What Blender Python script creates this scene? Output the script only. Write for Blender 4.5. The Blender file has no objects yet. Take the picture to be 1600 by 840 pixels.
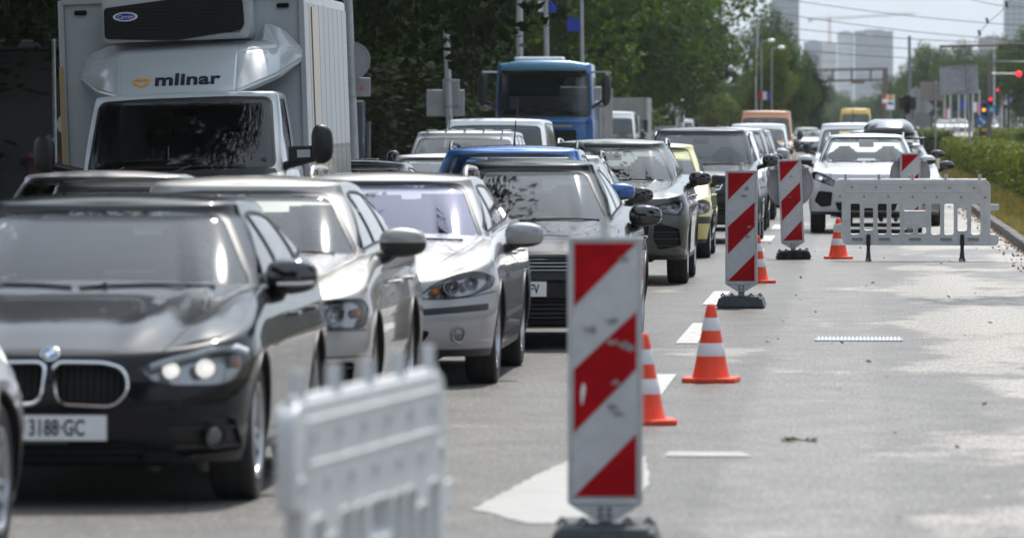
import bpy, bmesh, math, random
import numpy as np
from mathutils import Vector, Matrix
from mathutils.bvhtree import BVHTree
R = math.radians
SC = bpy.context.scene
COL = SC.collection
random.seed(7)
rng = np.random.default_rng(7)

# ---------------------------------------------------------------- camera
CAM_H = 1.70
cd = bpy.data.cameras.new('camera'); cam = bpy.data.objects.new('camera', cd); COL.objects.link(cam)
cd.sensor_width = 36.0; cd.lens = 200.0; cd.clip_start = 0.5; cd.clip_end = 9000
cam.location = (0, 0, CAM_H)
cam.rotation_euler = (R(90 - 1.431), 0, R(3.502))
cd.dof.use_dof = True; cd.dof.focus_distance = 58.0; cd.dof.aperture_fstop = 5.0
SC.camera = cam
# ---------------------------------------------------------------- sky and sun
SUN_EL, SUN_AZ = R(57), R(12)          # azimuth from +Y (ahead) towards +X (right)
w = bpy.data.worlds.new("World"); SC.world = w; w.use_nodes = True
nt = w.node_tree; nt.nodes.clear()
out = nt.nodes.new('ShaderNodeOutputWorld'); bg = nt.nodes.new('ShaderNodeBackground')
sky = nt.nodes.new('ShaderNodeTexSky'); sky.sky_type = 'NISHITA'; sky.sun_disc = False
sky.sun_elevation = SUN_EL; sky.sun_rotation = SUN_AZ; sky.air_density = 1.3; sky.dust_density = 4.0; sky.ozone_density = 1.5
tc = nt.nodes.new('ShaderNodeTexCoord')
mp = nt.nodes.new('ShaderNodeMapping'); mp.inputs['Scale'].default_value = (1.0, 1.0, 2.6)
nz = nt.nodes.new('ShaderNodeTexNoise'); nz.inputs['Scale'].default_value = 2.1; nz.inputs['Detail'].default_value = 6; nz.inputs['Roughness'].default_value = .55
cr = nt.nodes.new('ShaderNodeValToRGB'); cr.color_ramp.elements[0].position = .40; cr.color_ramp.elements[0].color = (.72, .72, .72, 1); cr.color_ramp.elements[1].position = .62; cr.color_ramp.elements[1].color = (.95, .95, .95, 1)
mx = nt.nodes.new('ShaderNodeMix'); mx.data_type = 'RGBA'
sz_ = nt.nodes.new('ShaderNodeSeparateXYZ'); el_ = nt.nodes.new('ShaderNodeMapRange'); el_.inputs['To Min'].default_value = 1.0; el_.inputs['To Max'].default_value = 1.25
vm = nt.nodes.new('ShaderNodeVectorMath'); vm.operation = 'SCALE'; vm.inputs[0].default_value = (7.6, 8.75, 10.2)
nt.links.new(tc.outputs['Generated'], sz_.inputs[0]); nt.links.new(sz_.outputs['Z'], el_.inputs['Value']); dt = nt.nodes.new('ShaderNodeVectorMath'); dt.operation = 'DOT_PRODUCT'; dt.inputs[1].default_value = (math.sin(SUN_AZ) * math.cos(SUN_EL), math.cos(SUN_AZ) * math.cos(SUN_EL), math.sin(SUN_EL))
mxx = nt.nodes.new('ShaderNodeMath'); mxx.operation = 'MAXIMUM'; mxx.inputs[1].default_value = 0; pw = nt.nodes.new('ShaderNodeMath'); pw.operation = 'POWER'; pw.inputs[1].default_value = 7.0
ma = nt.nodes.new('ShaderNodeMath'); ma.operation = 'MULTIPLY_ADD'; ma.inputs[1].default_value = 1.7; ml = nt.nodes.new('ShaderNodeMath'); ml.operation = 'MULTIPLY'
nt.links.new(tc.outputs['Generated'], dt.inputs[0]); nt.links.new(dt.outputs['Value'], mxx.inputs[0]); nt.links.new(mxx.outputs[0], pw.inputs[0]); nt.links.new(pw.outputs[0], ma.inputs[0]); nt.links.new(el_.outputs[0], ma.inputs[2])
nt.links.new(ma.outputs[0], vm.inputs['Scale']); nt.links.new(vm.outputs['Vector'], mx.inputs['B'])
nt.links.new(tc.outputs['Generated'], mp.inputs['Vector']); nt.links.new(mp.outputs['Vector'], nz.inputs['Vector'])
nt.links.new(nz.outputs['Fac'], cr.inputs['Fac']); nt.links.new(cr.outputs['Color'], mx.inputs['Factor'])
nt.links.new(sky.outputs['Color'], mx.inputs['A']); nt.links.new(mx.outputs['Result'], bg.inputs['Color'])
bg.inputs['Strength'].default_value = 0.10
nt.links.new(bg.outputs['Background'], out.inputs['Surface'])
sl = bpy.data.lights.new('sun', 'SUN'); sl.energy = 5.0; sl.angle = R(0.6); sl.color = (1, .945, .87)
so = bpy.data.objects.new('sun', sl); COL.objects.link(so)
sd = Vector((math.sin(SUN_AZ) * math.cos(SUN_EL), math.cos(SUN_AZ) * math.cos(SUN_EL), math.sin(SUN_EL)))
so.rotation_euler = (-sd).to_track_quat('-Z', 'Y').to_euler()
SC.view_settings.view_transform = 'Standard'; SC.view_settings.look = 'None'; SC.view_settings.exposure = 0.0; SC.view_settings.gamma = 1.0
SC.cycles.max_bounces = 7; SC.cycles.transparent_max_bounces = 12; SC.cycles.volume_bounces = 0
SC.cycles.diffuse_bounces = 3; SC.cycles.glossy_bounces = 4; SC.cycles.transmission_bounces = 4
SC.cycles.caustics_reflective = False; SC.cycles.caustics_refractive = False

# ---------------------------------------------------------------- materials
MATS = {}
def mat(name, col, rough=.5, metal=0., coat=0., noise=0., nscale=8., bump=0., bscale=60., emit=None, estr=1., spec=.5, trans=0., alpha=1., col2=None, rnoise=0.):
    if name in MATS: return MATS[name]
    m = bpy.data.materials.new(name); m.use_nodes = True; t = m.node_tree; b = t.nodes['Principled BSDF']
    b.inputs['Base Color'].default_value = (*col, 1); b.inputs['Roughness'].default_value = rough; b.inputs['Metallic'].default_value = metal
    b.inputs['Coat Weight'].default_value = coat; b.inputs['Coat Roughness'].default_value = .03; b.inputs['Specular IOR Level'].default_value = spec
    if trans: b.inputs['Transmission Weight'].default_value = trans
    if emit: b.inputs['Emission Color'].default_value = (*emit, 1); b.inputs['Emission Strength'].default_value = estr
    if noise or bump or rnoise:
        tc = t.nodes.new('ShaderNodeTexCoord')
        if noise or rnoise:
            n = t.nodes.new('ShaderNodeTexNoise'); n.inputs['Scale'].default_value = nscale; n.inputs['Detail'].default_value = 7; n.inputs['Roughness'].default_value = .62
            t.links.new(tc.outputs['Object'], n.inputs['Vector'])
        if noise:
            r = t.nodes.new('ShaderNodeValToRGB'); r.color_ramp.elements[0].position = .32; r.color_ramp.elements[1].position = .68
            c2 = col2 or tuple(min(1, c * (1 + noise)) for c in col); c1 = col if col2 else tuple(c * (1 - noise) for c in col)
            r.color_ramp.elements[0].color = (*c1, 1); r.color_ramp.elements[1].color = (*c2, 1)
            t.links.new(n.outputs['Fac'], r.inputs['Fac']); t.links.new(r.outputs['Color'], b.inputs['Base Color'])
        if rnoise:
            mr = t.nodes.new('ShaderNodeMapRange'); mr.inputs['To Min'].default_value = max(0.02, rough - rnoise); mr.inputs['To Max'].default_value = rough + rnoise
            t.links.new(n.outputs['Fac'], mr.inputs['Value']); t.links.new(mr.outputs['Result'], b.inputs['Roughness'])
        if bump:
            n2 = t.nodes.new('ShaderNodeTexNoise'); n2.inputs['Scale'].default_value = bscale; n2.inputs['Detail'].default_value = 3
            bp = t.nodes.new('ShaderNodeBump'); bp.inputs['Strength'].default_value = bump; bp.inputs['Distance'].default_value = .01
            t.links.new(tc.outputs['Object'], n2.inputs['Vector']); t.links.new(n2.outputs['Fac'], bp.inputs['Height']); t.links.new(bp.outputs['Normal'], b.inputs['Normal'])
    MATS[name] = m
    return m

def glass(name, tint=(.68, .73, .71), refl=(1, 1, 1), k=1.45, ior=1.5):
    if name in MATS: return MATS[name]
    m = bpy.data.materials.new(name); m.use_nodes = True; t = m.node_tree; t.nodes.clear()
    o = t.nodes.new('ShaderNodeOutputMaterial'); mi = t.nodes.new('ShaderNodeMixShader'); tr = t.nodes.new('ShaderNodeBsdfTransparent'); g = t.nodes.new('ShaderNodeBsdfGlossy')
    fr = t.nodes.new('ShaderNodeFresnel'); fr.inputs['IOR'].default_value = ior
    mu = t.nodes.new('ShaderNodeMath'); mu.operation = 'MULTIPLY'; mu.inputs[1].default_value = k; mu.use_clamp = True
    tr.inputs['Color'].default_value = (*tint, 1); g.inputs['Color'].default_value = (*refl, 1); g.inputs['Roughness'].default_value = .04
    t.links.new(fr.outputs[0], mu.inputs[0]); t.links.new(mu.outputs[0], mi.inputs[0]); t.links.new(tr.outputs[0], mi.inputs[1]); t.links.new(g.outputs[0], mi.inputs[2]); t.links.new(mi.outputs[0], o.inputs['Surface'])
    MATS[name] = m
    return m

def paint(name, col, metal=.0, rough=.35):
    """car paint: base flake layer under clear coat, thin uneven road dust"""
    if name in MATS: return MATS[name]
    m = mat(name, col, rough, metal, 1.0 if max(col) > .03 else .9, spec=.5 if max(col) > .03 else .1); t = m.node_tree; b = t.nodes['Principled BSDF']
    if max(col) <= .03: b.inputs['Coat IOR'].default_value = 1.36
    tc = t.nodes.new('ShaderNodeTexCoord'); n = t.nodes.new('ShaderNodeTexNoise'); n.inputs['Scale'].default_value = 3.; n.inputs['Detail'].default_value = 8; n.inputs['Roughness'].default_value = .7
    sep = t.nodes.new('ShaderNodeSeparateXYZ'); mr = t.nodes.new('ShaderNodeMapRange')
    mr.inputs['From Min'].default_value = .75; mr.inputs['From Max'].default_value = .15; mr.inputs['To Min'].default_value = .02; mr.inputs['To Max'].default_value = .22
    mu = t.nodes.new('ShaderNodeMath'); mu.operation = 'MULTIPLY'
    mx = t.nodes.new('ShaderNodeMix'); mx.data_type = 'RGBA'; mx.inputs['A'].default_value = (*col, 1); mx.inputs['B'].default_value = (.12, .11, .10, 1) if max(col) > .03 else (.035, .033, .03, 1)
    t.links.new(tc.outputs['Object'], n.inputs['Vector']); t.links.new(tc.outputs['Object'], sep.inputs[0]); t.links.new(sep.outputs['Z'], mr.inputs['Value'])
    t.links.new(n.outputs['Fac'], mu.inputs[0]); t.links.new(mr.outputs['Result'], mu.inputs[1]); t.links.new(mu.outputs[0], mx.inputs['Factor']); t.links.new(mx.outputs['Result'], b.inputs['Base Color'])
    mr2 = t.nodes.new('ShaderNodeMapRange'); mr2.inputs['To Min'].default_value = .005; mr2.inputs['To Max'].default_value = .045
    t.links.new(n.outputs['Fac'], mr2.inputs['Value']); t.links.new(mr2.outputs['Result'], b.inputs['Coat Roughness'])
    return m

BLK = mat('black_plastic', (.012, .012, .013), .42, bump=.15, bscale=300)
GLB = mat('gloss_black', (.006, .006, .007), .08, coat=1)
GAP = mat('shut_line', (.003, .003, .003), .8)
TYR = mat('tyre_rubber', (.018, .018, .019), .75, noise=.35, nscale=14, bump=.3, bscale=90)
ALU = mat('alloy', (.42, .43, .45), .28, .9)
CHR = mat('chrome', (.78, .78, .8), .08, 1.)
REF = mat('reflector', (.85, .86, .88), .16, 1.)
SEAT = mat('seat_fabric', (.03, .03, .033), .85)
DASH = mat('dashboard_plastic', (.016, .016, .018), .6)
GLS = glass('window_glass')
GLC = glass('clear_window_glass', (.86, .90, .88), (1, 1, 1), 1.2)
GLV = glass('violet_window_glass', (.5, .5, .6), (.86, .84, 1.0), 2.3)
GLD = glass('dark_window_glass', (.34, .35, .35), (1, 1, 1), 1.3)
LENS = glass('lamp_lens', (.93, .94, .95), (1, 1, 1), 1.3)
AMB = mat('amber_lens', (.8, .22, .01), .15, coat=1)
REDL = mat('red_lens', (.45, .01, .01), .15, coat=1)
WHT = mat('white_print', (.78, .79, .8), .4)
PLATE = mat('plate_white', (.72, .73, .75), .35, noise=.08, nscale=20)
INK = mat('black_print', (.01, .01, .012), .5)
GALV = mat('galvanised_steel', (.30, .31, .32), .5, .7, noise=.25, nscale=9)
SIGNB = mat('sign_back_grey', (.32, .32, .34), .55, .2, noise=.12, nscale=5)
SKIN = mat('skin', (.42, .23, .15), .55)
HAIR = mat('hair', (.03, .02, .015), .8)
CLOTH = mat('dark_shirt', (.03, .035, .05), .9)
BEIGE = mat('light_shirt', (.4, .38, .34), .9)

# ---------------------------------------------------------------- mesh helpers
def prop(o, label=None, cat=None, group=None, kind=None):
    if label: o['label'] = label
    if cat: o['category'] = cat
    if group: o['group'] = group
    if kind: o['kind'] = kind
    return o
def empty(name, loc, label, cat, group=None, rz=0):
    o = bpy.data.objects.new(name, None); COL.objects.link(o); o.location = loc; o.rotation_euler = (0, 0, rz); o.empty_display_size = .2
    return prop(o, label, cat, group)
def link(name, me, parent=None, loc=None):
    o = bpy.data.objects.new(name, me); COL.objects.link(o)
    if parent: o.parent = parent
    if loc is not None: o.location = loc
    return o
def copy_tree(o, parent=None):
    c = o.copy(); COL.objects.link(c); c.parent = parent
    for ch in list(o.children): copy_tree(ch, c)
    return c
def repaint(o, m0, m1):
    for q in [o] + list(o.children_recursive):
        if q.type == 'MESH':
            for s in q.material_slots:
                if s.material == m0: s.link = 'OBJECT'; s.material = m1
def smooth(me, ang=35):
    me.polygons.foreach_set('use_smooth', [True] * len(me.polygons)); me.set_sharp_from_angle(angle=R(ang))

class MB:
    def __init__(s): s.v = []; s.f = []; s.m = []; s.mi = 0
    def add(s, vs, fs, M=None):
        b = len(s.v)
        s.v += [tuple(M @ Vector(p)) if M else tuple(p) for p in vs]
        s.f += [tuple(b + i for i in f) for f in fs]; s.m += [s.mi] * len(fs)
        return s
    def box(s, c, d, M=None, top=1.0, topy=None):
        x, y, z = d[0] / 2, d[1] / 2, d[2] / 2; ty = top if topy is None else topy
        vs = [(c[0] + sx * x * (top if sz > 0 else 1), c[1] + sy * y * (ty if sz > 0 else 1), c[2] + sz * z) for sz in (-1, 1) for sx, sy in ((-1, -1), (1, -1), (1, 1), (-1, 1))]
        return s.add(vs, [(3, 2, 1, 0), (4, 5, 6, 7), (0, 1, 5, 4), (1, 2, 6, 5), (2, 3, 7, 6), (3, 0, 4, 7)], M)
    def tube(s, pts, r, n=8, closed=False, caps=True):
        P = [Vector(p) for p in pts]; K = len(P); rs = r if isinstance(r, (list, tuple)) else [r] * K
        vs = []; fs = []
        prev = None
        for i, p in enumerate(P):
            a = P[(i - 1) % K] if (closed or i > 0) else P[i]; b = P[(i + 1) % K] if (closed or i < K - 1) else P[i]
            t = (b - a).normalized() if (b - a).length > 1e-9 else Vector((0, 0, 1))
            if prev is None:
                u = t.cross(Vector((0, 0, 1)));
                if u.length < .05: u = t.cross(Vector((0, 1, 0)))
            else: u = prev - t * prev.dot(t)
            u.normalize(); prev = u; v = t.cross(u)
            for k in range(n):
                an = 2 * math.pi * k / n; vs.append(p + (u * math.cos(an) + v * math.sin(an)) * rs[i])
        for i in range(K if closed else K - 1):
            j = (i + 1) % K
            for k in range(n): fs.append((i * n + k, i * n + (k + 1) % n, j * n + (k + 1) % n, j * n + k))
        if not closed and caps: fs += [tuple(range(n - 1, -1, -1)), tuple((K - 1) * n + k for k in range(n))]
        return s.add(vs, fs)
    def lathe(s, prof, n=24, M=None, caps=True):
        """profile (r, z) about local Z"""
        vs = []; fs = []; K = len(prof)
        for r, z in prof:
            for k in range(n): vs.append((r * math.cos(2 * math.pi * k / n), r * math.sin(2 * math.pi * k / n), z))
        for i in range(K - 1):
            for k in range(n): fs.append((i * n + k, i * n + (k + 1) % n, (i + 1) * n + (k + 1) % n, (i + 1) * n + k))
        if caps: fs += [tuple(range(n - 1, -1, -1)), tuple((K - 1) * n + k for k in range(n))]
        return s.add(vs, fs, M)
    def prism(s, poly, h, M=None):
        """polygon in XY extruded z 0..h"""
        n = len(poly); vs = [(x, y, 0) for x, y in poly] + [(x, y, h) for x, y in poly]
        fs = [tuple(range(n - 1, -1, -1)), tuple(range(n, 2 * n))] + [(i, (i + 1) % n, n + (i + 1) % n, n + i) for i in range(n)]
        return s.add(vs, fs, M)
    def mesh(s, name, mats, ang=35, bevel=0, seg=1):
        me = bpy.data.meshes.new(name); me.from_pydata(s.v, [], s.f)
        for m in (mats if isinstance(mats, (list, tuple)) else [mats]): me.materials.append(m)
        me.polygons.foreach_set('material_index', s.m)
        bm = bmesh.new(); bm.from_mesh(me)
        if bevel: bmesh.ops.bevel(bm, geom=[e for e in bm.edges if len(e.link_faces) == 2 and e.calc_face_angle(0) > .5], offset=bevel, segments=seg, affect='EDGES', clamp_overlap=True)
        bmesh.ops.recalc_face_normals(bm, faces=bm.faces); bm.to_mesh(me); bm.free()
        smooth(me, ang); me.update()
        return me
    def build(s, name, mats, parent=None, loc=None, **k):
        return link(name, s.mesh(name, mats, **k), parent, loc)

AX_Y = Matrix.Rotation(R(90), 4, 'X')      # local Z -> -Y
AX_X = Matrix.Rotation(R(90), 4, 'Y')      # local Z -> +X
T = Matrix.Translation

def pl(pts, x):
    """smooth (monotone cubic) interpolation"""
    n = len(pts)
    if x <= pts[0][0]: return pts[0][1]
    if x >= pts[-1][0]: return pts[-1][1]
    for i in range(n - 1):
        if x <= pts[i + 1][0]: break
    def sl(a, b): return (pts[b][1] - pts[a][1]) / (pts[b][0] - pts[a][0])
    def tg(k):
        if k == 0: return sl(0, 1)
        if k == n - 1: return sl(n - 2, n - 1)
        a, b = sl(k - 1, k), sl(k, k + 1)
        return 0 if a * b <= 0 else 2 * a * b / (a + b)
    x0, y0 = pts[i]; x1, y1 = pts[i + 1]; h = x1 - x0; t = (x - x0) / h
    m0, m1 = tg(i) * h, tg(i + 1) * h
    return (2 * t**3 - 3 * t * t + 1) * y0 + (t**3 - 2 * t * t + t) * m0 + (-2 * t**3 + 3 * t * t) * y1 + (t**3 - t * t) * m1

def rpoly(pts, r=.03, n=4):
    """round the corners of a 2D polygon"""
    out = []; K = len(pts)
    for i in range(K):
        p = Vector(pts[i][:2]); a = Vector(pts[i - 1][:2]); b = Vector(pts[(i + 1) % K][:2])
        rr = pts[i][2] if len(pts[i]) > 2 else r
        da, db = (a - p), (b - p); la, lb = da.length, db.length; d = min(rr, la * .45, lb * .45)
        p0 = p + da / la * d; p1 = p + db / lb * d
        if rr <= 0: out.append(tuple(p)); continue
        for k in range(n + 1):
            t = k / n; out.append(tuple(p0 * (1 - t)**2 + p * 2 * t * (1 - t) + p1 * t * t))
    return out
def grow(poly, d):
    K = len(poly); A = sum(poly[i][0] * poly[(i + 1) % K][1] - poly[(i + 1) % K][0] * poly[i][1] for i in range(K)); sg = 1 if A > 0 else -1
    out = []
    for i in range(K):
        p = Vector(poly[i]); a = Vector(poly[i - 1]); b = Vector(poly[(i + 1) % K])
        e1 = (p - a); e2 = (b - p)
        n = Vector((0, 0))
        if e1.length > 1e-7: n += Vector((e1.y, -e1.x)).normalized()
        if e2.length > 1e-7: n += Vector((e2.y, -e2.x)).normalized()
        if n.length > 1e-6: n.normalize()
        out.append(tuple(p + n * d * sg))
    return out
def inside(poly, x, y):
    c = False; j = len(poly) - 1
    for i in range(len(poly)):
        xi, yi = poly[i]; xj, yj = poly[j]
        if (yi > y) != (yj > y) and x < (xj - xi) * (y - yi) / (yj - yi) + xi: c = not c
        j = i
    return c
def mir(poly): return [(-x, z) for x, z in reversed(poly)]
def band(pts, wd):
    """thin closed polygon along a polyline"""
    P = [Vector(p) for p in pts]; L = []; Rr = []
    for i, p in enumerate(P):
        t = (P[min(i + 1, len(P) - 1)] - P[max(i - 1, 0)]).normalized(); n = Vector((-t.y, t.x)) * wd / 2
        L.append(tuple(p + n)); Rr.append(tuple(p - n))
    return L + Rr[::-1]

def knife(bm, poly, a, b, filt):
    xs = [p[0] for p in poly]; ys = [p[1] for p in poly]; e = 1e-4
    def bb(f):
        A = [v.co[a] for v in f.verts]; B = [v.co[b] for v in f.verts]; return min(A), max(A), min(B), max(B)
    cand = []
    X0, X1, Y0, Y1 = min(xs) - e, max(xs) + e, min(ys) - e, max(ys) + e
    for f in bm.faces:
        if filt(f):
            q = bb(f)
            if q[1] >= X0 and q[0] <= X1 and q[3] >= Y0 and q[2] <= Y1: cand.append(f)
    K = len(poly); c = 3 - a - b
    for i in range(K):
        p, q = poly[i], poly[(i + 1) % K]
        dx, dy = q[0] - p[0], q[1] - p[1]
        if abs(dx) + abs(dy) < 1e-6: continue
        x0, x1, y0, y1 = min(p[0], q[0]) - e, max(p[0], q[0]) + e, min(p[1], q[1]) - e, max(p[1], q[1]) + e
        sel = []; rest = []
        for f in cand:
            r = bb(f)
            (sel if (r[1] >= x0 and r[0] <= x1 and r[3] >= y0 and r[2] <= y1) else rest).append(f)
        if not sel: continue
        co = Vector((0, 0, 0)); no = Vector((0, 0, 0)); co[a] = p[0]; co[b] = p[1]; no[a] = -dy; no[b] = dx; no.normalize()
        g = set(sel)
        for f in sel: g.update(f.edges); g.update(f.verts)
        ret = bmesh.ops.bisect_plane(bm, geom=list(g), dist=2e-5, plane_co=co, plane_no=no)
        nf = [x for x in ret['geom'] if isinstance(x, bmesh.types.BMFace)]
        cand = rest + nf
    res = []
    for f in cand:
        if f.is_valid:
            m = f.calc_center_median()
            if inside(poly, m[a], m[b]): res.append(f)
    return res

def extract(bm, faces, name, mats, off=0., depth=None, bvh=None, parent=None, normfn=None, keep=False, mi=0):
    """move a set of faces out of bm into their own object, set back by off along the normal; with depth: walls and floor"""
    vm = {}; vs = []; fs = []
    for f in faces:
        ids = []
        for v in f.verts:
            if v not in vm: vm[v] = len(vs); vs.append(v)
            ids.append(vm[v])
        fs.append(ids)
    n = len(vs); co = [v.co.copy() for v in vs]; nn = [normfn(c) for c in co]
    me = bpy.data.meshes.new(name)
    if depth is None:
        me.from_pydata([c + q * off for c, q in zip(co, nn)], [], fs)
        me.polygons.foreach_set('use_smooth', [True] * len(fs)); me.normals_split_custom_set_from_vertices(nn)
    else:
        fset = set(faces); wall = []
        for f in faces:
            for l in f.loops:
                if not any(g in fset and g is not f for g in l.edge.link_faces):
                    wall.append((vm[l.vert], vm[l.link_loop_next.vert]))
        P = [c + q * off for c, q in zip(co, nn)] + [c + Vector(depth) for c in co]
        F = [[i + n for i in f] for f in fs] + [[a, a + n, b + n, b] for a, b in wall]
        me.from_pydata(P, [], F); smooth(me, 40)
    for m in (mats if isinstance(mats, (list, tuple)) else [mats]): me.materials.append(m)
    o = link(name, me, parent)
    if not keep: bmesh.ops.delete(bm, geom=list(faces), context='FACES')
    return o
def W(px, s): return (px - 1344) / s           # lateral metres of something seen at s photo pixels per metre
# ---------------------------------------------------------------- car builder (front at y=0 facing -Y, +x to the right as seen from the front)
def outline(a, y0, D0, n0, y1, D1, n1, k0, k1, k2):
    """half plan outline from front centre round the side to rear centre; returns (x, y, nx, ny)"""
    def arc(a, D, n, k):
        q = [(a * math.sin(t) ** (2 / n), D * (1 - math.cos(t) ** (2 / n))) for t in [math.pi / 2 * i / 160 for i in range(161)]]
        L = [0.]
        for i in range(160): L.append(L[-1] + math.dist(q[i], q[i + 1]))
        r = []; j = 0
        for m in range(k + 1):
            d = L[-1] * m / k
            while j < 159 and L[j + 1] < d: j += 1
            t = (d - L[j]) / max(1e-9, L[j + 1] - L[j]); r.append((q[j][0] + (q[j + 1][0] - q[j][0]) * t, q[j][1] + (q[j + 1][1] - q[j][1]) * t))
        return r
    P = [(x, y0 + y) for x, y in arc(a, D0, n0, k0)]
    s0, s1 = y0 + D0, y1 - D1
    P += [(a, s0 + (s1 - s0) * i / k1) for i in range(1, k1)]
    P += [(x, y1 - y) for x, y in reversed(arc(a, D1, n1, k2))]
    P[0] = (0, y0); P[-1] = (0, y1)
    out = []
    for i, p in enumerate(P):
        q0 = P[i - 1] if i > 0 else (-P[1][0], P[1][1]); q1 = P[i + 1] if i < len(P) - 1 else (-P[-2][0], P[-2][1])
        tx, ty = q1[0] - q0[0], q1[1] - q0[1]; l = math.hypot(tx, ty); out.append((p[0], p[1], ty / l, -tx / l))
    return out

DEF = dict(L=4.4, W=1.78, H=1.42, zs=.20, wr=.32, ya=.82, yb=3.45, D0=.75, n0=2.9, D1=.55, n1=3.4,
           front=[(.15, .12), (.28, .03), (.42, 0), (.58, .02), (.72, .07), (.85, .14)], rear=[(.2, .08), (.45, 0), (.7, .03), (1.1, .12)],
           side=[(.15, .06), (.30, .02), (.5, 0), (.66, .0), (.72, .012), (.85, .03), (1.1, .075)],
           zt=[(0, .72), (.4, .80), (1.2, .93), (1.6, .97), (4.4, 1.03)], rf=.05, crown=.045, ridges=[], ridge_z=.012,
           yw0=1.25, yw1=2.0, yr1=3.55, yr0=4.15, xw0=.70, xw1=.53, zw0=.93, zw1=1.28, pil=.065, gD=.45, gn=2.8, roofc=.05, roofx=.035,
           wins=True, pillars=(2.45, 3.35), glass='window_glass', glass2='window_glass', arch=.05, detail=2, rails=None, belt=.045,
           mirror=(.92, 1.75, 1.0), msize=(.25, .16, .13), mcol='paint', holes=[], lamps=[], slats=[], fogs=[], hood=None, doors=True,
           plate=None, ptext='', handles=(2.25, 3.2), handle_mat=None, side_trim=None, spokes=5, rimr=.68, seats=True, driver=None, hdash=.0, visor=True, wheels=True, arch_trim=None, handle_z=.80)

def make_body(S):
    g = bmesh.new()
    def grid(fn, ni, nj):
        """fn(i,j)->co for the x>=0 half; mirrored"""
        for sx in (1, -1):
            V = [[g.verts.new((fn(i, j)[0] * sx, fn(i, j)[1], fn(i, j)[2])) for j in range(nj)] for i in range(ni)]
            for i in range(ni - 1):
                for j in range(nj - 1):
                    q = [V[i][j], V[i + 1][j], V[i + 1][j + 1], V[i][j + 1]]
                    try: g.faces.new(q if sx > 0 else q[::-1])
                    except ValueError: pass
    fine = S['detail'] > 1
    k0, k1, k2 = (22, 30, 10) if fine else (12, 16, 6)
    O = outline(S['W'] / 2, 0, S['D0'], S['n0'], S['L'], S['D1'], S['n1'], k0, k1, k2)
    nl = 15 if fine else 8; NF = 3; M = 14 if fine else 7
    rf = S['rf']
    def off(z, nx, ny):
        return nx * nx * pl(S['side'], z) + ny * ny * (pl(S['front'], z) if ny < 0 else pl(S['rear'], z))
    def bpt(i, j):
        x, y, nx, ny = O[i]; zt = pl(S['zt'], y); r = rf
        if j < nl:
            z = S['zs'] + (zt - r - S['zs']) * j / (nl - 1); o = off(z, nx, ny)
        else:
            ph = (j - nl + 1) / NF * math.pi / 2; o = off(zt - r, nx, ny) + r * (1 - math.cos(ph)); z = zt - r + r * math.sin(ph)
        xx = max(0, x - nx * o)
        return (xx if i not in (0, len(O) - 1) else 0, y - ny * o, z)
    NJ = nl + NF
    grid(bpt, len(O), NJ)
    E = [bpt(i, NJ - 1) for i in range(len(O))]
    def cap(i, j):
        xe, ye, ze = E[i]; x = xe * (1 - j / M); q = 1 - (x / xe) ** 2 if xe > 1e-4 else 0
        # ease: crown fades in at the nose
        z = ze + S['crown'] * q * min(1, xe / (S['W'] / 2)) ** 2
        if ye < S['yw0'] + .3:
            for (x0, x1, wd, h) in S['ridges']:
                t = min(1, max(0, ye / (S['yw0'] + .1))); xc = x0 + (x1 - x0) * t
                z += h * math.exp(-((x - xc) / wd) ** 2) * min(1, max(0, (ye - .08) / .3))
        return (x, ye, z)
    grid(cap, len(O), M + 1)
    # greenhouse
    wb, wt = S['xw0'] + S['pil'], S['xw1'] + S['pil']
    B = outline(wb, S['yw0'], S['gD'], S['gn'], S['yr0'], .35, 3.2, k0 - 2, k1 - 4, k2)
    Tt = outline(wt, S['yw1'], S['gD'] * .62, S['gn'] + .2, S['yr1'], .3, 3.2, k0 - 2, k1 - 4, k2)
    ym, hl = S['yw1'] + (S['yr1'] - S['yw1']) * .35, (S['yr1'] - S['yw1']) * .65
    def zr(y): return S['H'] - S['roofx'] - S['roofc'] * ((y - ym) / hl) ** 2
    ng = 12 if fine else 7; rt = .05
    def gpt(i, j):
        xb, yb, _, _ = B[i]; xt, yt, nx, ny = Tt[i]; ztop = zr(yt) - rt; z0 = (pl(S['zt'], yb) - .06) if yb > S['yw0'] + .05 else min(pl(S['zt'], yb) - .06, S['zw0'] - .1)
        if j < ng:
            h = j / (ng - 1); hx = h + .10 * math.sin(math.pi * h) * -1 * (abs(nx)); e = h ** 1.25 if abs(nx) > .5 else h
            x = xb + (xt - xb) * (h + (e - h) * abs(nx)); bul = .02 * math.sin(math.pi * h)
            y = yb + (yt - yb) * h + ny * bul; return (max(0, x + nx * .01 * math.sin(math.pi * h)) if i not in (0, len(B) - 1) else 0, y, z0 + (ztop - z0) * h)
        ph = (j - ng + 1) / NF * math.pi / 2; o = rt * (1 - math.cos(ph))
        return (max(0, xt - nx * o) if i not in (0, len(B) - 1) else 0, yt - ny * o, ztop + rt * math.sin(ph))
    NG = ng + NF
    grid(gpt, len(B), NG)
    E2 = [gpt(i, NG - 1) for i in range(len(B))]
    def rcap(i, j):
        xe, ye, ze = E2[i]; x = xe * (1 - j / M); q = 1 - (x / xe) ** 2 if xe > 1e-4 else 0
        return (x, ye, ze + S['roofx'] * q * min(1, xe / wt) ** 2)
    grid(rcap, len(B), M + 1)
    bmesh.ops.remove_doubles(g, verts=g.verts, dist=2e-4)
    bmesh.ops.dissolve_degenerate(g, edges=g.edges, dist=1e-5)
    # outward orientation
    for f in g.faces: f.normal_update()
    c = Vector((0, S['L'] * .5, .55))
    flip = [f for f in g.faces if f.normal.dot(f.calc_center_median() - c) < 0]
    bmesh.ops.reverse_faces(g, faces=flip)
    g.normal_update()
    return g, zr, wb, wt

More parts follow.
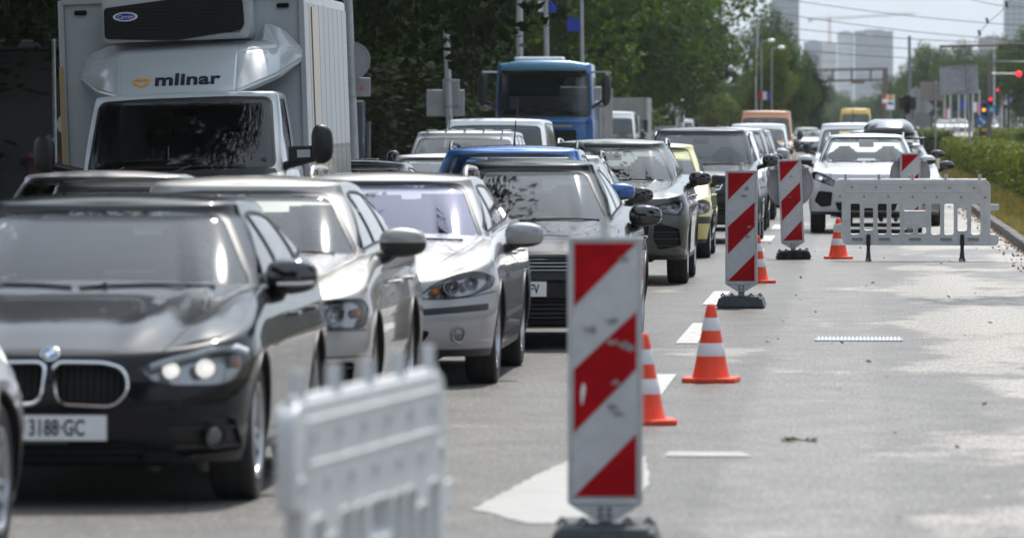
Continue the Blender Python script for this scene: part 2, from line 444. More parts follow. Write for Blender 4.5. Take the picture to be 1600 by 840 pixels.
def text_obj(name, body, size, m, parent, M, extrude=.0015, off=0., shear=0., align='CENTER', sx=1.0, space=1.0):
    cu = bpy.data.curves.new('t', 'FONT'); cu.body = body; cu.size = size; cu.extrude = extrude; cu.offset = off; cu.align_x = align; cu.align_y = 'CENTER'; cu.shear = shear; cu.resolution_u = 3; cu.space_character = space
    o = bpy.data.objects.new('t', cu); COL.objects.link(o); bpy.context.view_layer.update()
    me = bpy.data.meshes.new_from_object(o.evaluated_get(bpy.context.evaluated_depsgraph_get())); bpy.data.objects.remove(o); bpy.data.curves.remove(cu)
    me.transform(Matrix.Diagonal((sx, 1, 1, 1))); me.materials.clear(); me.materials.append(m); me.name = name
    q = link(name, me, parent); q.matrix_local = M
    return q
FACE = Matrix.Rotation(R(90), 4, 'X')      # XY plane of text -> XZ plane facing -Y

def wheel(parent, x, y, r, wd, side, spokes=5, rimr=.68, detail=2, rimmat=None):
    n = 40 if detail > 1 else 20
    Mx = T((x, y, r)) @ Matrix.Rotation(R(90) * side, 4, 'Y')
    h = wd / 2; rr = r * rimr
    key = ('tyre', round(r, 3), round(wd, 3), round(rimr, 2), detail, spokes, rimmat)
    if key not in WC:
        m = MB(); m.lathe([(rr, -h * .9), (r * .93, -h), (r * .985, -h * .86), (r, -h * .6), (r, -h * .34), (r * .985, -h * .32), (r * .985, -h * .28), (r, -h * .26), (r, h * .26), (r * .985, h * .28), (r * .985, h * .32), (r, h * .34), (r, h * .6), (r * .985, h * .86), (r * .93, h), (rr, h * .9)], n, caps=False)
        ty = m.mesh('tyre', TYR, ang=30)
        m = MB(); m.lathe([(rr * .93, -h * .8), (rr * .97, -h * .5), (rr * .94, 0), (rr * .94, h * .6), (rr * 1.01, h * .92), (rr * 1.0, h * .97), (rr * .93, h * .85), (rr * .90, h * .4)], n, caps=False)
        m.lathe([(rr * .22, h * .2), (rr * .22, h * .62), (rr * .16, h * .72), (0.001, h * .74)], 16, caps=False)
        for k in range(spokes):
            for dk in ((-.10, .10) if spokes <= 5 else (0,)):
                a = 2 * math.pi * k / spokes
                Mk = Matrix.Rotation(a, 4, 'Z')
                x0, x1 = rr * .15, rr * .96; w0 = rr * (.10 if spokes <= 5 else .075)
                vs = [(x0, -w0 + dk * rr * .5, h * .40), (x1, -w0 * .8 + dk * rr * 2, h * .55), (x1, w0 * .8 + dk * rr * 2, h * .55), (x0, w0 + dk * rr * .5, h * .40),
                      (x0, -w0 * .8 + dk * rr * .5, h * .70), (x1, -w0 * .6 + dk * rr * 2, h * .84), (x1, w0 * .6 + dk * rr * 2, h * .84), (x0, w0 * .8 + dk * rr * .5, h * .70)]
                m.add(vs, [(3, 2, 1, 0), (4, 5, 6, 7), (0, 1, 5, 4), (1, 2, 6, 5), (2, 3, 7, 6), (3, 0, 4, 7)], Mk)
        ri = m.mesh('rim', rimmat or ALU, ang=35)
        m = MB(); m.lathe([(rr * .15, -h * .1), (rr * .72, -h * .1), (rr * .72, h * .0), (rr * .15, h * .0)], n); di = m.mesh('brake_disc', GALV)
        WC[key] = (ty, ri, di)
    ty, ri, di = WC[key]
    o = link('wheel', ty, parent); o.matrix_local = Mx
    link('rim', ri, o)
    if detail > 1: link('brake_disc', di, o)
    return o
WC = {}

def superbox(c, d, n=2.6, k=10, taper=None):
    """rounded lump; returns verts, faces"""
    vs = []; fs = []
    def sp(v, e): return math.copysign(abs(v) ** e, v)
    for i in range(k + 1):
        t = -math.pi / 2 + math.pi * i / k
        for j in range(2 * k):
            p = math.pi * j / k
            x, y, z = sp(math.cos(t), 2 / n) * sp(math.cos(p), 2 / n), sp(math.cos(t), 2 / n) * sp(math.sin(p), 2 / n), sp(math.sin(t), 2 / n)
            if taper: x, y, z = taper(x, y, z)
            vs.append((c[0] + x * d[0] / 2, c[1] + y * d[1] / 2, c[2] + z * d[2] / 2))
    for i in range(k):
        for j in range(2 * k): fs.append((i * 2 * k + j, i * 2 * k + (j + 1) % (2 * k), (i + 1) * 2 * k + (j + 1) % (2 * k), (i + 1) * 2 * k + j))
    return vs, fs

def car(spec, label, cat='car', name='parked_car', group=None, loc=(0, 0, 0), rz=0., pm=None):
    S = dict(DEF); S.update(spec); pm = pm or S['pm']
    root = empty(name, loc, label, cat, group, rz)
    g, zr, wb, wt = make_body(S)
    base = g.copy(); bmesh.ops.triangulate(base, faces=base.faces); base.normal_update()
    base.verts.ensure_lookup_table(); base.faces.ensure_lookup_table()
    bvh = BVHTree.FromBMesh(base)
    tri = [[(v.co.copy(), v.normal.copy()) for v in f.verts] for f in base.faces]
    base.free()
    def nf(co):
        p, n, i, d = bvh.find_nearest(co)
        (a, na), (b, nb), (c, nc) = tri[i]
        v0, v1, v2 = b - a, c - a, p - a; d00, d01, d11, d20, d21 = v0.dot(v0), v0.dot(v1), v1.dot(v1), v2.dot(v0), v2.dot(v1); q = d00 * d11 - d01 * d01
        if abs(q) < 1e-14: return na.copy()
        v = (d11 * d20 - d01 * d21) / q; u = (d00 * d21 - d01 * d20) / q
        r = na * (1 - u - v) + nb * v + nc * u
        return r.normalized() if r.length > 1e-6 else n
    def fray(x, z, y0=-3):
        h = bvh.ray_cast(Vector((x, y0, z)), Vector((0, 1, 0)))
        return (h[0], h[1]) if h[0] else (Vector((x, 1., z)), Vector((0, -1, 0)))
    def sray(y, z, sx=1):
        h = bvh.ray_cast(Vector((3 * sx, y, z)), Vector((-sx, 0, 0)))
        return (h[0], h[1]) if h[0] else (Vector((sx * S['W'] / 2, y, z)), Vector((sx, 0, 0)))
    def cut(poly, a, b, filt):
        r = knife(g, poly, a, b, filt)
        for f in r: f.normal_update()
        return r
    FR = lambda f: f.normal.y < -.12
    top = .99
    # --- glasshouse
    zw0, zw1, x0, x1 = S['zw0'], S['zw1'], S['xw0'], S['xw1']
    ws = rpoly([(-x0, zw0 + .012, .05), (-x0 * .5, zw0 - .004, 0), (x0 * .5, zw0 - .004, 0), (x0, zw0 + .012, .05), (x1, zw1 - .012, .06), (x1 * .5, zw1 + .004, 0), (-x1 * .5, zw1 + .004, 0), (-x1, zw1 - .012, .06)])
    WF = lambda f: f.normal.y < -.2 and f.normal.z > -.2 and f.calc_center_median().z > zw0 - .09 and f.calc_center_median().y > S['yw0'] - .02
    for f in cut([(-x0 - .05, zw0 - .085), (x0 + .05, zw0 - .085), (x0 + .012, zw0 - .012), (-x0 - .012, zw0 - .012)], 0, 2, WF): f.material_index = 1
    for f in cut(grow(ws, S.get('wsb', .022)), 0, 2, WF): f.material_index = 1
    fa = cut(ws, 0, 2, WF)
    if fa: extract(g, fa, 'windshield', MATS[S['glass']], -.004, parent=root, normfn=nf)
    if S['wins']:
        bl = S['belt']
        def zbelt(y): return pl(S['zt'], y) + bl
        ys0 = S['yw0'] + S['gD'] * .85 + S['pil']; yt0 = S['yw1'] + S['gD'] * .45 + S['pil']; yt1 = S['yr1'] - .25; ys1 = S['yr0'] - .28
        if 'side_y' in S: ys0, yt0, yt1, ys1 = S['side_y']
        def edge_y(z, ya, yb_, za, zb_): return ya + (yb_ - ya) * (z - za) / max(.01, zb_ - za)
        P = [(ys0, zbelt(ys0), .02)] + [(ys0 + (ys1 - ys0) * t, zbelt(ys0 + (ys1 - ys0) * t), 0) for t in (.25, .5, .75)] + [(ys1, zbelt(ys1) + .03, .05)]
        P += [(yt1, zr(yt1) - .085, .05)] + [(yt1 + (yt0 - yt1) * t, zr(yt1 + (yt0 - yt1) * t) - .075, 0) for t in (.25, .5, .75)] + [(yt0, zr(yt0) - .085, .05)]
        sw = rpoly(P)
        for sx in (1, -1):
            SF = lambda f: f.normal.x * sx > .45 and f.calc_center_median().z > .8
            for f in cut(grow(sw, .016), 1, 2, SF): f.material_index = 1
            # individual panes between the pillars
            xs = [-9] + list(S['pillars']) + [99]
            for a_, b_ in zip(xs[:-1], xs[1:]):
                lo, hi = a_ + .035, b_ - .035
                pp = [p for p in clip(sw, lo, hi)]
                if len(pp) < 3: continue
                fa = cut(pp, 1, 2, SF)
                if fa: extract(g, fa, 'side_window', MATS[S['glass2']], -.006, parent=root, normfn=nf)
        RF = lambda f: f.normal.y > .25 and f.calc_center_median().z > zw0 + .02
        rw = rpoly([(-x0 * .9, zw0 + .10), (x0 * .9, zw0 + .10), (x1 * .95, zw1 - .02), (-x1 * .95, zw1 - .02)], .06)
        fa = cut(rw, 0, 2, RF)
        if fa: extract(g, fa, 'rear_window', MATS[S['glass2']], -.004, parent=root, normfn=nf)
    # --- wheel arches
    if S['wheels']:
        for yc in S['wy'] if 'wy' in S else (S['ya'], S['yb']):
            rr = S['wr'] + S['arch']
            circ = [(yc + rr * math.cos(t), S['wr'] + rr * math.sin(t)) for t in [math.pi * 2 * k / 28 for k in range(28)]]
            for sx in (1, -1):
                SF = lambda f: f.normal.x * sx > .25 and f.calc_center_median().z < 1.0
                if S['arch_trim']:
                    for f in cut(grow(circ, .055), 1, 2, SF): f.material_index = 1
                fa = cut(circ, 1, 2, SF)
                bmesh.ops.delete(g, geom=fa, context='FACES')
                m = MB(); pts = []; lip = []
                for k in range(21):
                    t = math.pi * (-.12 + 1.24 * k / 20); yy, zz = yc + (rr - .002) * math.cos(t), S['wr'] + (rr - .002) * math.sin(t)
                    if zz < S['zs'] + .01: continue
                    p = bvh.ray_cast(Vector((3 * sx, yc + (rr + .01) * math.cos(t), S['wr'] + (rr + .01) * math.sin(t))), Vector((-sx, 0, 0)))[0]
                    if p is None: continue
                    lip.append((p.x - sx * .003, yy, zz))
                if len(lip) > 3:
                    m.tube(lip, .011, 6)
                    for (a, b) in zip(lip[:-1], lip[1:]):
                        m.add([a, b, (sx * S['W'] * .27, b[1], b[2]), (sx * S['W'] * .27, a[1], a[2])], [(0, 1, 2, 3)])
                    m.build('wheel_arch_liner', BLK, root)
    # --- front openings
    for h in S['holes']:
        polys = [h['p']] + ([mir(h['p'])] if h.get('mir', True) else [])
        for poly in polys:
            fa = cut(poly, 0, 2, FR)
            if not fa: continue
            if h.get('flush'):
                for f in fa: f.material_index = h['flush']
                continue
            o = extract(g, fa, h.get('n', 'grille'), h.get('m', BLK), -.001, depth=(0, h.get('d', .05), 0), parent=root, normfn=nf)
            if h.get('ring'):
                m = MB(); m.tube([fray(x, z)[0] + fray(x, z)[1] * .004 for x, z in poly], h.get('rr', .011), 6, closed=True); m.build('grille_surround', h['ring'], o)
            xs = [p[0] for p in poly]; zs_ = [p[1] for p in poly]
            if h.get('slats'):
                nsl = h['slats']; sm = MB()
                if h.get('vert'):
                    for k in range(nsl):
                        x = min(xs) + (max(xs) - min(xs)) * (k + .5) / nsl
                        zz = [z for z in np.linspace(min(zs_) + .008, max(zs_) - .008, 24) if inside(poly, x, z)]
                        if len(zz) > 1: sm.tube([fray(x, z)[0] + Vector((0, .018, 0)) for z in (zz[0], (zz[0] + zz[-1]) / 2, zz[-1])], .004, 5)
                else:
                    for k in range(nsl):
                        z = min(zs_) + (max(zs_) - min(zs_)) * (k + .5) / nsl
                        xx = [x for x in np.linspace(min(xs) + .005, max(xs) - .005, 30) if inside(poly, x, z)]
                        if len(xx) > 1: sm.tube([fray(x, z)[0] + Vector((0, .014, 0)) for x in (xx[0], xx[len(xx) // 3], xx[2 * len(xx) // 3], xx[-1])], h.get('sr', .007), 6)
                if sm.v: sm.build('grille_slat', h.get('sm', BLK), o)
    for h in S['lamps']:
        for sg in (1, -1):
            poly = h['p'] if sg > 0 else mir(h['p'])
            for f in cut(grow(poly, .007), 0, 2, FR): f.material_index = 2
            fa = cut(poly, 0, 2, FR)
            if not fa: continue
            lens = extract(g, fa, 'headlight_lens', LENS, .001, normfn=nf, keep=True)
            o = extract(g, fa, 'headlight', h.get('m', mat('lamp_housing', (.34, .34, .35), .22, .9)), -.003, depth=(0, h.get('d', .085), 0), parent=root, normfn=nf)
            lens.parent = o
            for (x, z, r, kind) in h.get('b', []):
                x *= sg; p, n = fray(x, z); m = MB(); Mm = T((x, p.y + .018, z)) @ AX_Y
                if kind == 'proj':
                    m.lathe([(r * 1.25, .02), (r * 1.1, .0), (r, .004)], 20, Mm, caps=False); m.build('reflector', REF, o)
                    v, f = superbox((x, p.y + .036, z), (r * 1.9, r * 1.1, r * 1.9), 2, 8); m = MB(); m.add(v, f); m.build('lamp_projector', mat('projector_glass', (.25, .26, .28), .03, 0, 1), o)
                elif kind == 'amber':
                    v, f = superbox((x, p.y + .05, z), (r * 1.6, .05, r * 1.6), 2, 7); m.add(v, f); m.build('turn_signal', AMB, o)
                else:
                    m.lathe([(r, .012), (r * .96, .0), (r * .75, -.028), (r * .45, -.048), (r * .12, -.056)], 22, Mm, caps=False); m.build('reflector', REF, o)
                    v, f = superbox((x, p.y + .045, z), (r * (.5 if kind == 'bowl' else .80), .05, r * (.5 if kind == 'bowl' else .55)), 2, 8); m = MB(); m.add(v, f); m.build('lamp_bulb', CHR if kind == 'bowl' else mat('lit_lamp', (1, 1, 1), .3, emit=(1, .96, .88), estr=1.1), o)
            if h.get('drl'):
                m = MB(); m.tube([fray(x * sg, z)[0] + Vector((0, .02, 0)) for x, z in h['drl']], h.get('dr', .009), 6); m.build('daytime_light', mat('drl_white', (.85, .88, .9), .2, coat=1), o)
    for (x, z, r) in S['fogs']:
        for sg in (1, -1):
            p, n = fray(x * sg, z); m = MB(); m.lathe([(r * 1.25, .004), (r * 1.2, .012), (r, .008), (r * .95, -.02)], 22, T(p) @ Vector((0, 0, 1)).rotation_difference(n).to_matrix().to_4x4(), caps=False)
            o = m.build('fog_light', BLK if S.get('fogblk', True) else pm, root)
            m = MB(); m.lathe([(r, -.002), (r * .7, .004), (.001, .006)], 20, T(p) @ Vector((0, 0, 1)).rotation_difference(n).to_matrix().to_4x4(), caps=False); m.build('fog_lens', mat('fog_lens_glass', (.16, .17, .18), .12, .8), o)
    # --- shut lines
    zv = S['zs'] + S.get('valance', .05)
    for f in cut([(-S['W'], S['zs'] - .2), (S['W'], S['zs'] - .2), (S['W'], zv), (-S['W'], zv)], 0, 2, FR): f.material_index = 1
    for sx in (1, -1):
        for f in cut([(.1, S['zs'] - .2), (S['L'] - .1, S['zs'] - .2), (S['L'] - .1, zv), (.1, zv)], 1, 2, lambda f: f.normal.x * sx > .5): f.material_index = 1
    for ln in S.get('seams', []):
        for sg in (1, -1):
            for f in cut(band([(x * sg, z) for x, z in ln], .007), 0, 2, FR): f.material_index = 2
    if S['hood']:
        for sg in (1, -1):
            for f in cut(band([(x * sg, y) for x, y in S['hood']], .009), 0, 1, lambda f: f.normal.z > .2 and f.calc_center_median().y < S['yw0'] + .4): f.material_index = 2
    if S['doors'] and S['detail'] > 1:
        zs = S['zs']
        d0 = S['ya'] + S['wr'] + .22; dm = S['pillars'][0] if S['pillars'] else 2.4; d2 = S['yb'] - S['wr'] + .1
        for sx in (1, -1):
            SF = lambda f: f.normal.x * sx > .4 and f.calc_center_median().z < pl(S['zt'], 2) + .02
            for ln in ([(d0, zs + .10), (d0 - .03, .55), (d0 + .02, pl(S['zt'], d0) - .01)], [(dm, zs + .10), (dm, pl(S['zt'], dm) + .01)], [(d2 - .25, zs + .10), (d2 - .14, .5), (d2 + .14, .8), (d2 + .2, pl(S['zt'], d2) + .01)], [(d0, zs + .10), (d2 - .25, zs + .10)]):
                for f in cut(band(ln, .008), 1, 2, SF): f.material_index = 2
            if S['side_trim']:
                z0, z1, mi_ = S['side_trim']
                for f in cut([(d0 + .03, z0), (d2 - .2, z0), (d2 - .2, z1), (d0 + .03, z1)], 1, 2, SF): f.material_index = mi_
        for hy in S['handles']:
            for sx in (1, -1):
                p, n = sray(hy, S['handle_z'], sx); m = MB()
                m.tube([p + Vector((-sx * .012, -.085, 0)), p + Vector((sx * .028, -.07, .002)), p + Vector((sx * .034, 0, .004)), p + Vector((sx * .028, .07, .002)), p + Vector((-sx * .012, .085, 0))], [.010, .012, .013, .012, .010], 8)
                m.build('door_handle', S['handle_mat'] or pm, root)
    # --- body object
    me = bpy.data.meshes.new('body'); g.normal_update(); g.to_mesh(me)
    me.polygons.foreach_set('use_smooth', [True] * len(me.polygons))
    me.normals_split_custom_set_from_vertices([nf(v.co) for v in me.vertices])
    for q in (pm, GLB if S.get('glosstrim') else BLK, GAP): me.materials.append(q)
    g.free()
    link('body', me, root)
    # --- lower: plate, underbody, interior
    m = MB(); m.box((0, S['L'] / 2, S['zs'] + .05), (S['W'] * .56, S['L'] - .7, .16)); m.box((0, S['L'] / 2, S['zs'] + .10), (S['W'] * .9, max(.4, (S['yb'] - S['ya']) - 2 * S['wr'] - .1), .2)); m.box((0, .42, .5), (S['W'] * .62, .3, .45)); m.build('underbody', GAP, root)
    if S['wheels']:
        tw = S.get('tw', .205)
        for yc in S['wy'] if 'wy' in S else (S['ya'], S['yb']):
            for sx in (1, -1): wheel(root, sx * (S['W'] / 2 - tw / 2 - .025), yc, S['wr'], tw, sx, S['spokes'], S['rimr'], S['detail'], S.get('rimmat'))
    if S['plate']:
        px, pz = S['plate']; p, n = fray(px, pz); m = MB(); m.box((px, min(fray(px - .2, pz)[0].y, p.y) - .012, pz), (.535, .012, .127)); o = m.build('licence_plate', BLK, root, bevel=.004)
        yy = min(fray(px - .2, pz)[0].y, p.y) - .020
        m = MB(); m.box((px, yy, pz), (.52, .004, .112)); m.build('plate_sheet', PLATE, o, bevel=.002)
        for (tx, body, al) in S['ptext']:
            text_obj('plate_number', body, .102, INK, o, T((px + tx, yy - .0035, pz - .002)) @ FACE, align=al, sx=.66, off=.0018, space=1.02)
        if S.get('crest') is not None:
            cx = px + S['crest']; m = MB()
            for a in range(4):
                for b in range(5):
                    m.mi = (a + b) % 2; m.box((cx + (a - 1.5) * .0095, yy - .003, pz - .006 + (b - 2) * .0105), (.0095, .002, .0105))
            m.mi = 2; m.box((cx, yy - .003, pz + .028), (.042, .002, .010))
            m.build('plate_crest', [mat('crest_red', (.55, .02, .02), .4), WHT, mat('crest_blue', (.03, .08, .35), .4)], o)
    # mirrors
    mx_, my_, mz_ = S['mirror']; mw, mh, md = S['msize']
    for sg in (1, -1):
        def tp(x, y, z, sg=sg): q = 1 - .16 * max(0, x * sg); return (x, y * q * (1 if y < 0 else .45) + (0.12 * x * sg), z * q)
        v, f = superbox((mx_ * sg, my_, mz_), (mw, md, mh), 2.9, 10, tp)
        me = bpy.data.meshes.new('mirror'); me.from_pydata(v, [], f)
        mm = {'paint': pm, 'black': GLB, 'plastic': BLK, 'half': pm}[S['mcol']]
        me.materials.append(mm); me.materials.append(BLK)
        lim = mz_ - mh * (-.02 if S['mcol'] == 'half' else .33)
        for p_ in me.polygons:
            p_.use_smooth = True
            if S['mcol'] != 'plastic' and p_.center.z < lim: p_.material_index = 1
        o = link('mirror', me, root)
        xi = sray(my_ + .03, mz_ - mh * .5, sg)[0].x
        m = MB(); m.tube([(xi - sg * .05, my_ + .05, mz_ - mh * .62), (xi + sg * .03, my_ + .03, mz_ - mh * .5), ((mx_ - mw * .2) * sg, my_ + .01, mz_ - mh * .30)], [.04, .035, .04], 8); m.build('mirror_arm', BLK, o)
        m = MB(); m.box((mx_ * sg, my_ + md * .24 + .02 * 1, mz_), (mw * .8, .006, mh * .74)); m.build('mirror_glass', CHR, o, bevel=.004)
        if S.get('blink'):
            m = MB(); m.tube([((mx_ - mw * .25) * sg, my_ - md * .49, mz_ - mh * .20), ((mx_ + mw * .2) * sg, my_ - md * .46, mz_ - mh * .19), ((mx_ + mw * .42) * sg, my_ - md * .22, mz_ - mh * .16)], .009, 6); m.build('mirror_indicator', mat('clear_plastic', (.7, .7, .72), .15, coat=1), o)
    if S['seats']:
        yS = S['yw0'] + 1.35; zf = S['zs'] + .12; hb = S['hdash']
        m = MB(); m.box((0, S['yw0'] + .55, zw0 - .13 + hb), (S['W'] * .80, .62, .2)); m.box((0, S['yw0'] + .75, zw0 - .30 + hb), (S['W'] * .78, .3, .4)); m.build('dashboard', DASH, root, bevel=.03)
        m = MB(); m.box((0, (S['yw0'] + S['yr0']) / 2 + .3, zf), (S['W'] * .82, S['yr0'] - S['yw0'] - .4, .06)); m.build('cabin_floor', DASH, root)
        for sx in (1, -1):
            m = MB(); X = .36 * sx
            m.box((X, yS, zf + .28), (.5, .5, .18)); m.box((X, yS + .33, zf + .62), (.50, .14, .58), Matrix.Translation((0, 0, 0)), top=.82, topy=.8)
            m.box((X, yS + .36, zw0 + .19 + hb), (.27, .10, .17))
            o = m.build('front_seat', SEAT, root, bevel=.035, seg=2)
            m = MB(); m.tube([(X - .07, yS + .36, zw0 + .12 + hb), (X - .07, yS + .35, zw0 - .04 + hb)], .006); m.tube([(X + .07, yS + .36, zw0 + .12 + hb), (X + .07, yS + .35, zw0 - .04 + hb)], .006); m.build('headrest_post', CHR, o)
        if S['yr0'] > yS + 1.3:
            m = MB(); m.box((0, yS + 1.2, zf + .55), (1.25, .16, .62)); m.box((-.4, yS + 1.22, zw0 + .08), (.25, .09, .13)); m.box((.4, yS + 1.22, zw0 + .08), (.25, .09, .13)); m.build('rear_seat', SEAT, root, bevel=.03)
        m = MB(); m.tube([(.36 + .18 * math.cos(t), S['yw0'] + .93 + .06 * math.sin(t), zw0 - .03 + hb + .165 * math.sin(t)) for t in [2 * math.pi * k / 24 for k in range(24)]], .014, 8, closed=True)
        m.box((.36, S['yw0'] + .93, zw0 - .03 + hb), (.13, .05, .10)); m.box((.36, S['yw0'] + .93, zw0 - .03 + hb), (.34, .02, .035)); m.build('steering_wheel', DASH, root)
        zt_ = zw1 - .075; p = fray(0, zt_)[0]
        m = MB(); m.box((0, p.y + .14, zt_ - .03), (.24, .03, .075)); m.box((0, p.y + .16, zt_ + .015), (.03, .05, .03)); m.build('interior_mirror', BLK, root, bevel=.01)
    if S['visor'] and S['detail'] > 1:
        for a_, b_ in (((-.05, .62), (1.0, .02)) if S.get('wip', 1) else ()):
            pass
        m = MB()
        for xa, xb, dz in ((-.02, .60, .015), (-.62, -.06, .015)):
            pts = [fray(xa + (xb - xa) * t, zw0 + dz + .01 * math.sin(3 * t))[0] + Vector((0, -.012, .006)) for t in (0, .2, .4, .6, .8, 1)]
            m.tube(pts, .007, 6)
            m.tube([pts[1] + Vector((0, -.01, .01)), (xa - .05 if xa > -.1 else xa - .02, S['yw0'] - .03, zw0 - .03)], .009, 6)
        m.build('wiper', BLK, root)
    if S['rails']:
        xr, rh, rm = S['rails'][:3]
        for sg in (1, -1):
            y0_, y1_ = S['yw1'] + .32, S['yr1'] - .25
            def zz(y):
                h = bvh.ray_cast(Vector((xr * sg, y, 3)), Vector((0, 0, -1)))[0]; return h.z if h else zr(y)
            pts = [(xr * sg, y0_, zz(y0_) - .01), (xr * sg, y0_ + .06, zz(y0_ + .06) + rh * .8)] + [(xr * sg, y0_ + (y1_ - y0_) * t, zz(y0_ + (y1_ - y0_) * t) + rh) for t in (.12, .3, .5, .7, .88)] + [(xr * sg, y1_ - .06, zz(y1_ - .06) + rh * .8), (xr * sg, y1_, zz(y1_) - .01)]
            m = MB(); m.tube(pts, S['rails'][3] if len(S['rails']) > 3 else .016, 8); m.build('roof_rail', rm, root)
    if S.get('antenna'):
        ax, ay, ah = S['antenna']; z0 = bvh.ray_cast(Vector((ax, ay, 4)), Vector((0, 0, -1)))[0].z
        m = MB(); m.tube([(ax, ay, z0 - .01), (ax, ay, z0 + .02), (ax + .01, ay + ah * .25, z0 + ah)], [.014, .008, .004], 6); m.build('antenna', BLK, root)
    root['_w'] = 0; del root['_w']
    return root, fray, sray, nf, bvh

def clip(poly, lo, hi):
    """clip a 2D polygon to lo <= x <= hi"""
    for s, c in ((1, lo), (-1, hi)):
        out = []
        for i in range(len(poly)):
            p, q = poly[i - 1], poly[i]
            ip, iq = (p[0] - c) * s >= 0, (q[0] - c) * s >= 0
            if ip != iq:
                t = (c - p[0]) / (q[0] - p[0]); out.append((c, p[1] + (q[1] - p[1]) * t))
            if iq: out.append(q)
        poly = out
        if not poly: break
    return poly
# ---------------------------------------------------------------- car specifications
P_BLACK = paint('black_paint', (.002, .003, .006))
P_SILV = paint('silver_paint', (.30, .30, .31), .5, .48)
P_BEIG = paint('beige_silver_paint', (.30, .287, .268), .5, .48)
P_BLUE = paint('blue_paint', (.012, .10, .33), .35, .35)
P_GREY = paint('dark_grey_paint', (.022, .024, .027), .25, .35)
P_GREEN = paint('grey_green_paint', (.030, .036, .034), .25, .35)
P_WHITE = paint('white_paint', (.72, .73, .74), 0, .35)
P_PEARL = paint('pearl_white_paint', (.50, .51, .53), .15, .4)
P_YEL = paint('pale_yellow_paint', (.62, .54, .17), .1, .35)
P_ORG = paint('orange_paint', (.50, .20, .075), 0, .35)
P_YVAN = paint('van_yellow_paint', (.75, .48, .05), 0, .4)
P_TRUCK = paint('truck_blue_paint', (.02, .13, .36), .1, .35)

BMW = dict(glass='clear_window_glass', glass2='clear_window_glass', seams=[[(.0, .700), (.25, .698), (.42, .68)], [(.60, .553), (.70, .545), (.86, .56)], [(.38, .44), (.6, .47), (.84, .50)]], pm=P_BLACK, L=4.32, W=1.765, H=1.385, wr=.316, ya=.78, yb=3.47, D0=.62, n0=2.7,
    front=[(.15, .16), (.24, .06), (.32, .02), (.45, .0), (.55, .005), (.64, .03), (.72, .10), (.8, .2)],
    side=[(.15, .07), (.30, .025), (.45, .012), (.58, .004), (.68, .0), (.73, .012), (.80, .022), (1.1, .10)],
    zt=[(0, .70), (.25, .755), (.7, .84), (1.25, .925), (1.7, .96), (4.3, 1.03)], rf=.06, crown=.045,
    ridges=[(.30, .55, .06, .016), (.62, .74, .07, .02)],
    yw0=1.22, yw1=1.98, yr1=3.55, yr0=4.12, xw0=.745, xw1=.545, zw0=.935, zw1=1.29, mirror=(.925, 1.62, .995), msize=(.25, .17, .155), mcol='black', blink=1,
    pillars=(2.42, 3.28), hood=[(.48, .05), (.62, .5), (.74, 1.1), (.77, 1.3)], plate=(0, .363), crest=-.125, ptext=[(-.09, '3188·GC', 'LEFT')],
    holes=[dict(n='kidney_grille', p=rpoly([(.018, .632), (.040, .470), (.29, .458), (.355, .53), (.338, .620), (.25, .650), (.045, .652)], .05), d=.06, ring=CHR, rr=.009, slats=11, vert=True, sm=mat('slat_dark', (.005, .005, .006), .4), m=GAP),
           dict(n='bumper_intake', p=rpoly([(-.36, .30), (.36, .30), (.42, .245), (.40, .205), (-.40, .205), (-.42, .245)], .02), mir=False, d=.06, slats=3, m=GAP),
           dict(n='side_intake', p=rpoly([(.50, .385), (.80, .40), (.83, .25), (.55, .225)], .03), d=.05, m=BLK, slats=2)],
    lamps=[dict(p=rpoly([(.385, .620), (.49, .665), (.70, .717), (.80, .727), (.855, .70), (.865, .64), (.845, .565), (.74, .548), (.55, .550), (.45, .572)], .03), d=.09,
        b=[(.54, .615, .044, 'lit'), (.685, .622, .050, 'lit'), (.80, .64, .032, 'amber')], drl=[(.44, .632), (.55, .668), (.70, .702), (.80, .710), (.84, .69)], dr=.019)],
    fogs=[(.72, .317, .046)], side_trim=None, handles=(2.28, 3.12), rimr=.70)

SKODA = dict(glass='clear_window_glass', seams=[[(.0, .735), (.3, .74), (.48, .73)], [(.52, .59), (.87, .59)], [(.5, .44), (.87, .45)]], pm=P_BEIG, L=4.55, W=1.79, H=1.42, wr=.318, ya=.85, yb=3.45, D0=.60, n0=3.2,
    front=[(.15, .12), (.26, .02), (.42, .0), (.55, .01), (.60, .035), (.74, .06), (.82, .14)],
    zt=[(0, .755), (.3, .81), (.8, .89), (1.25, .94), (1.7, .97), (4.5, 1.02)], ridges=[(.38, .55, .05, .014), (.60, .76, .06, .02)], rf=.05,
    yw0=1.25, yw1=2.05, yr1=3.75, yr0=4.3, xw0=.70, xw1=.50, zw0=.96, zw1=1.305, mirror=(.965, 1.68, 1.04), msize=(.27, .17, .15), mcol='half', hood=[(.50, .05), (.62, .5), (.74, 1.1), (.77, 1.3)],
    holes=[dict(p=rpoly([(-.42, .71), (.42, .71), (.36, .56), (-.36, .56)], .03), mir=False, slats=5, ring=CHR, m=GAP), dict(n='bumper_intake', p=rpoly([(-.5, .42), (.5, .42), (.44, .28), (-.44, .28)], .03), mir=False, slats=3, m=GAP),
           dict(n='side_intake', p=rpoly([(.56, .42), (.82, .42), (.80, .28), (.56, .28)], .03), slats=2)],
    lamps=[dict(p=rpoly([(.48, .60), (.50, .725), (.70, .755), (.85, .755), (.875, .70), (.86, .605)], .025), b=[(.58, .665, .05, 'bowl'), (.71, .675, .058, 'bowl'), (.82, .68, .035, 'amber')])],
    fogs=[(.70, .34, .04)], handles=(2.3, 3.2), spokes=7, belt=.04)

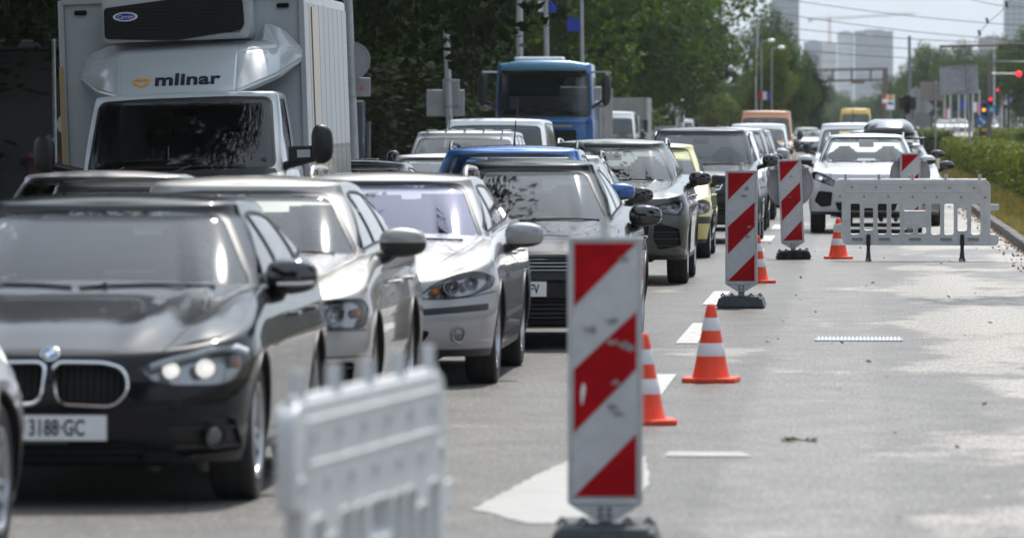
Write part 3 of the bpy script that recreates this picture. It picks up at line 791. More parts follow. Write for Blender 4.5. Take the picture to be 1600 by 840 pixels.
LAGUNA = dict(seams=[[(.0, .695), (.2, .70), (.40, .70)], [(.55, .575), (.72, .59), (.87, .62)]], pm=P_SILV, L=4.68, W=1.77, H=1.395, wr=.318, ya=.88, yb=3.62, D0=.72, n0=2.7,
    front=[(.15, .14), (.24, .03), (.34, .0), (.50, .0), (.56, .03), (.66, .06), (.76, .16), (.85, .26)],
    zt=[(0, .70), (.3, .79), (.8, .87), (1.25, .925), (1.7, .96), (4.6, 1.03)], ridges=[(.30, .50, .06, .012), (.62, .74, .07, .012)], rf=.07,
    yw0=1.25, yw1=2.05, yr1=3.9, yr0=4.45, xw0=.70, xw1=.53, zw0=.92, zw1=1.30, glass='violet_window_glass', mirror=(.985, 1.72, .965), msize=(.27, .17, .125), mcol='paint', hood=[(.42, .12), (.56, .5), (.70, 1.1), (.75, 1.3)],
    holes=[dict(p=rpoly([(.10, .68), (.36, .675), (.345, .59), (.12, .59)], .02), slats=4, m=GAP), dict(n='bumper_intake', p=rpoly([(-.48, .375), (.48, .375, .05), (.40, .275), (-.40, .275)], .03), mir=False, slats=3, m=GAP),
           dict(n='bumper_strip', p=rpoly([(.29, .462), (.83, .50), (.83, .545), (.29, .505)], .012), flush=1)],
    lamps=[dict(p=rpoly([(.385, .585, .02), (.48, .665), (.62, .735, .06), (.76, .755, .05), (.86, .71), (.845, .65), (.72, .60), (.50, .578)], .03), d=.1, b=[(.49, .625, .04, 'amber'), (.60, .655, .052, 'bowl'), (.72, .675, .05, 'bowl')])],
    fogs=[(.645, .345, .045)], fogblk=False, handles=(2.35, 3.3), handle_z=.83, spokes=7, rails=(.535, .055, P_SILV, .02), side_trim=(.42, .455, 1), belt=.04)

VW = dict(seams=[[(.0, .73), (.3, .73), (.56, .725)], [(.60, .59), (.87, .60)]], pm=P_BLACK, L=4.2, W=1.78, H=1.455, wr=.316, ya=.84, yb=3.42, D0=.55, n0=3.0,
    front=[(.15, .12), (.24, .03), (.42, .0), (.55, .0), (.62, .03), (.74, .05), (.84, .16)],
    zt=[(0, .74), (.3, .81), (.8, .88), (1.2, .93), (1.7, .97), (4.2, 1.05)], ridges=[(.38, .55, .05, .012)], rf=.06,
    yw0=1.15, yw1=1.95, yr1=3.5, yr0=4.05, xw0=.655, xw1=.46, zw0=.95, zw1=1.345, mirror=(.95, 1.6, 1.0), msize=(.26, .17, .14), mcol='black', hood=[(.45, .05), (.60, .5), (.72, 1.1), (.75, 1.2)],
    holes=[dict(p=rpoly([(-.60, .705), (.60, .705), (.55, .595), (-.55, .595)], .025), mir=False, slats=4, sm=mat('slat_chrome', (.3, .3, .31), .2, .8), m=GAP), dict(n='grille_strip', p=[(-.62, .585), (.62, .585), (.62, .575), (-.62, .575)], mir=False, flush=2, m=CHR),
           dict(n='bumper_intake', p=rpoly([(-.66, .40), (.66, .40), (.62, .23), (-.62, .23)], .03), mir=False, slats=5, m=GAP)],
    lamps=[dict(p=rpoly([(.58, .60), (.57, .72), (.75, .75), (.85, .74), (.87, .62)], .03), b=[(.66, .665, .05, 'bowl'), (.78, .675, .05, 'bowl')])],
    plate=(0, .468), ptext=[(.205, 'FV', 'RIGHT'), (.03, '·', 'LEFT')], handles=(2.2, 3.1))

BLUEC = dict(pm=P_BLUE, L=4.1, W=1.75, H=1.545, wr=.31, ya=.8, yb=3.4, D0=.5, zt=[(0, .80), (.4, .9), (1.15, 1.0), (1.6, 1.04), (4.1, 1.1)],
    yw0=1.1, yw1=1.75, yr1=3.45, yr0=3.95, xw0=.66, xw1=.53, zw0=1.01, zw1=1.44, mirror=(.98, 1.55, 1.13), msize=(.24, .15, .15), rails=(.56, .05, BLK, .018), antenna=(.0, 2.2, .22),
    lamps=[dict(p=rpoly([(.5, .66), (.5, .80), (.75, .83), (.83, .72), (.80, .66)], .03), b=[(.6, .73, .05, 'bowl'), (.73, .74, .045, 'amber')])], holes=[dict(p=rpoly([(-.45, .78), (.45, .78), (.4, .66), (-.4, .66)], .02), mir=False, slats=3, m=GAP)])
HATCH = dict(pm=P_SILV, L=4.25, W=1.76, H=1.45, wr=.31, zt=[(0, .74), (.4, .83), (1.15, .95), (1.6, .98), (4.2, 1.06)], yw0=1.12, yw1=1.85, yr1=3.6, yr0=4.1, xw0=.68, xw1=.5, zw0=.955, zw1=1.34, yb=3.4,
    mirror=(.97, 1.6, 1.03), msize=(.26, .16, .13), mcol='black', rails=(.55, .05, GLB, .016), hood=[(.45, .05), (.60, .5), (.72, 1.1), (.75, 1.2)],
    lamps=[dict(p=rpoly([(.46, .62), (.5, .71), (.8, .76), (.87, .68), (.82, .63)], .03), b=[(.58, .665, .045, 'bowl'), (.72, .69, .045, 'bowl')])],
    holes=[dict(p=rpoly([(-.40, .70), (.40, .70), (.34, .58), (-.34, .58)], .02), mir=False, slats=3, m=GAP), dict(n='bumper_intake', p=rpoly([(-.6, .42), (.6, .42), (.5, .26), (-.5, .26)], .03), mir=False, slats=3, m=GAP)])
Q3 = dict(seams=[[(.0, .885), (.3, .885), (.45, .875)], [(.66, .765), (.86, .745)]], pm=P_GREEN, L=4.48, W=1.84, H=1.575, wr=.352, ya=.88, yb=3.56, D0=.55, n0=3.2, zs=.27, arch_trim=True, tw=.225,
    front=[(.2, .16), (.30, .04), (.40, .01), (.6, .0), (.78, .01), (.88, .05), (.98, .14)],
    side=[(.2, .05), (.34, .02), (.5, .015), (.74, .0), (.84, .004), (.92, .03), (1.2, .09)],
    zt=[(0, .93), (.3, .98), (.8, 1.03), (1.25, 1.07), (1.7, 1.10), (4.5, 1.16)], ridges=[(.34, .52, .05, .022), (.66, .78, .05, .02)], rf=.05, crown=.035,
    yw0=1.25, yw1=1.98, yr1=3.75, yr0=4.3, xw0=.70, xw1=.54, zw0=1.09, zw1=1.47, mirror=(1.0, 1.7, 1.13), msize=(.25, .16, .17), mcol='black', glass='window_glass',
    holes=[dict(n='grille', p=rpoly([(-.36, .86), (.36, .86), (.50, .74), (.50, .56), (.36, .44), (-.36, .44), (-.50, .56), (-.50, .74)], .02), mir=False, slats=14, vert=True, sm=mat('slat_dark2', (.04, .04, .045), .3), ring=mat('grille_frame', (.10, .10, .11), .25, .8), m=GAP, d=.05),
           dict(n='side_intake', p=rpoly([(.56, .68, .01), (.82, .60, .02), (.84, .42), (.60, .38), (.54, .50)], .03), m=GAP, slats=4, sr=.006), dict(n='bumper_intake', p=rpoly([(-.46, .40), (.46, .40), (.40, .33), (-.40, .33)], .02), mir=False, slats=2, m=GAP)],
    lamps=[dict(p=rpoly([(.45, .805, .01), (.60, .855), (.84, .905, .02), (.87, .86), (.83, .755, .02), (.66, .775)], .015), d=.07, b=[(.66, .822, .028, 'proj'), (.76, .835, .028, 'proj')], drl=[(.56, .79), (.70, .80), (.80, .78), (.835, .83), (.84, .88)], dr=.009)],
    rails=(.60, .05, ALU, .016), hood=[(.46, .05), (.60, .5), (.74, 1.1), (.77, 1.3)], handles=(2.3, 3.15), handle_z=.93, spokes=5, side_y=None)
del Q3['side_y']
YEL = dict(pm=P_YEL, L=3.84, W=1.65, H=1.50, wr=.29, ya=.72, yb=3.16, D0=.62, n0=2.6, zt=[(0, .70), (.3, .79), (.7, .87), (1.1, .97), (1.5, 1.0), (3.8, 1.04)], yw0=1.0, yw1=1.75, yr1=3.2, yr0=3.72, xw0=.62, xw1=.47, zw0=.965, zw1=1.40, tw=.18,
    front=[(.15, .12), (.24, .03), (.45, .0), (.56, .03), (.68, .12), (.8, .24)], pillars=(2.25,), mirror=(.90, 1.42, 1.01), msize=(.23, .14, .16), mcol='plastic', spokes=7, rf=.07,
    lamps=[dict(p=rpoly([(.34, .58, .02), (.50, .68), (.70, .76, .04), (.80, .72), (.79, .60), (.60, .56)], .04), b=[(.52, .63, .045, 'bowl'), (.65, .66, .045, 'bowl'), (.745, .65, .045, 'amber')])],
    holes=[dict(n='bumper_strip', p=rpoly([(-.81, .45), (.81, .45), (.81, .54), (-.81, .54)], .01), mir=False, flush=1), dict(n='bumper_intake', p=rpoly([(-.5, .40), (.5, .40), (.42, .27), (-.42, .27)], .03), mir=False, slats=2, m=GAP)], handles=(2.0,), side_trim=(.45, .52, 1))
RAV = dict(pm=P_GREY, L=4.4, W=1.85, H=1.70, wr=.36, ya=.88, yb=3.5, D0=.6, n0=3.0, zs=.30, tw=.225, zt=[(0, .93), (.3, 1.0), (.8, 1.06), (1.2, 1.11), (1.7, 1.15), (4.4, 1.20)], yw0=1.15, yw1=1.8, yr1=3.8, yr0=4.25, xw0=.74, xw1=.60, zw0=1.12, zw1=1.585, pil=.06,
    front=[(.2, .14), (.30, .03), (.5, .0), (.72, .0), (.85, .05), (.98, .16)], mirror=(1.04, 1.6, 1.20), msize=(.25, .19, .16), mcol="black", rails=(.68, .05, ALU, .018), spokes=5,
    lamps=[dict(p=rpoly([(.42, .80), (.46, .92), (.76, .97), (.86, .88), (.83, .78)], .04), b=[(.55, .865, .055, 'bowl'), (.70, .87, .055, 'bowl')])],
    holes=[dict(p=rpoly([(-.38, .90), (.38, .90), (.32, .78), (-.32, .78)], .03), mir=False, slats=3, sm=CHR, ring=CHR, m=GAP), dict(n='bumper_intake', p=rpoly([(-.5, .60), (.5, .60), (.45, .42), (-.45, .42)], .03), mir=False, slats=3, m=GAP), dict(n='side_intake', p=rpoly([(.60, .62), (.80, .62), (.78, .46), (.58, .46)], .03), slats=2, sm=ALU)])
P3008 = dict(pm=P_WHITE, L=4.45, W=1.84, H=1.60, wr=.36, ya=.90, yb=3.57, D0=.6, n0=3.0, zs=.30, tw=.225, arch_trim=True,
    front=[(.2, .16), (.30, .05), (.42, .0), (.7, .0), (.82, .03), (.98, .12)], side=[(.2, .05), (.34, .02), (.5, .01), (.80, .0), (.9, .02), (1.2, .09)],
    zt=[(0, .96), (.3, 1.0), (.8, 1.05), (1.2, 1.09), (1.7, 1.13), (4.4, 1.20)], ridges=[(.40, .60, .05, .014)], yw0=1.2, yw1=1.9, yr1=3.7, yr0=4.25, xw0=.72, xw1=.56, zw0=1.11, zw1=1.51, pil=.06,
    mirror=(.99, 1.65, 1.16), msize=(.25, .16, .17), mcol='half', hood=[(.55, .05), (.66, .5), (.76, 1.1), (.78, 1.25)],
    holes=[dict(n='grille', p=rpoly([(-.50, .84), (.50, .84), (.42, .60), (-.42, .60)], .06), mir=False, slats=7, sm=CHR, ring=CHR, m=GAP), dict(n='side_intake', p=rpoly([(.54, .66, .02), (.76, .68), (.83, .52), (.72, .42), (.56, .44)], .03), m=GAP), dict(n='bumper_intake', p=rpoly([(-.5, .50), (.5, .50), (.45, .36), (-.45, .36)], .03), mir=False, slats=3, m=GAP)],
    lamps=[dict(p=rpoly([(.44, .79, .01), (.60, .90), (.80, .985), (.87, .95), (.86, .88), (.70, .81), (.52, .745)], .02), b=[(.62, .845, .035, 'proj'), (.73, .88, .04, 'lit'), (.52, .785, .03, 'amber')], drl=[(.50, .845), (.62, .915), (.78, .975)], dr=.008)], rails=(.60, .045, ALU, .014))
SUVB = dict(RAV, pm=P_SILV, mcol='paint', holes=RAV['holes'][:2], rails=(.66, .05, GLB, .018))
SEDAN = dict(pm=P_SILV, detail=1, H=1.42, handles=(), doors=False, seats=True, visor=False, zt=[(0, .72), (.4, .82), (1.2, .93), (1.6, .96), (4.4, 1.02)],
    lamps=[dict(p=rpoly([(.5, .58), (.5, .70), (.8, .73), (.84, .62)], .03, 2))], holes=[dict(p=[(-.4, .68), (.4, .68), (.36, .55), (-.36, .55)], mir=False, m=GAP), dict(n='bumper_intake', p=[(-.6, .40), (.6, .40), (.5, .26), (-.5, .26)], mir=False, m=GAP)])
SMALLSUV = dict(SEDAN, L=4.4, W=1.84, H=1.66, zs=.28, wr=.35, zt=[(0, .92), (.4, 1.0), (1.2, 1.10), (1.7, 1.14), (4.4, 1.2)], yw0=1.15, yw1=1.8, yr1=3.8, yr0=4.2, xw0=.72, xw1=.57, zw0=1.11, zw1=1.54, mirror=(1.02, 1.6, 1.18), mcol='black',
    lamps=[dict(p=rpoly([(.45, .78), (.5, .90), (.8, .94), (.86, .80)], .03, 2))], holes=[dict(p=[(-.4, .88), (.4, .88), (.36, .68), (-.36, .68)], mir=False, m=GAP), dict(n='bumper_intake', p=[(-.7, .56), (.7, .56), (.6, .32), (-.6, .32)], mir=False, m=GAP)])
VAN = dict(SEDAN, pm=P_WHITE, L=4.6, W=1.85, H=1.80, wr=.32, zs=.24, zt=[(0, .86), (.4, .98), (.9, 1.08), (1.4, 1.12), (4.6, 1.18)], yw0=.85, yw1=1.6, yr1=4.25, yr0=4.45, xw0=.76, xw1=.66, zw0=1.10, zw1=1.62, yb=3.6, mirror=(1.05, 1.4, 1.22), msize=(.2, .26, .16), mcol='black', roofc=.03, roofx=.03,
    lamps=[dict(p=rpoly([(.55, .70), (.58, .90), (.84, .96), (.86, .74)], .03, 2))], holes=[dict(p=[(-.45, .84), (.45, .84), (.42, .70), (-.42, .70)], mir=False, m=GAP)])
HIGHVAN = dict(VAN, L=5.4, W=1.98, H=2.25, zt=[(0, 1.0), (.4, 1.12), (.9, 1.22), (1.5, 1.26), (5.4, 1.3)], yw0=.75, yw1=1.6, yr1=5.1, yr0=5.25, xw0=.82, xw1=.74, zw0=1.25, zw1=1.98, yb=4.3, pillars=(2.2, 3.6), mirror=(1.14, 1.35, 1.42), msize=(.2, .36, .18))
# ---------------------------------------------------------------- ground
def nodes_mat(name):
    m = bpy.data.materials.new(name); m.use_nodes = True; MATS[name] = m; t = m.node_tree; return m, t, t.nodes['Principled BSDF']
def N(t, typ, **k):
    n = t.nodes.new(typ)
    for a, b in k.items():
        if a in n.inputs: n.inputs[a].default_value = b
        else: setattr(n, a, b)
    return n
def ramp(t, src, p0, c0, p1, c1):
    r = t.nodes.new('ShaderNodeValToRGB'); e = r.color_ramp.elements; e[0].position = p0; e[1].position = p1; e[0].color = (*c0, 1) if not isinstance(c0, float) else (c0,) * 3 + (1,); e[1].color = (*c1, 1) if not isinstance(c1, float) else (c1,) * 3 + (1,)
    t.links.new(src, r.inputs['Fac']); return r.outputs['Color']
m_, t_, b_ = nodes_mat('asphalt')
tc = N(t_, 'ShaderNodeTexCoord'); L = t_.links.new
def mapping(sx, sy, sz=1, loc=(0, 0, 0)):
    q = N(t_, 'ShaderNodeMapping'); q.inputs['Scale'].default_value = (sx, sy, sz); q.inputs['Location'].default_value = loc; L(tc.outputs['Object'], q.inputs['Vector']); return q.outputs[0]
big = N(t_, 'ShaderNodeTexNoise', Scale=.35, Detail=6.0, Roughness=.6); L(mapping(1, .45), big.inputs['Vector'])
mid = N(t_, 'ShaderNodeTexNoise', Scale=2.2, Detail=8.0, Roughness=.65); L(mapping(1, .6), mid.inputs['Vector'])
fine = N(t_, 'ShaderNodeTexNoise', Scale=55., Detail=5.0); L(mapping(1, 1), fine.inputs['Vector'])
agg = N(t_, 'ShaderNodeTexVoronoi', Scale=75.); L(mapping(1, 1), agg.inputs['Vector'])
sepx = N(t_, 'ShaderNodeSeparateXYZ'); L(tc.outputs['Object'], sepx.inputs[0])
c1 = ramp(t_, mid.outputs['Fac'], .30, (.115, .110, .104), .72, (.185, .178, .168))
mm = N(t_, 'ShaderNodeMix', data_type='RGBA', blend_type='MULTIPLY'); mm.inputs['Factor'].default_value = 1.0
L(c1, mm.inputs['A']); L(ramp(t_, fine.outputs['Fac'], .30, .45, .70, 1.6), mm.inputs['B'])
gr2 = N(t_, 'ShaderNodeTexNoise', Scale=45., Detail=4.0, Roughness=.75); L(mapping(1, .07), gr2.inputs['Vector'])
mmb = N(t_, 'ShaderNodeMix', data_type='RGBA', blend_type='MULTIPLY'); mmb.inputs['Factor'].default_value = 1.0
# paler streaks set by noise, denser towards the right side of the lane
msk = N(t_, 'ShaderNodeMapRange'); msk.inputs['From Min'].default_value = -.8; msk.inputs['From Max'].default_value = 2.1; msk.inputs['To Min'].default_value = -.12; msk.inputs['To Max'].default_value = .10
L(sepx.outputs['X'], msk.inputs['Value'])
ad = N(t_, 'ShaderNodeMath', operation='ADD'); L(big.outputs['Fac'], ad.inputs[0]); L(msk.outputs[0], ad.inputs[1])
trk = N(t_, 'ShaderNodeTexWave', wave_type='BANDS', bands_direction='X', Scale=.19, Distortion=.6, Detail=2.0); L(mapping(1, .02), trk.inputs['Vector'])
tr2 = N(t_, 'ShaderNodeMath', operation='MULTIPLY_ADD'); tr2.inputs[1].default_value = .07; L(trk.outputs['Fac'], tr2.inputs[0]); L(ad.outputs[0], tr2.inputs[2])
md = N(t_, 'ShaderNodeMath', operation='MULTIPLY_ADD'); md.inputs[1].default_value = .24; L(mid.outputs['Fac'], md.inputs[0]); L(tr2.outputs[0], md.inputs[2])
pale_mask = ramp(t_, md.outputs[0], .655, 0.0, .72, 1.0)
mm2 = N(t_, 'ShaderNodeMix', data_type='RGBA'); L(pale_mask, mm2.inputs['Factor']); L(mm.outputs['Result'], mm2.inputs['A'])
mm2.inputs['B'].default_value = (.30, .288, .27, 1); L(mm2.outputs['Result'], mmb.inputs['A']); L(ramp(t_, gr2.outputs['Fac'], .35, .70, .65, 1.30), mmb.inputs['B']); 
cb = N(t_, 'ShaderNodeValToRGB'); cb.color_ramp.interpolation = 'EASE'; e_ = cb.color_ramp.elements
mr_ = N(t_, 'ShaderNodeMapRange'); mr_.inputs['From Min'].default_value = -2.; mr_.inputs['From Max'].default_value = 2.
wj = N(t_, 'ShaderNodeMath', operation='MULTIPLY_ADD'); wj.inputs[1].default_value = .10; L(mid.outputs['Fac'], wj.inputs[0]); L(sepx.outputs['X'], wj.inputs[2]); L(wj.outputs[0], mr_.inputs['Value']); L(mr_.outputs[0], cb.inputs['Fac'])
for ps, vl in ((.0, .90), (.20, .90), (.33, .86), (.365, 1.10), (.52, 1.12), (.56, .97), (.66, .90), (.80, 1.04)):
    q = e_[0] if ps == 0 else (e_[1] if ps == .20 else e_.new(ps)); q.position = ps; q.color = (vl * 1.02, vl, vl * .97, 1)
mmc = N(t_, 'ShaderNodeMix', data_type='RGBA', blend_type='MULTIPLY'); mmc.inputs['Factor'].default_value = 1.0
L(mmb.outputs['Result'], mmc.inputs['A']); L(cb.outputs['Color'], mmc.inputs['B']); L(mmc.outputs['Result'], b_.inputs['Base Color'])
rr = N(t_, 'ShaderNodeMapRange'); rr.inputs['To Min'].default_value = .45; rr.inputs['To Max'].default_value = .55; L(pale_mask, rr.inputs['Value']); L(rr.outputs[0], b_.inputs['Roughness'])
bp = N(t_, 'ShaderNodeBump', Strength=.35, Distance=.004); L(agg.outputs['Distance'], bp.inputs['Height']); L(bp.outputs['Normal'], b_.inputs['Normal'])
b_.inputs['Specular IOR Level'].default_value = .16
ASPH = m_
def sheet(name, pts, m, z=0., kind='structure', sub=None):
    b = MB(); b.add([(x, y, z) for x, y in pts], [tuple(range(len(pts)))]); o = b.build(name, m); o['kind'] = kind; return o
SOIL = mat('soil_and_dry_grass', (.10, .085, .045), .9, noise=.4, nscale=1.5, col2=(.09, .12, .035), bump=.6, bscale=6)
sheet('ground', [(-4000, -400), (4000, -400), (4000, 6500), (-4000, 6500)], SOIL, -.03)
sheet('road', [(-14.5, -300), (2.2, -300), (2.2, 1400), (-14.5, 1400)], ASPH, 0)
sheet('tram_road', [(8, -300), (30, -300), (30, 430), (8, 430)], mat('tram_asphalt', (.11, .107, .102), .7, noise=.25, nscale=1.5), -.01)
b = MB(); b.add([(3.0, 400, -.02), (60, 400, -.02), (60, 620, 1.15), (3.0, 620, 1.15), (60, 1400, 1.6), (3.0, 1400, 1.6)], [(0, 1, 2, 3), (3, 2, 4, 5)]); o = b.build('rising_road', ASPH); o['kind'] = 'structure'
sheet('left_pavement', [(-40, -300), (-14.65, -300), (-14.65, 1400), (-40, 1400)], mat('pavement_grey', (.18, .175, .165), .85, noise=.2, nscale=1.), .12)
KERB = mat('kerb_concrete', (.10, .097, .09), .85, noise=.25, nscale=5, bump=.4, bscale=30)
kb = MB(); kb.box((0, 0, 0), (.15, .985, .22), top=.9); kme = kb.mesh('kerb_stone', KERB, bevel=.012)
kr = bpy.data.objects.new('right_kerb', None); COL.objects.link(kr); kr['kind'] = 'structure'
for i in range(150):
    o = link('kerb_stone', kme, kr, (2.275 + random.uniform(-.006, .006), 30.5 + i, .03 + random.uniform(-.006, .006)))
b = MB(); b.box((2.275, 690, .03), (.15, 1019, .22)); b.box((-14.575, 500, .03), (.15, 1800, .22)); b.box((2.275, -135, .03), (.15, 330, .22)); o = b.build('far_kerb', KERB); o['kind'] = 'structure'
# verge: gently uneven bank
vs = []; fs = []; nx, ny = 9, 200
for j in range(ny):
    for i in range(nx):
        x = 2.35 + 5.6 * i / (nx - 1); y = -80 + 480 * j / (ny - 1); vs.append((x, y, .115 + .05 * math.sin(i * .8) * (i > 0) + .02 * math.sin(y * 1.7 + i)))
for j in range(ny - 1):
    for i in range(nx - 1): fs.append((j * nx + i, j * nx + i + 1, (j + 1) * nx + i + 1, (j + 1) * nx + i))
b = MB(); b.add(vs, fs); o = b.build('verge', mat('verge_soil', (.10, .08, .045), .95, noise=.4, nscale=2.5, col2=(.13, .12, .05), bump=.5, bscale=8), ang=80); o['kind'] = 'structure'

# ---------------------------------------------------------------- road markings and pale patches
m_, t_, b_ = nodes_mat('worn_road_paint')
tc = N(t_, 'ShaderNodeTexCoord'); L = t_.links.new
n1 = N(t_, 'ShaderNodeTexNoise', Scale=9., Detail=9.0, Roughness=.75); L(tc.outputs['Object'], n1.inputs['Vector'])
L(ramp(t_, n1.outputs['Fac'], .38, (.22, .22, .21), .54, (.46, .455, .44)), b_.inputs['Base Color']); b_.inputs['Roughness'].default_value = .55
RP = m_
for k, (x, y, l) in enumerate([(-1.36, 46.9, 4.6), (-1.42, 56.5, 4.5), (-1.34, 36.9, 4.2), (-1.40, 66.5, 4.5), (-1.40, 76.5, 4.5), (-1.40, 86.5, 4.5), (-1.40, 96.5, 4.5), (-1.40, 107, 4.5)]):
    o = sheet('lane_dash', [(x - .085, y - l / 2), (x + .085, y - l / 2), (x + .085, y + l / 2), (x - .085, y + l / 2)], RP, .005)
for k in range(3): sheet('lane_dash', [(-4.68, 30 + k * 14), (-4.54, 30 + k * 14), (-4.54, 34 + k * 14), (-4.68, 34 + k * 14)], RP, .005)
# pale patch with ragged edges by the nearest panel
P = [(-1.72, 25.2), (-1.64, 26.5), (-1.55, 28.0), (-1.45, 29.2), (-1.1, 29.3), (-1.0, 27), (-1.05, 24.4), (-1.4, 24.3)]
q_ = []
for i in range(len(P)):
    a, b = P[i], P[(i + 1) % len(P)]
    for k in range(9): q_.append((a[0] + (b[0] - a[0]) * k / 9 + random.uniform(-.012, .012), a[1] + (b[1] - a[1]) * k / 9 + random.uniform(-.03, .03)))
sheet('pale_patch', q_, mat('pale_patch_tone', (.27, .265, .25), .5, noise=.3, nscale=3.5, col2=(.34, .33, .31)), .004)
sheet('pale_streak', [(-1.0, 29.3), (-.55, 29.3), (-.62, 29.7), (-1.0, 29.7)], MATS['pale_patch_tone'], .005)  # short pale streak beside the patch
# repair seam and polished wheel tracks
if 0: x0, x1 = -.62, -.1; sheet('asphalt_patch', [(x0, 18), (x1, 18), (x1 + .05, 44), (x0 + .05, 44)], mat('asphalt_repair', (.15, .148, .143), .52, noise=.15, nscale=40, bump=.3, bscale=200), .003)

# ---------------------------------------------------------------- foliage
def leaf_mat(name, c0, c1, tr=.35, sc=.5):
    m, t, b = nodes_mat(name); t.nodes.remove(b); o = t.nodes['Material Output']; L = t.links.new
    tc = N(t, 'ShaderNodeTexCoord'); n = N(t, 'ShaderNodeTexNoise', Scale=sc, Detail=5.0, Roughness=.7); L(tc.outputs['Object'], n.inputs['Vector'])
    c = ramp(t, n.outputs['Fac'], .35, c0, .68, c1); d = N(t, 'ShaderNodeBsdfPrincipled', Roughness=.6); d.inputs['Specular IOR Level'].default_value = .12 if max(c1) > .03 else .02; L(c, d.inputs['Base Color'])
    tl = N(t, 'ShaderNodeBsdfTranslucent'); mx = N(t, 'ShaderNodeMix', data_type='RGBA', blend_type='MULTIPLY'); mx.inputs['Factor'].default_value = 1; L(c, mx.inputs['A']); mx.inputs['B'].default_value = (1.5, 1.6, .6, 1); L(mx.outputs['Result'], tl.inputs['Color'])
    ms = N(t, 'ShaderNodeMixShader'); ms.inputs[0].default_value = tr; L(d.outputs[0], ms.inputs[1]); L(tl.outputs[0], ms.inputs[2]); L(ms.outputs[0], o.inputs['Surface'])
    return m
LF1 = leaf_mat('leaf_shaded', (.0035, .009, .0025), (.014, .026, .006), .16)  # deep canopy shade is put into this near-black leaf colour
LF2 = leaf_mat('leaf_mid', (.016, .040, .010), (.075, .115, .022), .34)
LF3 = leaf_mat('leaf_yellowish', (.05, .07, .02), (.13, .15, .035), .35)
HEDGE = leaf_mat('hedge_leaf', (.03, .055, .012), (.17, .19, .045), .3, 1.6)
BARK = mat('bark', (.06, .05, .04), .95, noise=.4, nscale=6, bump=.8, bscale=14)
def leaves(name, cen, nrm, size, m, asp=.55, jit=.9):
    """leaf quads: centres (n,3), preferred normals, sizes (n,)"""
    n = len(cen); v = nrm + rng.normal(0, jit, (n, 3)); v /= np.linalg.norm(v, axis=1)[:, None] + 1e-9
    a = rng.normal(0, 1, (n, 3)); u = np.cross(v, a); u /= np.linalg.norm(u, axis=1)[:, None] + 1e-9; w2 = np.cross(v, u)
    s = size[:, None]; fold = v * s * .12
    P = np.stack([cen - u * s, cen - w2 * s * asp + fold, cen + u * s, cen + w2 * s * asp + fold], 1).reshape(-1, 3)
    me = bpy.data.meshes.new(name); me.vertices.add(n * 4); me.vertices.foreach_set('co', P.astype(np.float32).ravel())
    me.loops.add(n * 4); me.loops.foreach_set('vertex_index', np.arange(n * 4, dtype=np.int32)); me.polygons.add(n); me.polygons.foreach_set('loop_start', np.arange(0, n * 4, 4, dtype=np.int32)); me.materials.append(m); me.update(calc_edges=True); me.validate()
    return me
def crown_mesh(name, Rr, Hh, nleaf, ls, m, lobes=34, seed=1, droop=.0):
    g = np.random.default_rng(seed); C = []; Nn = []
    for k in range(lobes):
        a = g.uniform(0, 2 * math.pi); zz = g.uniform(-1, 1); q = g.uniform(.35, .95) * math.sqrt(max(.08, 1 - zz * zz * .8)); c = np.array([Rr * q * math.cos(a), Rr * q * math.sin(a), Hh * .5 * zz])
        lr = Rr * g.uniform(.18, .36); n = int(nleaf / lobes * (lr / (Rr * .27)) ** 2)
        d = g.normal(0, 1, (n, 3)); d /= np.linalg.norm(d, axis=1)[:, None]; rad = lr * g.uniform(.55, 1.12, n)[:, None]
        p = c + d * rad * np.array([1, 1, .72]); p[:, 2] -= droop * (np.linalg.norm(p[:, :2], axis=1) / Rr) ** 2
        C.append(p); Nn.append(d + np.array([0, 0, .6]))
    C = np.concatenate(C); Nn = np.concatenate(Nn); ni = int(nleaf * .12)
    d = g.normal(0, 1, (ni, 3)); d /= np.linalg.norm(d, axis=1)[:, None]; Ci = d * g.uniform(.1, .74, ni)[:, None] * np.array([Rr, Rr, Hh * .5])
    n0 = len(C); C = np.concatenate([C, Ci]); Nn = np.concatenate([Nn, d])
    sz = g.uniform(.6, 1.25, len(C)) * ls; sz[n0:] *= 3.2
    return leaves(name, C, Nn, sz, m)
def trunk_mesh(name, r, h, Rr, seed, nb=7):
    rd = random.Random(seed); m = MB(); pts = [(0, 0, -.2), (0, 0, .25), (.05, 0, h * .5), (rd.uniform(-.2, .2), rd.uniform(-.2, .2), h)]
    m.tube(pts, [r * 1.5, r * 1.1, r * .9, r * .7], 10)
    for k in range(nb):
        a = 6.28 * k / nb + rd.uniform(-.3, .3); z0 = h * rd.uniform(.72, 1.0); q = Rr * rd.uniform(.5, .85)
        m.tube([(0, 0, z0), (q * .35 * math.cos(a), q * .35 * math.sin(a), z0 + q * .45), (q * math.cos(a), q * math.sin(a), z0 + q * rd.uniform(.6, 1.1))], [r * .5, r * .32, r * .08], 6)
    return m.mesh(name, BARK)
CRN = [crown_mesh('crown', 5.2, 8.0, 15000, .115, LF1, 40, 11), crown_mesh('crown', 5.0, 8.5, 13000, .13, LF2, 38, 12), crown_mesh('crown', 5.4, 8.0, 11000, .16, LF2, 34, 13), crown_mesh('crown', 4.2, 6.5, 9000, .15, LF3, 30, 14)]
TRK = [trunk_mesh('trunk', .24, 4.2, 4.5, 1), trunk_mesh('trunk', .28, 4.6, 4.5, 2), trunk_mesh('trunk', .26, 4.0, 5, 3), trunk_mesh('trunk', .2, 3.6, 4, 4)]
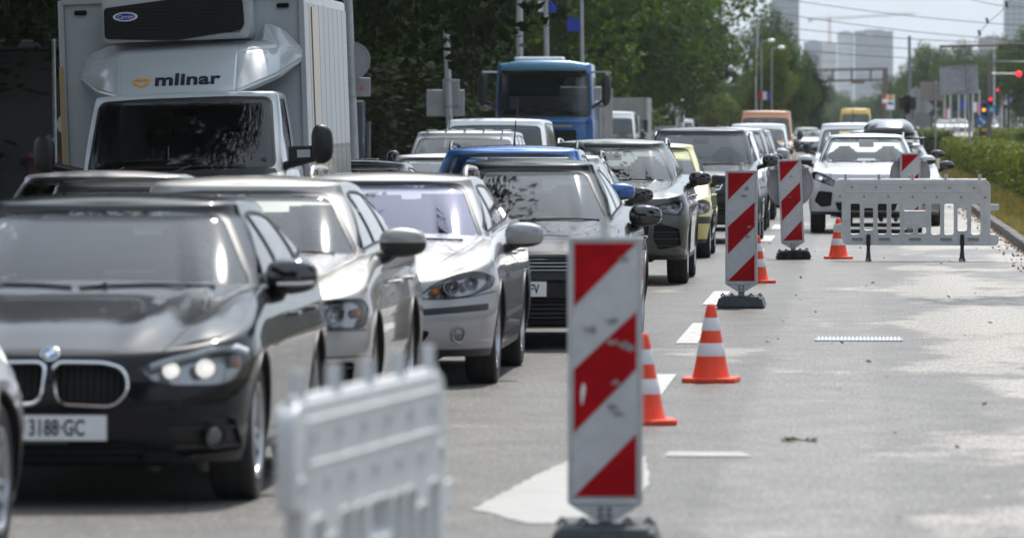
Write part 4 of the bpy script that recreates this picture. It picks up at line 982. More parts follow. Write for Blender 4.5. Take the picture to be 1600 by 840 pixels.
def tree(X, Y, k, label, sc=1., zc=None, rz=0., group='street trees along the left pavement', sz=None, mt=None, name='street_tree', cx=0.):
    t = empty(name, (X, Y, 0), label, 'tree', group, 0)
    o = link('crown', CRN[k], t, (cx, 0, zc if zc else 7.6 * sc)); o.rotation_euler = (0, 0, rz); o.scale = (sc, sc, sz or sc)
    if mt: o.material_slots[0].link = 'OBJECT'; o.material_slots[0].material = mt
    o2 = link('trunk', TRK[k], t); o2.scale = (sc, sc, sc if zc is None else zc / 7.6)
    return t
tl = [(-13.5, 66, 0, 'near dark tree shading the left edge behind the truck'), (-13.8, 82, 0, 'dark tree above the kiosk behind the truck cab'), (-12.8, 100, 0, 'dark tree with low hanging twigs beside the round sign back'), (-13.5, 119, 0, 'dark tree between the round sign and the rectangular sign back'),
      (-13.2, 140, 1, 'leafy tree directly over the rectangular sign back'), (-13.5, 162, 0, 'dark tree left above the blue tipper truck'), (-13.0, 184, 1, 'green tree rising behind the blue tipper truck roof'), (-13.4, 206, 2, 'broad tree right of the blue tipper truck'),
      (-12.9, 232, 1, 'broad green tree above the grey tarpaulin truck'), (-12.6, 262, 2, 'tall green tree reaching over the white box truck'), (-12.2, 292, 1, 'sunlit green tree at the right edge of the dark tree row'), (-14.2, 325, 3, 'pale olive tree low behind the row edge')]
for i, (x, y, k, lb) in enumerate(tl): tree(x, y, k, lb, rz=i * 1.3, sc=(1.0 if y < 225 else 1.07) + .05 * (i % 3), zc=8.8 if y == 66 else 7.9 if y < 150 else 7.2, cx=2.6 if 90 < y < 130 else (6.2 if y == 66 else 1.2 if y < 90 else (1.0 if y > 225 else 0)))
for i in range(9):
    y = 75 + i * 26; tree(-19.5 - (i % 3), y, i % 3, 'dark background tree number %d from the kiosk in the rear row' % (i + 1) if 0 else ['rear tree straight behind the kiosk', 'rear tree behind the delivery truck box', 'rear tree behind the steel lamp post', 'rear tree filling the gap left of the sign back', 'rear tree filling the gap right of the sign back', 'rear tree behind the blue tipper cab', 'rear tree behind the tipper body', 'rear tree behind the tarpaulin truck', 'rear tree behind the box truck'][i], sc=1.3, zc=7.5, sz=1.7, mt=LF1, rz=i * 2.1, group='rear row of trees left of the road')
bl = ['low dark shrub mass beside the kiosk', 'low shrub mass behind the delivery truck', 'low shrub mass left of the steel lamp post', 'low shrub mass beneath the sign back', 'low shrub mass behind the people carrier', 'low shrub mass left of the tipper truck', 'low shrub mass behind the tipper truck', 'low shrub mass behind the small white van', 'low shrub mass behind the tarpaulin truck', 'low shrub mass behind the box truck', 'low shrub mass at the end of the tree row', 'low shrub mass beyond the distant white van', 'low shrub mass under the far left trees']
for i in range(13):
    t = empty('shrub', ((-21 if i < 5 else -17.4) - .6 * (i % 2), 62 + i * 17, 0), bl[i], 'shrub', 'shrubs under the left trees', i * .9)
    o = link('foliage', CRN[(0, 0, 1, 2)[i % 4]], t, (0, 0, 2.0)); o.scale = (.85, 1.55, .60); o.material_slots[0].link = 'OBJECT'; o.material_slots[0].material = LF1 if i < 9 else LF2
for i in range(17):
    px_ = 40 + i * 64; d_ = 330 if px_ < 900 else 470; d_ += (i % 3) * 18
    tree(W(px_, 8889 / d_), d_, i % 2, 'dense dark tree in the far backdrop behind the left tree rows', sc=1.5, zc=6.6, rz=i * 1.7, sz=1.6, mt=LF1, group='backdrop trees behind the left rows')
# far left trees and right trees
def far(px, ytop, d, k, label, wpx, name='street_tree', group=None, mt=None):
    s = 8889 / d; X = W(px, s); H = 1.7 + (198 - ytop) / s; R_ = wpx / s / 2; sc = R_ / 5.0; zc = H - 4.0 * sc * 1.0
    szz = max(sc, (H - 1.0) / 8.6); t = tree(X, d, k, label, sc, zc=(H + .6) / 2 + .3, rz=k * 1.1 + px, group=group, sz=szz * .98, mt=mt, name=name)
G2 = 'hazy trees at the far end of the road'
far(1200, 60, 330, 3, 'pale yellowish tree under the round street lamps', 95, group=G2)
far(1222, 62, 390, 2, 'dark hazy tree left of the gantry beam', 105, group=G2)
far(1205, 20, 430, 1, 'taller hazy tree in front of the left tower', 110, group=G2)
far(1262, 92, 460, 0, 'dark rounded hazy tree below the gantry beam', 75, group=G2)
far(1262, 150, 560, 1, 'bluish small tree left under the gantry', 60, group=G2)
far(1120, 150, 400, 3, 'olive tree peeking between the tree row and orange van', 90, group=G2)
far(1160, 118, 450, 1, 'shaded tree above the orange van', 90, group=G2)
for i, (px, yt, d, wd, k) in enumerate([(1318, 168, 1050, 70, 1), (1362, 160, 1000, 70, 2), (1300, 150, 1150, 90, 1), (1400, 120, 800, 80, 2), (1428, 95, 700, 80, 1), (1455, 70, 660, 95, 2), (1500, 72, 640, 100, 1), (1540, 80, 600, 90, 2), (1575, 78, 560, 80, 0), (1600, 45, 420, 110, 1)]):
    far(px, yt, d, k, ['faint bluish tree left below the glass tower', 'faint bluish tree right below the glass tower', 'faint bluish tree below the crane', 'hazy tree right of the glass tower', 'hazy tree behind the tall thin tram pole', 'highest hazy tree with a pointed top right of the tram pole', 'broad hazy tree behind the grey sign back', 'hazy tree behind the traffic light mast', 'hazy tree right of the traffic light mast', 'darker tree cut by the right picture edge'][i], wd, group='hazy trees on the right')
# trees round the camera shade the road; those behind added unseen to darken reflections
for i, (x, y, k, lb) in enumerate([(8.6, 25, 1, 'tree on the verge near the camera'), (7.6, 47, 0, 'tree on the verge shading the lane near the drain cover'), (7.6, 61, 1, 'tree on the verge shading the middle striped panel'),
     (-12.6, 43, 0, 'broad pavement tree overhanging the grey and silver car roofs'), (-12.2, 55, 1, 'broad pavement tree overhanging the delivery truck'),
     (-14.5, 35, 0, 'pavement tree level with the blue car'), (-14.5, 20, 1, 'pavement tree level with the black hatchback'), (-13.0, 8, 0, 'pavement tree left of the camera'), (-12.5, -12, 1, 'pavement tree behind the camera'), (-11.5, -30, 0, 'second pavement tree behind the camera'), (-9.5, -50, 2, 'third pavement tree behind the camera'), (-5, -70, 1, 'fourth added tree behind the camera'), (1.5, -80, 2, 'fifth added tree behind the camera'), (9, -62, 1, 'verge tree far behind the camera'), (8, -20, 2, 'verge tree behind the camera'), (4.6, -11, 0, 'big tree just behind the camera on the right'), (-9.2, -9, 0, 'big tree just behind the camera on the left'), (-2.4, -24, 0, 'big tree straight behind the camera')]):
    q = tree(x, y, k, lb, rz=i * 1.9, sc=1.55 if 'big tree' in lb else (1.25 if 'broad' in lb else (.95 if x > 0 else 1.15)), cx=2.7 if 'delivery' in lb else (.6 if 'broad' in lb else 0), zc=9.4 if -11 < x < -10 and y > 0 else (8.6 if y > 0 else 6.4), group='trees around the camera position', sz=1.0 if y > 0 else 1.35)

    if 'delivery' in lb:
        o = link('crown', CRN[0], q, (2.2, -2.5, 13.0)); o.scale = (1.3, 1.3, .9)  # extra unseen crown added to darken the truck windscreen reflection

# ---------------------------------------------------------------- hedges, grass, litter
def hedge(loc, Lx, Ly, Hh, label, per=170, ls=.042, seed=3, rz=0., m=HEDGE):
    g = np.random.default_rng(seed); t = empty('hedge', loc, label, 'hedge', None, rz)
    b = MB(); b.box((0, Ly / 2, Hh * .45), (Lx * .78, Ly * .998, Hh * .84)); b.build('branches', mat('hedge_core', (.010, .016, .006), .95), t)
    n = int(per * (Ly * (2 * Hh + Lx) + 2 * Lx * Hh)); r = g.uniform(0, 1, n); P = np.zeros((n, 3)); V = np.zeros((n, 3)); f = Lx / (2 * Hh + Lx)
    y = g.uniform(0, Ly, n); y = np.where(g.uniform(0, 1, n) < .75, Ly * (y / Ly) ** 1.6, y)
    top = r < f; L_ = (r >= f) & (r < f + (1 - f) / 2); Rr_ = r >= f + (1 - f) / 2
    P[:, 1] = y; wob = .07 * np.sin(y * 2.1) + .06 * np.sin(y * 5.3 + 1) + .05 * np.sin(y * 11.7)
    P[top, 0] = g.uniform(-Lx / 2, Lx / 2, top.sum()); P[top, 2] = Hh; V[top, 2] = 1
    P[L_, 0] = -Lx / 2; V[L_, 0] = -1; P[Rr_, 0] = Lx / 2; V[Rr_, 0] = 1; zz = g.uniform(0.02, Hh, n); P[~top, 2] = zz[~top]
    P[:, 0] += V[:, 0] * wob; P[:, 2] += np.where(top, wob * .6, 0); P += g.normal(0, .05, (n, 3)); e = g.uniform(0, 1, n) < .03; P[e, 2] += g.uniform(0, .12, e.sum()) * top[e]
    ne = int(n * .02 + 400); Pe = np.stack([g.uniform(-Lx / 2, Lx / 2, ne), g.normal(0, .04, ne), g.uniform(0, Hh, ne)], 1); Ve = np.tile([0, -1., 0], (ne, 1))
    P = np.concatenate([P, Pe]); V = np.concatenate([V, Ve])
    sz = g.uniform(.7, 1.4, len(P)) * ls * (1 + P[:, 1] / Ly * .9)
    link('foliage', leaves('foliage', P, V, sz, m, .6, .7), t)
    return t
hedge((4.15, 92, .12), 1.25, 150, .98, 'long clipped green hedge running along the verge right of the lane', per=150)
hedge((3.9, 300, .0), 1.6, 60, 1.35, 'short distant hedge block left of the blue arrow sign', per=60, ls=.07, seed=5)
hedge((9.6, 285, .0), 3.2, 110, 1.35, 'distant hedge block at the right edge beyond the dry grass', per=50, ls=.08, seed=6)
hedge((6.3, 120, .1), 2.2, 160, .35, 'low ground ivy strip between hedge and dry grass', per=60, ls=.06, seed=8)
def blades(name, n, xr, yr, hr, m, z=.12, seed=1, wd=.006, yb=1.8):
    g = np.random.default_rng(seed); x = g.uniform(*xr, n); y = yr[0] + (yr[1] - yr[0]) * g.uniform(0, 1, n) ** yb; h = g.uniform(*hr, n) * (.6 + .8 * (np.sin(x * 3 + y * .7) * .5 + .5)); a = g.uniform(0, 6.28, n); lx, ly = g.normal(0, .35, n) * h, g.normal(0, .35, n) * h
    s = (y / 80.0) * wd * 1.5; P = np.stack([np.stack([x - s * np.cos(a), y - s * np.sin(a), np.full(n, z)], 1), np.stack([x + s * np.cos(a), y + s * np.sin(a), np.full(n, z)], 1), np.stack([x + lx, y + ly, z + h], 1)], 1).reshape(-1, 3)
    me = bpy.data.meshes.new(name); me.vertices.add(n * 3); me.vertices.foreach_set('co', P.astype(np.float32).ravel()); me.loops.add(n * 3); me.loops.foreach_set('vertex_index', np.arange(n * 3, dtype=np.int32)); me.polygons.add(n); me.polygons.foreach_set('loop_start', np.arange(0, n * 3, 3, dtype=np.int32)); me.materials.append(m); me.update(calc_edges=True)
    o = link(name, me); return o
GR1 = leaf_mat('grass_green', (.06, .07, .025), (.13, .12, .05), .3, .8); GR2 = leaf_mat('grass_dry', (.20, .16, .07), (.32, .26, .13), .2, .8)
prop(blades('verge_grass', 30000, (2.5, 3.7), (60, 200), (.05, .17), GR1, seed=2), 'green tufts of grass between the kerb and hedge', 'grass', kind='stuff')
prop(blades('dry_grass', 75000, (2.36, 3.5), (60, 200), (.04, .15), GR2, seed=3), 'straw coloured dry grass on the verge behind the kerb', 'grass', kind='stuff')
prop(blades('far_dry_grass', 40000, (4.8, 12), (150, 300), (.15, .5), GR2, z=.05, seed=4, yb=1.0), 'tall dry grass beyond the hedge', 'grass', kind='stuff')
g = np.random.default_rng(5)
def litter(name, n, xr, yr, size, c, label, seed, pw=1.):
    g = np.random.default_rng(seed); P = np.stack([xr[0] + (xr[1] - xr[0]) * g.uniform(0, 1, n) ** pw, g.uniform(*yr, n), g.uniform(.008, .022, n)], 1)
    o = link(name, leaves(name, P, np.tile([0, -.5, 1.5], (n, 1)), g.uniform(.5, 1.4, n) * size, c, .7, .5)); prop(o, label, 'leaves', kind='stuff')
DL = mat('dead_leaf', (.14, .055, .018), .8, noise=.5, nscale=1.7, col2=(.05, .03, .018)); DD = mat('dark_dead_leaf', (.035, .028, .02), .85)
litter('fallen_leaves', 60, (-1.3, 2.1), (44, 90), .022, DD, 'dark fallen leaves scattered over the closed lane', 21)
litter('kerb_leaves', 1300, (2.19, 1.85), (58, 120), .022, DL, 'brown leaves gathered in the gutter along the kerb', 22, 4.)
litter('verge_leaves', 1200, (2.22, 2.75), (60, 110), .03, DL, 'brown leaves lying on the edge of the verge', 23, 1.5)
litter('near_leaves', 9, (-.9, 1.0), (24, 42), .020, DL, 'few small leaves on the near asphalt', 24)
t = empty('twig_clump', (-.33, 30.7, .006), 'small green leafy twig lying on the open asphalt', 'twig')
m = MB(); m.tube([(-.09, 0, 0), (0, .02, .006), (.10, -.01, 0)], .004, 5); m.build('stem', BARK, t)
link('leaf_spray', leaves('leaf_spray', np.stack([rng.uniform(-.09, .09, 16), rng.normal(0, .03, 16), np.full(16, .012)], 1), np.tile([0, 0, 1.], (16, 1)), np.full(16, .022), LF2, .5, .4), t)['kind'] = 'stuff'
# ---------------------------------------------------------------- traffic control devices
REDP = mat('red_reflective', (.34, .003, .008), .5, spec=.12, noise=.25, nscale=14)
WHTP = mat('white_reflective', (.44, .45, .47), .4, noise=.10, nscale=16, col2=(.54, .55, .57))
FRM = mat('panel_frame_grey', (.50, .51, .52), .45, noise=.12, nscale=20)
GRUB = mat('grey_recycled_rubber', (.065, .075, .08), .8, noise=.3, nscale=12, bump=.5, bscale=120)
BRUB = mat('black_rubber', (.02, .022, .025), .8, noise=.3, nscale=12, bump=.4, bscale=120)
GRIME = mat('grime', (.10, .10, .095), .8)
ORNG = mat('cone_orange', (.78, .055, .010), .45, noise=.12, nscale=10)
CONEW = mat('cone_white', (.68, .68, .72), .4, noise=.08, nscale=14)

def beacon(loc, label, rz=0., lean=0., lamp=True, disc=0, base='grey', grime=0, mark=False, seed=1, z0=.20):
    rd = random.Random(seed)
    t = empty('beacon_panel', loc, label, 'traffic panel', 'red and white striped beacon panels', rz)
    t.rotation_euler = (0, lean, rz)
    hw, H0, H1 = .125, z0, z0 + 1.015
    m = MB(); fw = .025
    Mx = T((0, .03, 0)) @ Matrix.Rotation(R(90), 4, 'X')
    out = rpoly([(-hw - fw, H0 - .03), (-.035, H0 - .10), (.035, H0 - .10), (hw + fw, H0 - .03), (hw + fw, H1 + .025), (-hw - fw, H1 + .025)], .012, 3)
    m.prism(out, .06, Mx); m.build('panel', FRM, t, bevel=.004)
    for a, b in (((-hw - fw + .006, H0 - .02), (-hw - fw + .006, H1 + .018)), ((hw + fw - .006, H0 - .02), (hw + fw - .006, H1 + .018)), ((-hw - fw + .006, H1 + .018), (hw + fw - .006, H1 + .018)), ((-hw - fw + .006, H0 - .025), (hw + fw - .006, H0 - .025))):
        m = MB(); m.tube([(a[0], -.031, a[1]), (b[0], -.031, b[1])], .007, 6); m.build('frame_lip', FRM, t)
    m = MB(); m.box((0, -.0315, (H0 + H1) / 2), (2 * hw + .012, .003, H1 - H0 + .01)); m.build('white_sheet', WHTP, t)
    for k in range(3):                      # three red diagonals rising to the right
        zt = H1 - k * .505
        P = [(-hw, zt), (-hw, zt - .255), (hw, zt), (hw, min(H1, zt + .25))] if k else [(-hw, H1), (-hw, H1 - .255), (hw, H1)]
        if k: P = [(-hw, zt), (-hw, max(H0, zt - .255)), (hw, zt) if k < 2 else (hw, H0), (hw, zt + .25)]
        if k == 2: P = [(-hw, H0), (hw, H0), (hw, H0 + .25)]
        if k == 1: zt = H1 - .505; P = [(-hw, zt), (-hw, zt - .255), (hw, zt), (hw, zt + .25)][0:4]; P = [(-hw, zt), (-hw, zt - .255), (hw, zt - .0), (hw, zt + .23)]
        m = MB(); m.prism([(x, z) for x, z in P], .0025, T((0, -.0335, 0)) @ Matrix.Rotation(R(90), 4, 'X')); m.build('red_stripe', REDP, t)
    for q in range(grime):                  # scuffs
        x, z = rd.uniform(-.1, .1), rd.uniform(H1 - .7, H1 - .05); n = 9
        pp = [(x + rd.uniform(.006, .028) * math.cos(a * 6.28 / n) * 1.3, z + rd.uniform(.004, .02) * math.sin(a * 6.28 / n)) for a in range(n)]
        m = MB(); m.prism(pp, .0012, T((0, -.0362, 0)) @ Matrix.Rotation(R(90), 4, 'X')); o = m.build('scuff', GRIMET, t); o['kind'] = 'stuff'
    if mark:
        m = MB(); m.prism(rpoly([(-.095, .58), (-.088, .60), (-.078, .655), (-.088, .68), (-.098, .64)], .01), .0015, T((0, -.0362, 0)) @ Matrix.Rotation(R(90), 4, 'X')); m.build('scratch', WHT, t)
    for dx in (-.022, .0, .022):
        for dz in (-.055, -.082):
            if dx == 0: continue
            m = MB(); m.lathe([(.009, 0), (.009, .004)], 10, T((dx * .8, -.034, H0 + dz + .005)) @ AX_Y); m.build('rivet', GRIME, t)
    m = MB(); m.box((0, 0, (H0 + .02) / 2 + .02), (.06, .035, H0 - .04)); m.build('mounting_tongue', GALV, t, bevel=.004)
    if lamp:
        m = MB(); m.tube([(0, 0, H1 + .02), (0, 0, H1 + .045), (0, 0, H1 + .05), (0, 0, H1 + .10)], [.026, .026, .020, .018], 12); m.build('lamp_socket', mat('aged_clear_plastic', (.55, .55, .53), .35), t)
    if disc:
        m = MB(); m.lathe([(.30, 0), (.305, .004), (.305, .018), (.30, .022), (.285, .022), (.28, .012), (.001, .012)], 40, T((0, .05 + .022, H1 - .30)) @ AX_Y); o = m.build('sign_disc_back', SIGNB, t)
        for sx in (-1, 1):
            m = MB(); m.box((sx * .20, .035, H1 - .16), (.018, .02, .05)); m.build('sign_clamp', GALV, o, bevel=.003)
        m = MB(); m.box((0, .045, H1 - .1), (.5, .02, .03)); m.build('sign_bracket', GALV, o, bevel=.003)
    mt = GRUB if base == 'grey' else BRUB
    m = MB(); m.box((0, 0, .055), (.46, .78, .11), top=.84, topy=.96); o = m.build('rubber_foot', mt, t, bevel=.018, seg=2)
    m = MB(); m.box((0, -.20, .108), (.17, .10, .012)); m.build('foot_slot', GAP, o)
    for sx in (-1, 1):
        for k in range(2):
            m = MB(); m.tube([(sx * (.09 + k * .085) - .02, 0, .105), (sx * (.09 + k * .085), 0, .13), (sx * (.09 + k * .085) + .02, 0, .105)], .010, 6); m.build('foot_lug', mt, o)
    if base == 'black':
        for sx in (-1, 0, 1):
            m = MB(); m.box((sx * .13, -.392, .055), (.06, .012, .07)); m.build('foot_recess', GAP, o)
    return t
GRIMET = mat('grime_smear', (.25, .25, .24), .8)

beacon((-1.02, 22.8, 0), 'large nearest striped beacon panel with scuffed top and white scratch on the red', lamp=True, grime=9, mark=True, seed=3, rz=R(1.5), z0=.22)
beacon((-1.115, 53.6, 0), 'striped beacon panel on grey rubber foot standing behind the full traffic cone', grime=5, seed=5, rz=R(-1), z0=.25)
beacon((-.855, 73.3, 0), 'slightly tilted striped beacon panel on black foot in front of a grey disc', disc=1, base='black', lean=R(-2.6), seed=9, grime=2, rz=R(2), z0=.24)
beacon((.735, 85.0, 0), 'striped beacon panel with grey disc half hidden behind the white plastic barrier', disc=1, base='black', lean=R(.5), seed=11, grime=1, lamp=False, z0=.27)

def cone(loc, label, rz=0.):
    t = empty('traffic_cone', loc, label, 'traffic cone', 'orange and white traffic cones along the closed lane', rz)
    H = .52; ts = [.032, .19, .285, .40, .475]
    def r(z): return .125 - (.125 - .028) * (z - .03) / (H - .03)
    m = MB()
    hx = [(.185 * math.cos(a), .185 * math.sin(a)) for a in [math.pi / 8 + math.pi / 4 * k for k in range(8)]]
    hx = rpoly([(-.18, -.15), (-.15, -.18), (.15, -.18), (.18, -.15), (.18, .15), (.15, .18), (-.15, .18), (-.18, .15)], .02)
    m.prism(hx, .034); m.build('cone_base', ORNG, t, bevel=.006)
    m = MB(); zs = [.03, .045, .18, .182, .27, .272, .36, .362, .44, .442, .50, .515]
    prof = [(r(z) + (.006 if z < .04 else 0), z) for z in (.03, .06, .15, .25, .35, .45, .495)] + [(.027, .51), (.020, .519), (.001, .522)]
    m.lathe(prof, 28, caps=False); m.build('cone_body', ORNG, t)
    for z0, z1 in ((.175, .262), (.345, .43)):
        m = MB(); m.lathe([(r(z0) + .0015, z0), (r(z0) + .0025, z0 + .003), (r(z1) + .0025, z1 - .003), (r(z1) + .0015, z1)], 28, caps=False); m.build('reflective_band', CONEW, t)
    return t
cone((-1.235, 32.5, 0), 'traffic cone half hidden behind the nearest striped panel', R(8))
cone((-.99, 37.9, 0), 'traffic cone standing alone in full view beside the dashed lane line', R(-6))
cone((-1.12, 62.0, 0), 'traffic cone peeking out behind the middle striped panel', R(14))
cone((-.28, 73.4, 0), 'traffic cone under the left end of the white plastic barrier', R(5))

BARM = mat('barrier_white_plastic', (.58, .59, .60), .42, noise=.08, nscale=9, bump=.12, bscale=40)
def curve_mesh(name, outer, holes, depth, bevel, m):
    cu = bpy.data.curves.new('c', 'CURVE'); cu.dimensions = '2D'; cu.fill_mode = 'BOTH'; cu.extrude = depth / 2 - bevel; cu.bevel_depth = bevel; cu.bevel_resolution = 1; cu.offset = -bevel
    for p in [outer] + holes:
        s = cu.splines.new('POLY'); s.points.add(len(p) - 1); s.use_cyclic_u = True
        for q, (x, y) in zip(s.points, p): q.co = (x, y, 0, 1)
    o = bpy.data.objects.new('c', cu); COL.objects.link(o); bpy.context.view_layer.update()
    me = bpy.data.meshes.new_from_object(o.evaluated_get(bpy.context.evaluated_depsgraph_get())); bpy.data.objects.remove(o); bpy.data.curves.remove(cu)
    me.materials.clear(); me.materials.append(m); me.transform(Matrix.Rotation(R(90), 4, 'X')); smooth(me, 30); me.name = name
    return me
def bu(px): return (px - 115) / 5.25 / 122.0
def bz(py): return 1.7 - (62 + py / 5.25) / 122.0
def barrier(loc, label, rz=0.):
    t = empty('plastic_barrier', loc, label, 'barrier', None, rz)
    Wd = bu(1387)
    outer = rpoly([(bu(172), bz(560), .02), (bu(172), bz(525), .01), (bu(112), bz(525), .02), (bu(112), bz(468), .02), (bu(180), bz(462), .01), (bu(180), bz(275), .01), (bu(118), bz(275), .01), (0, bz(106), .09), (Wd, bz(106), .11), (bu(1385), bz(303), .01), (bu(1455), bz(303), .02), (bu(1455), bz(352), .02), (bu(1385), bz(358), .02), (bu(1385), bz(548), .01), (bu(1452), bz(548), .02), (bu(1452), bz(640), .09), (bu(200), bz(634), .07)], .02, 5)
    sl = [(252, 327, 300, 543), (362, 435, 335, 510), (472, 545, 300, 543), (582, 653, 300, 543), (682, 868, 300, 354), (688, 757, 494, 540), (798, 866, 494, 540), (905, 978, 300, 545), (1012, 1088, 300, 545), (1120, 1196, 335, 515), (1230, 1304, 300, 545)]
    holes = []
    for a, b, c, d in sl:
        r = .022; holes.append(rpoly([(bu(a), bz(d)), (bu(b), bz(d)), (bu(b), bz(c)), (bu(a), bz(c))], r, 4))
    link('panel', curve_mesh('panel', outer, holes, .05, .006, BARM), t)
    for h in holes:
        m = MB(); m.tube([(x, -.026, z) for x, z in grow(h, .010)], .0055, 6, closed=True); m.build('slot_rim', BARM, t)
    for (a, b, c, d) in ((205, 1305, 137, 207), (690, 862, 372, 470)):
        m = MB(); m.tube([(x, -.025, z) for x, z in rpoly([(bu(a), bz(d)), (bu(b), bz(d)), (bu(b), bz(c)), (bu(a), bz(c))], .01, 2)], .0065, 6, closed=True); m.build('moulded_frame', BARM, t)
    DK = mat('barrier_dimple', (.25, .26, .27), .6)
    for (x, y) in [(260, 167), (458, 167), (656, 168), (855, 168), (1053, 170), (1252, 171), (166, 240), (361, 242), (557, 243), (754, 244), (949, 246), (1146, 247), (1341, 248), (212, 442), (1343, 452)]:
        r = .022 if y < 400 else .012
        m = MB(); m.lathe([(r * 1.25, .0), (r * 1.2, .004), (r, .004), (r * .6, -.004 + .005)], 18, T((bu(x), -.0255, bz(y))) @ AX_Y, caps=False)
        o = m.build('dimple', BARM, t)
        m = MB(); m.lathe([(r * .75, .001), (r * .7, .003), (.001, .003)], 14, T((bu(x), -.0255, bz(y))) @ AX_Y, caps=False); m.build('dimple_plug', DK, o)
    for (a, b) in ((258, 358), (475, 578), (722, 828), (975, 1078), (1195, 1297)):
        m = MB(); P = rpoly([(bu(a), bz(606)), (bu(b), bz(606)), (bu(b), bz(572)), (bu(a), bz(572))], .03, 4)
        m.tube([(x, -.025, z) for x, z in P], .006, 6, closed=True); o = m.build('moulded_grip', BARM, t)
        m = MB(); m.prism(grow(P, -.006), .002, T((0, -.0255, 0)) @ Matrix.Rotation(R(90), 4, 'X')); m.build('grip_recess', DK, o)
    for x in (212, 483, 754, 1025, 1297):
        m = MB(); m.tube([(bu(x), 0, bz(110)), (bu(x), 0, bz(58))], [.021, .019], 12)
        o = m.build('top_peg', BARM, t)
        for dz in (66, 80, 92):
            m = MB(); m.box((bu(x), -.019, bz(dz)), (.018, .006, .010)); m.build('peg_notch', DK, o)
    m = MB(); m.tube([(.05, 0, bz(106) + .003), (Wd - .06, 0, bz(106) + .003)], .013, 8); m.build('top_rib', BARM, t)
    for x in (397, 1157):
        m = MB(); m.box((bu(x), 0, .145), (.045, .10, .30)); m.box((bu(x), 0, .02), (.075, .60, .04), top=.8); m.box((bu(x), 0, .09), (.06, .34, .10), top=.7, topy=.4); m.build('rubber_foot', BRUB, t, bevel=.006)
        m = MB(); m.box((bu(x), -.038, .26), (.055, .03, .16)); m.build('foot_clip', BLK, t, bevel=.012, seg=2)
    return t
barrier((-.335, 72.3, 0), 'white plastic barrier panel standing square across the closed lane', R(.6))
barrier((-1.395, 13.75, 0), 'blurred white plastic barrier panel close to the camera, seen almost edge on', R(83.5))

# manhole plate with studs
t = empty('drain_cover', (-.01, 45.5, .004), 'shiny studded metal cover plate set flush in the open lane', 'drain cover')
STUD = mat('worn_steel', (.70, .70, .72), .22, 1.)
m = MB(); m.box((0, 0, 0), (.70, .62, .008)); m.build('plate', mat('dark_steel', (.2, .2, .2), .4, .8), t)
for i in range(22):
    for j in range(6):
        m = MB() if (i == 0 and j == 0) else m
        m.box((-.32 + i * .0305, -.25 + j * .1, .008), (.020, .055, .010), top=.6)
o = m.build('studs', STUD, t); o['kind'] = 'stuff'
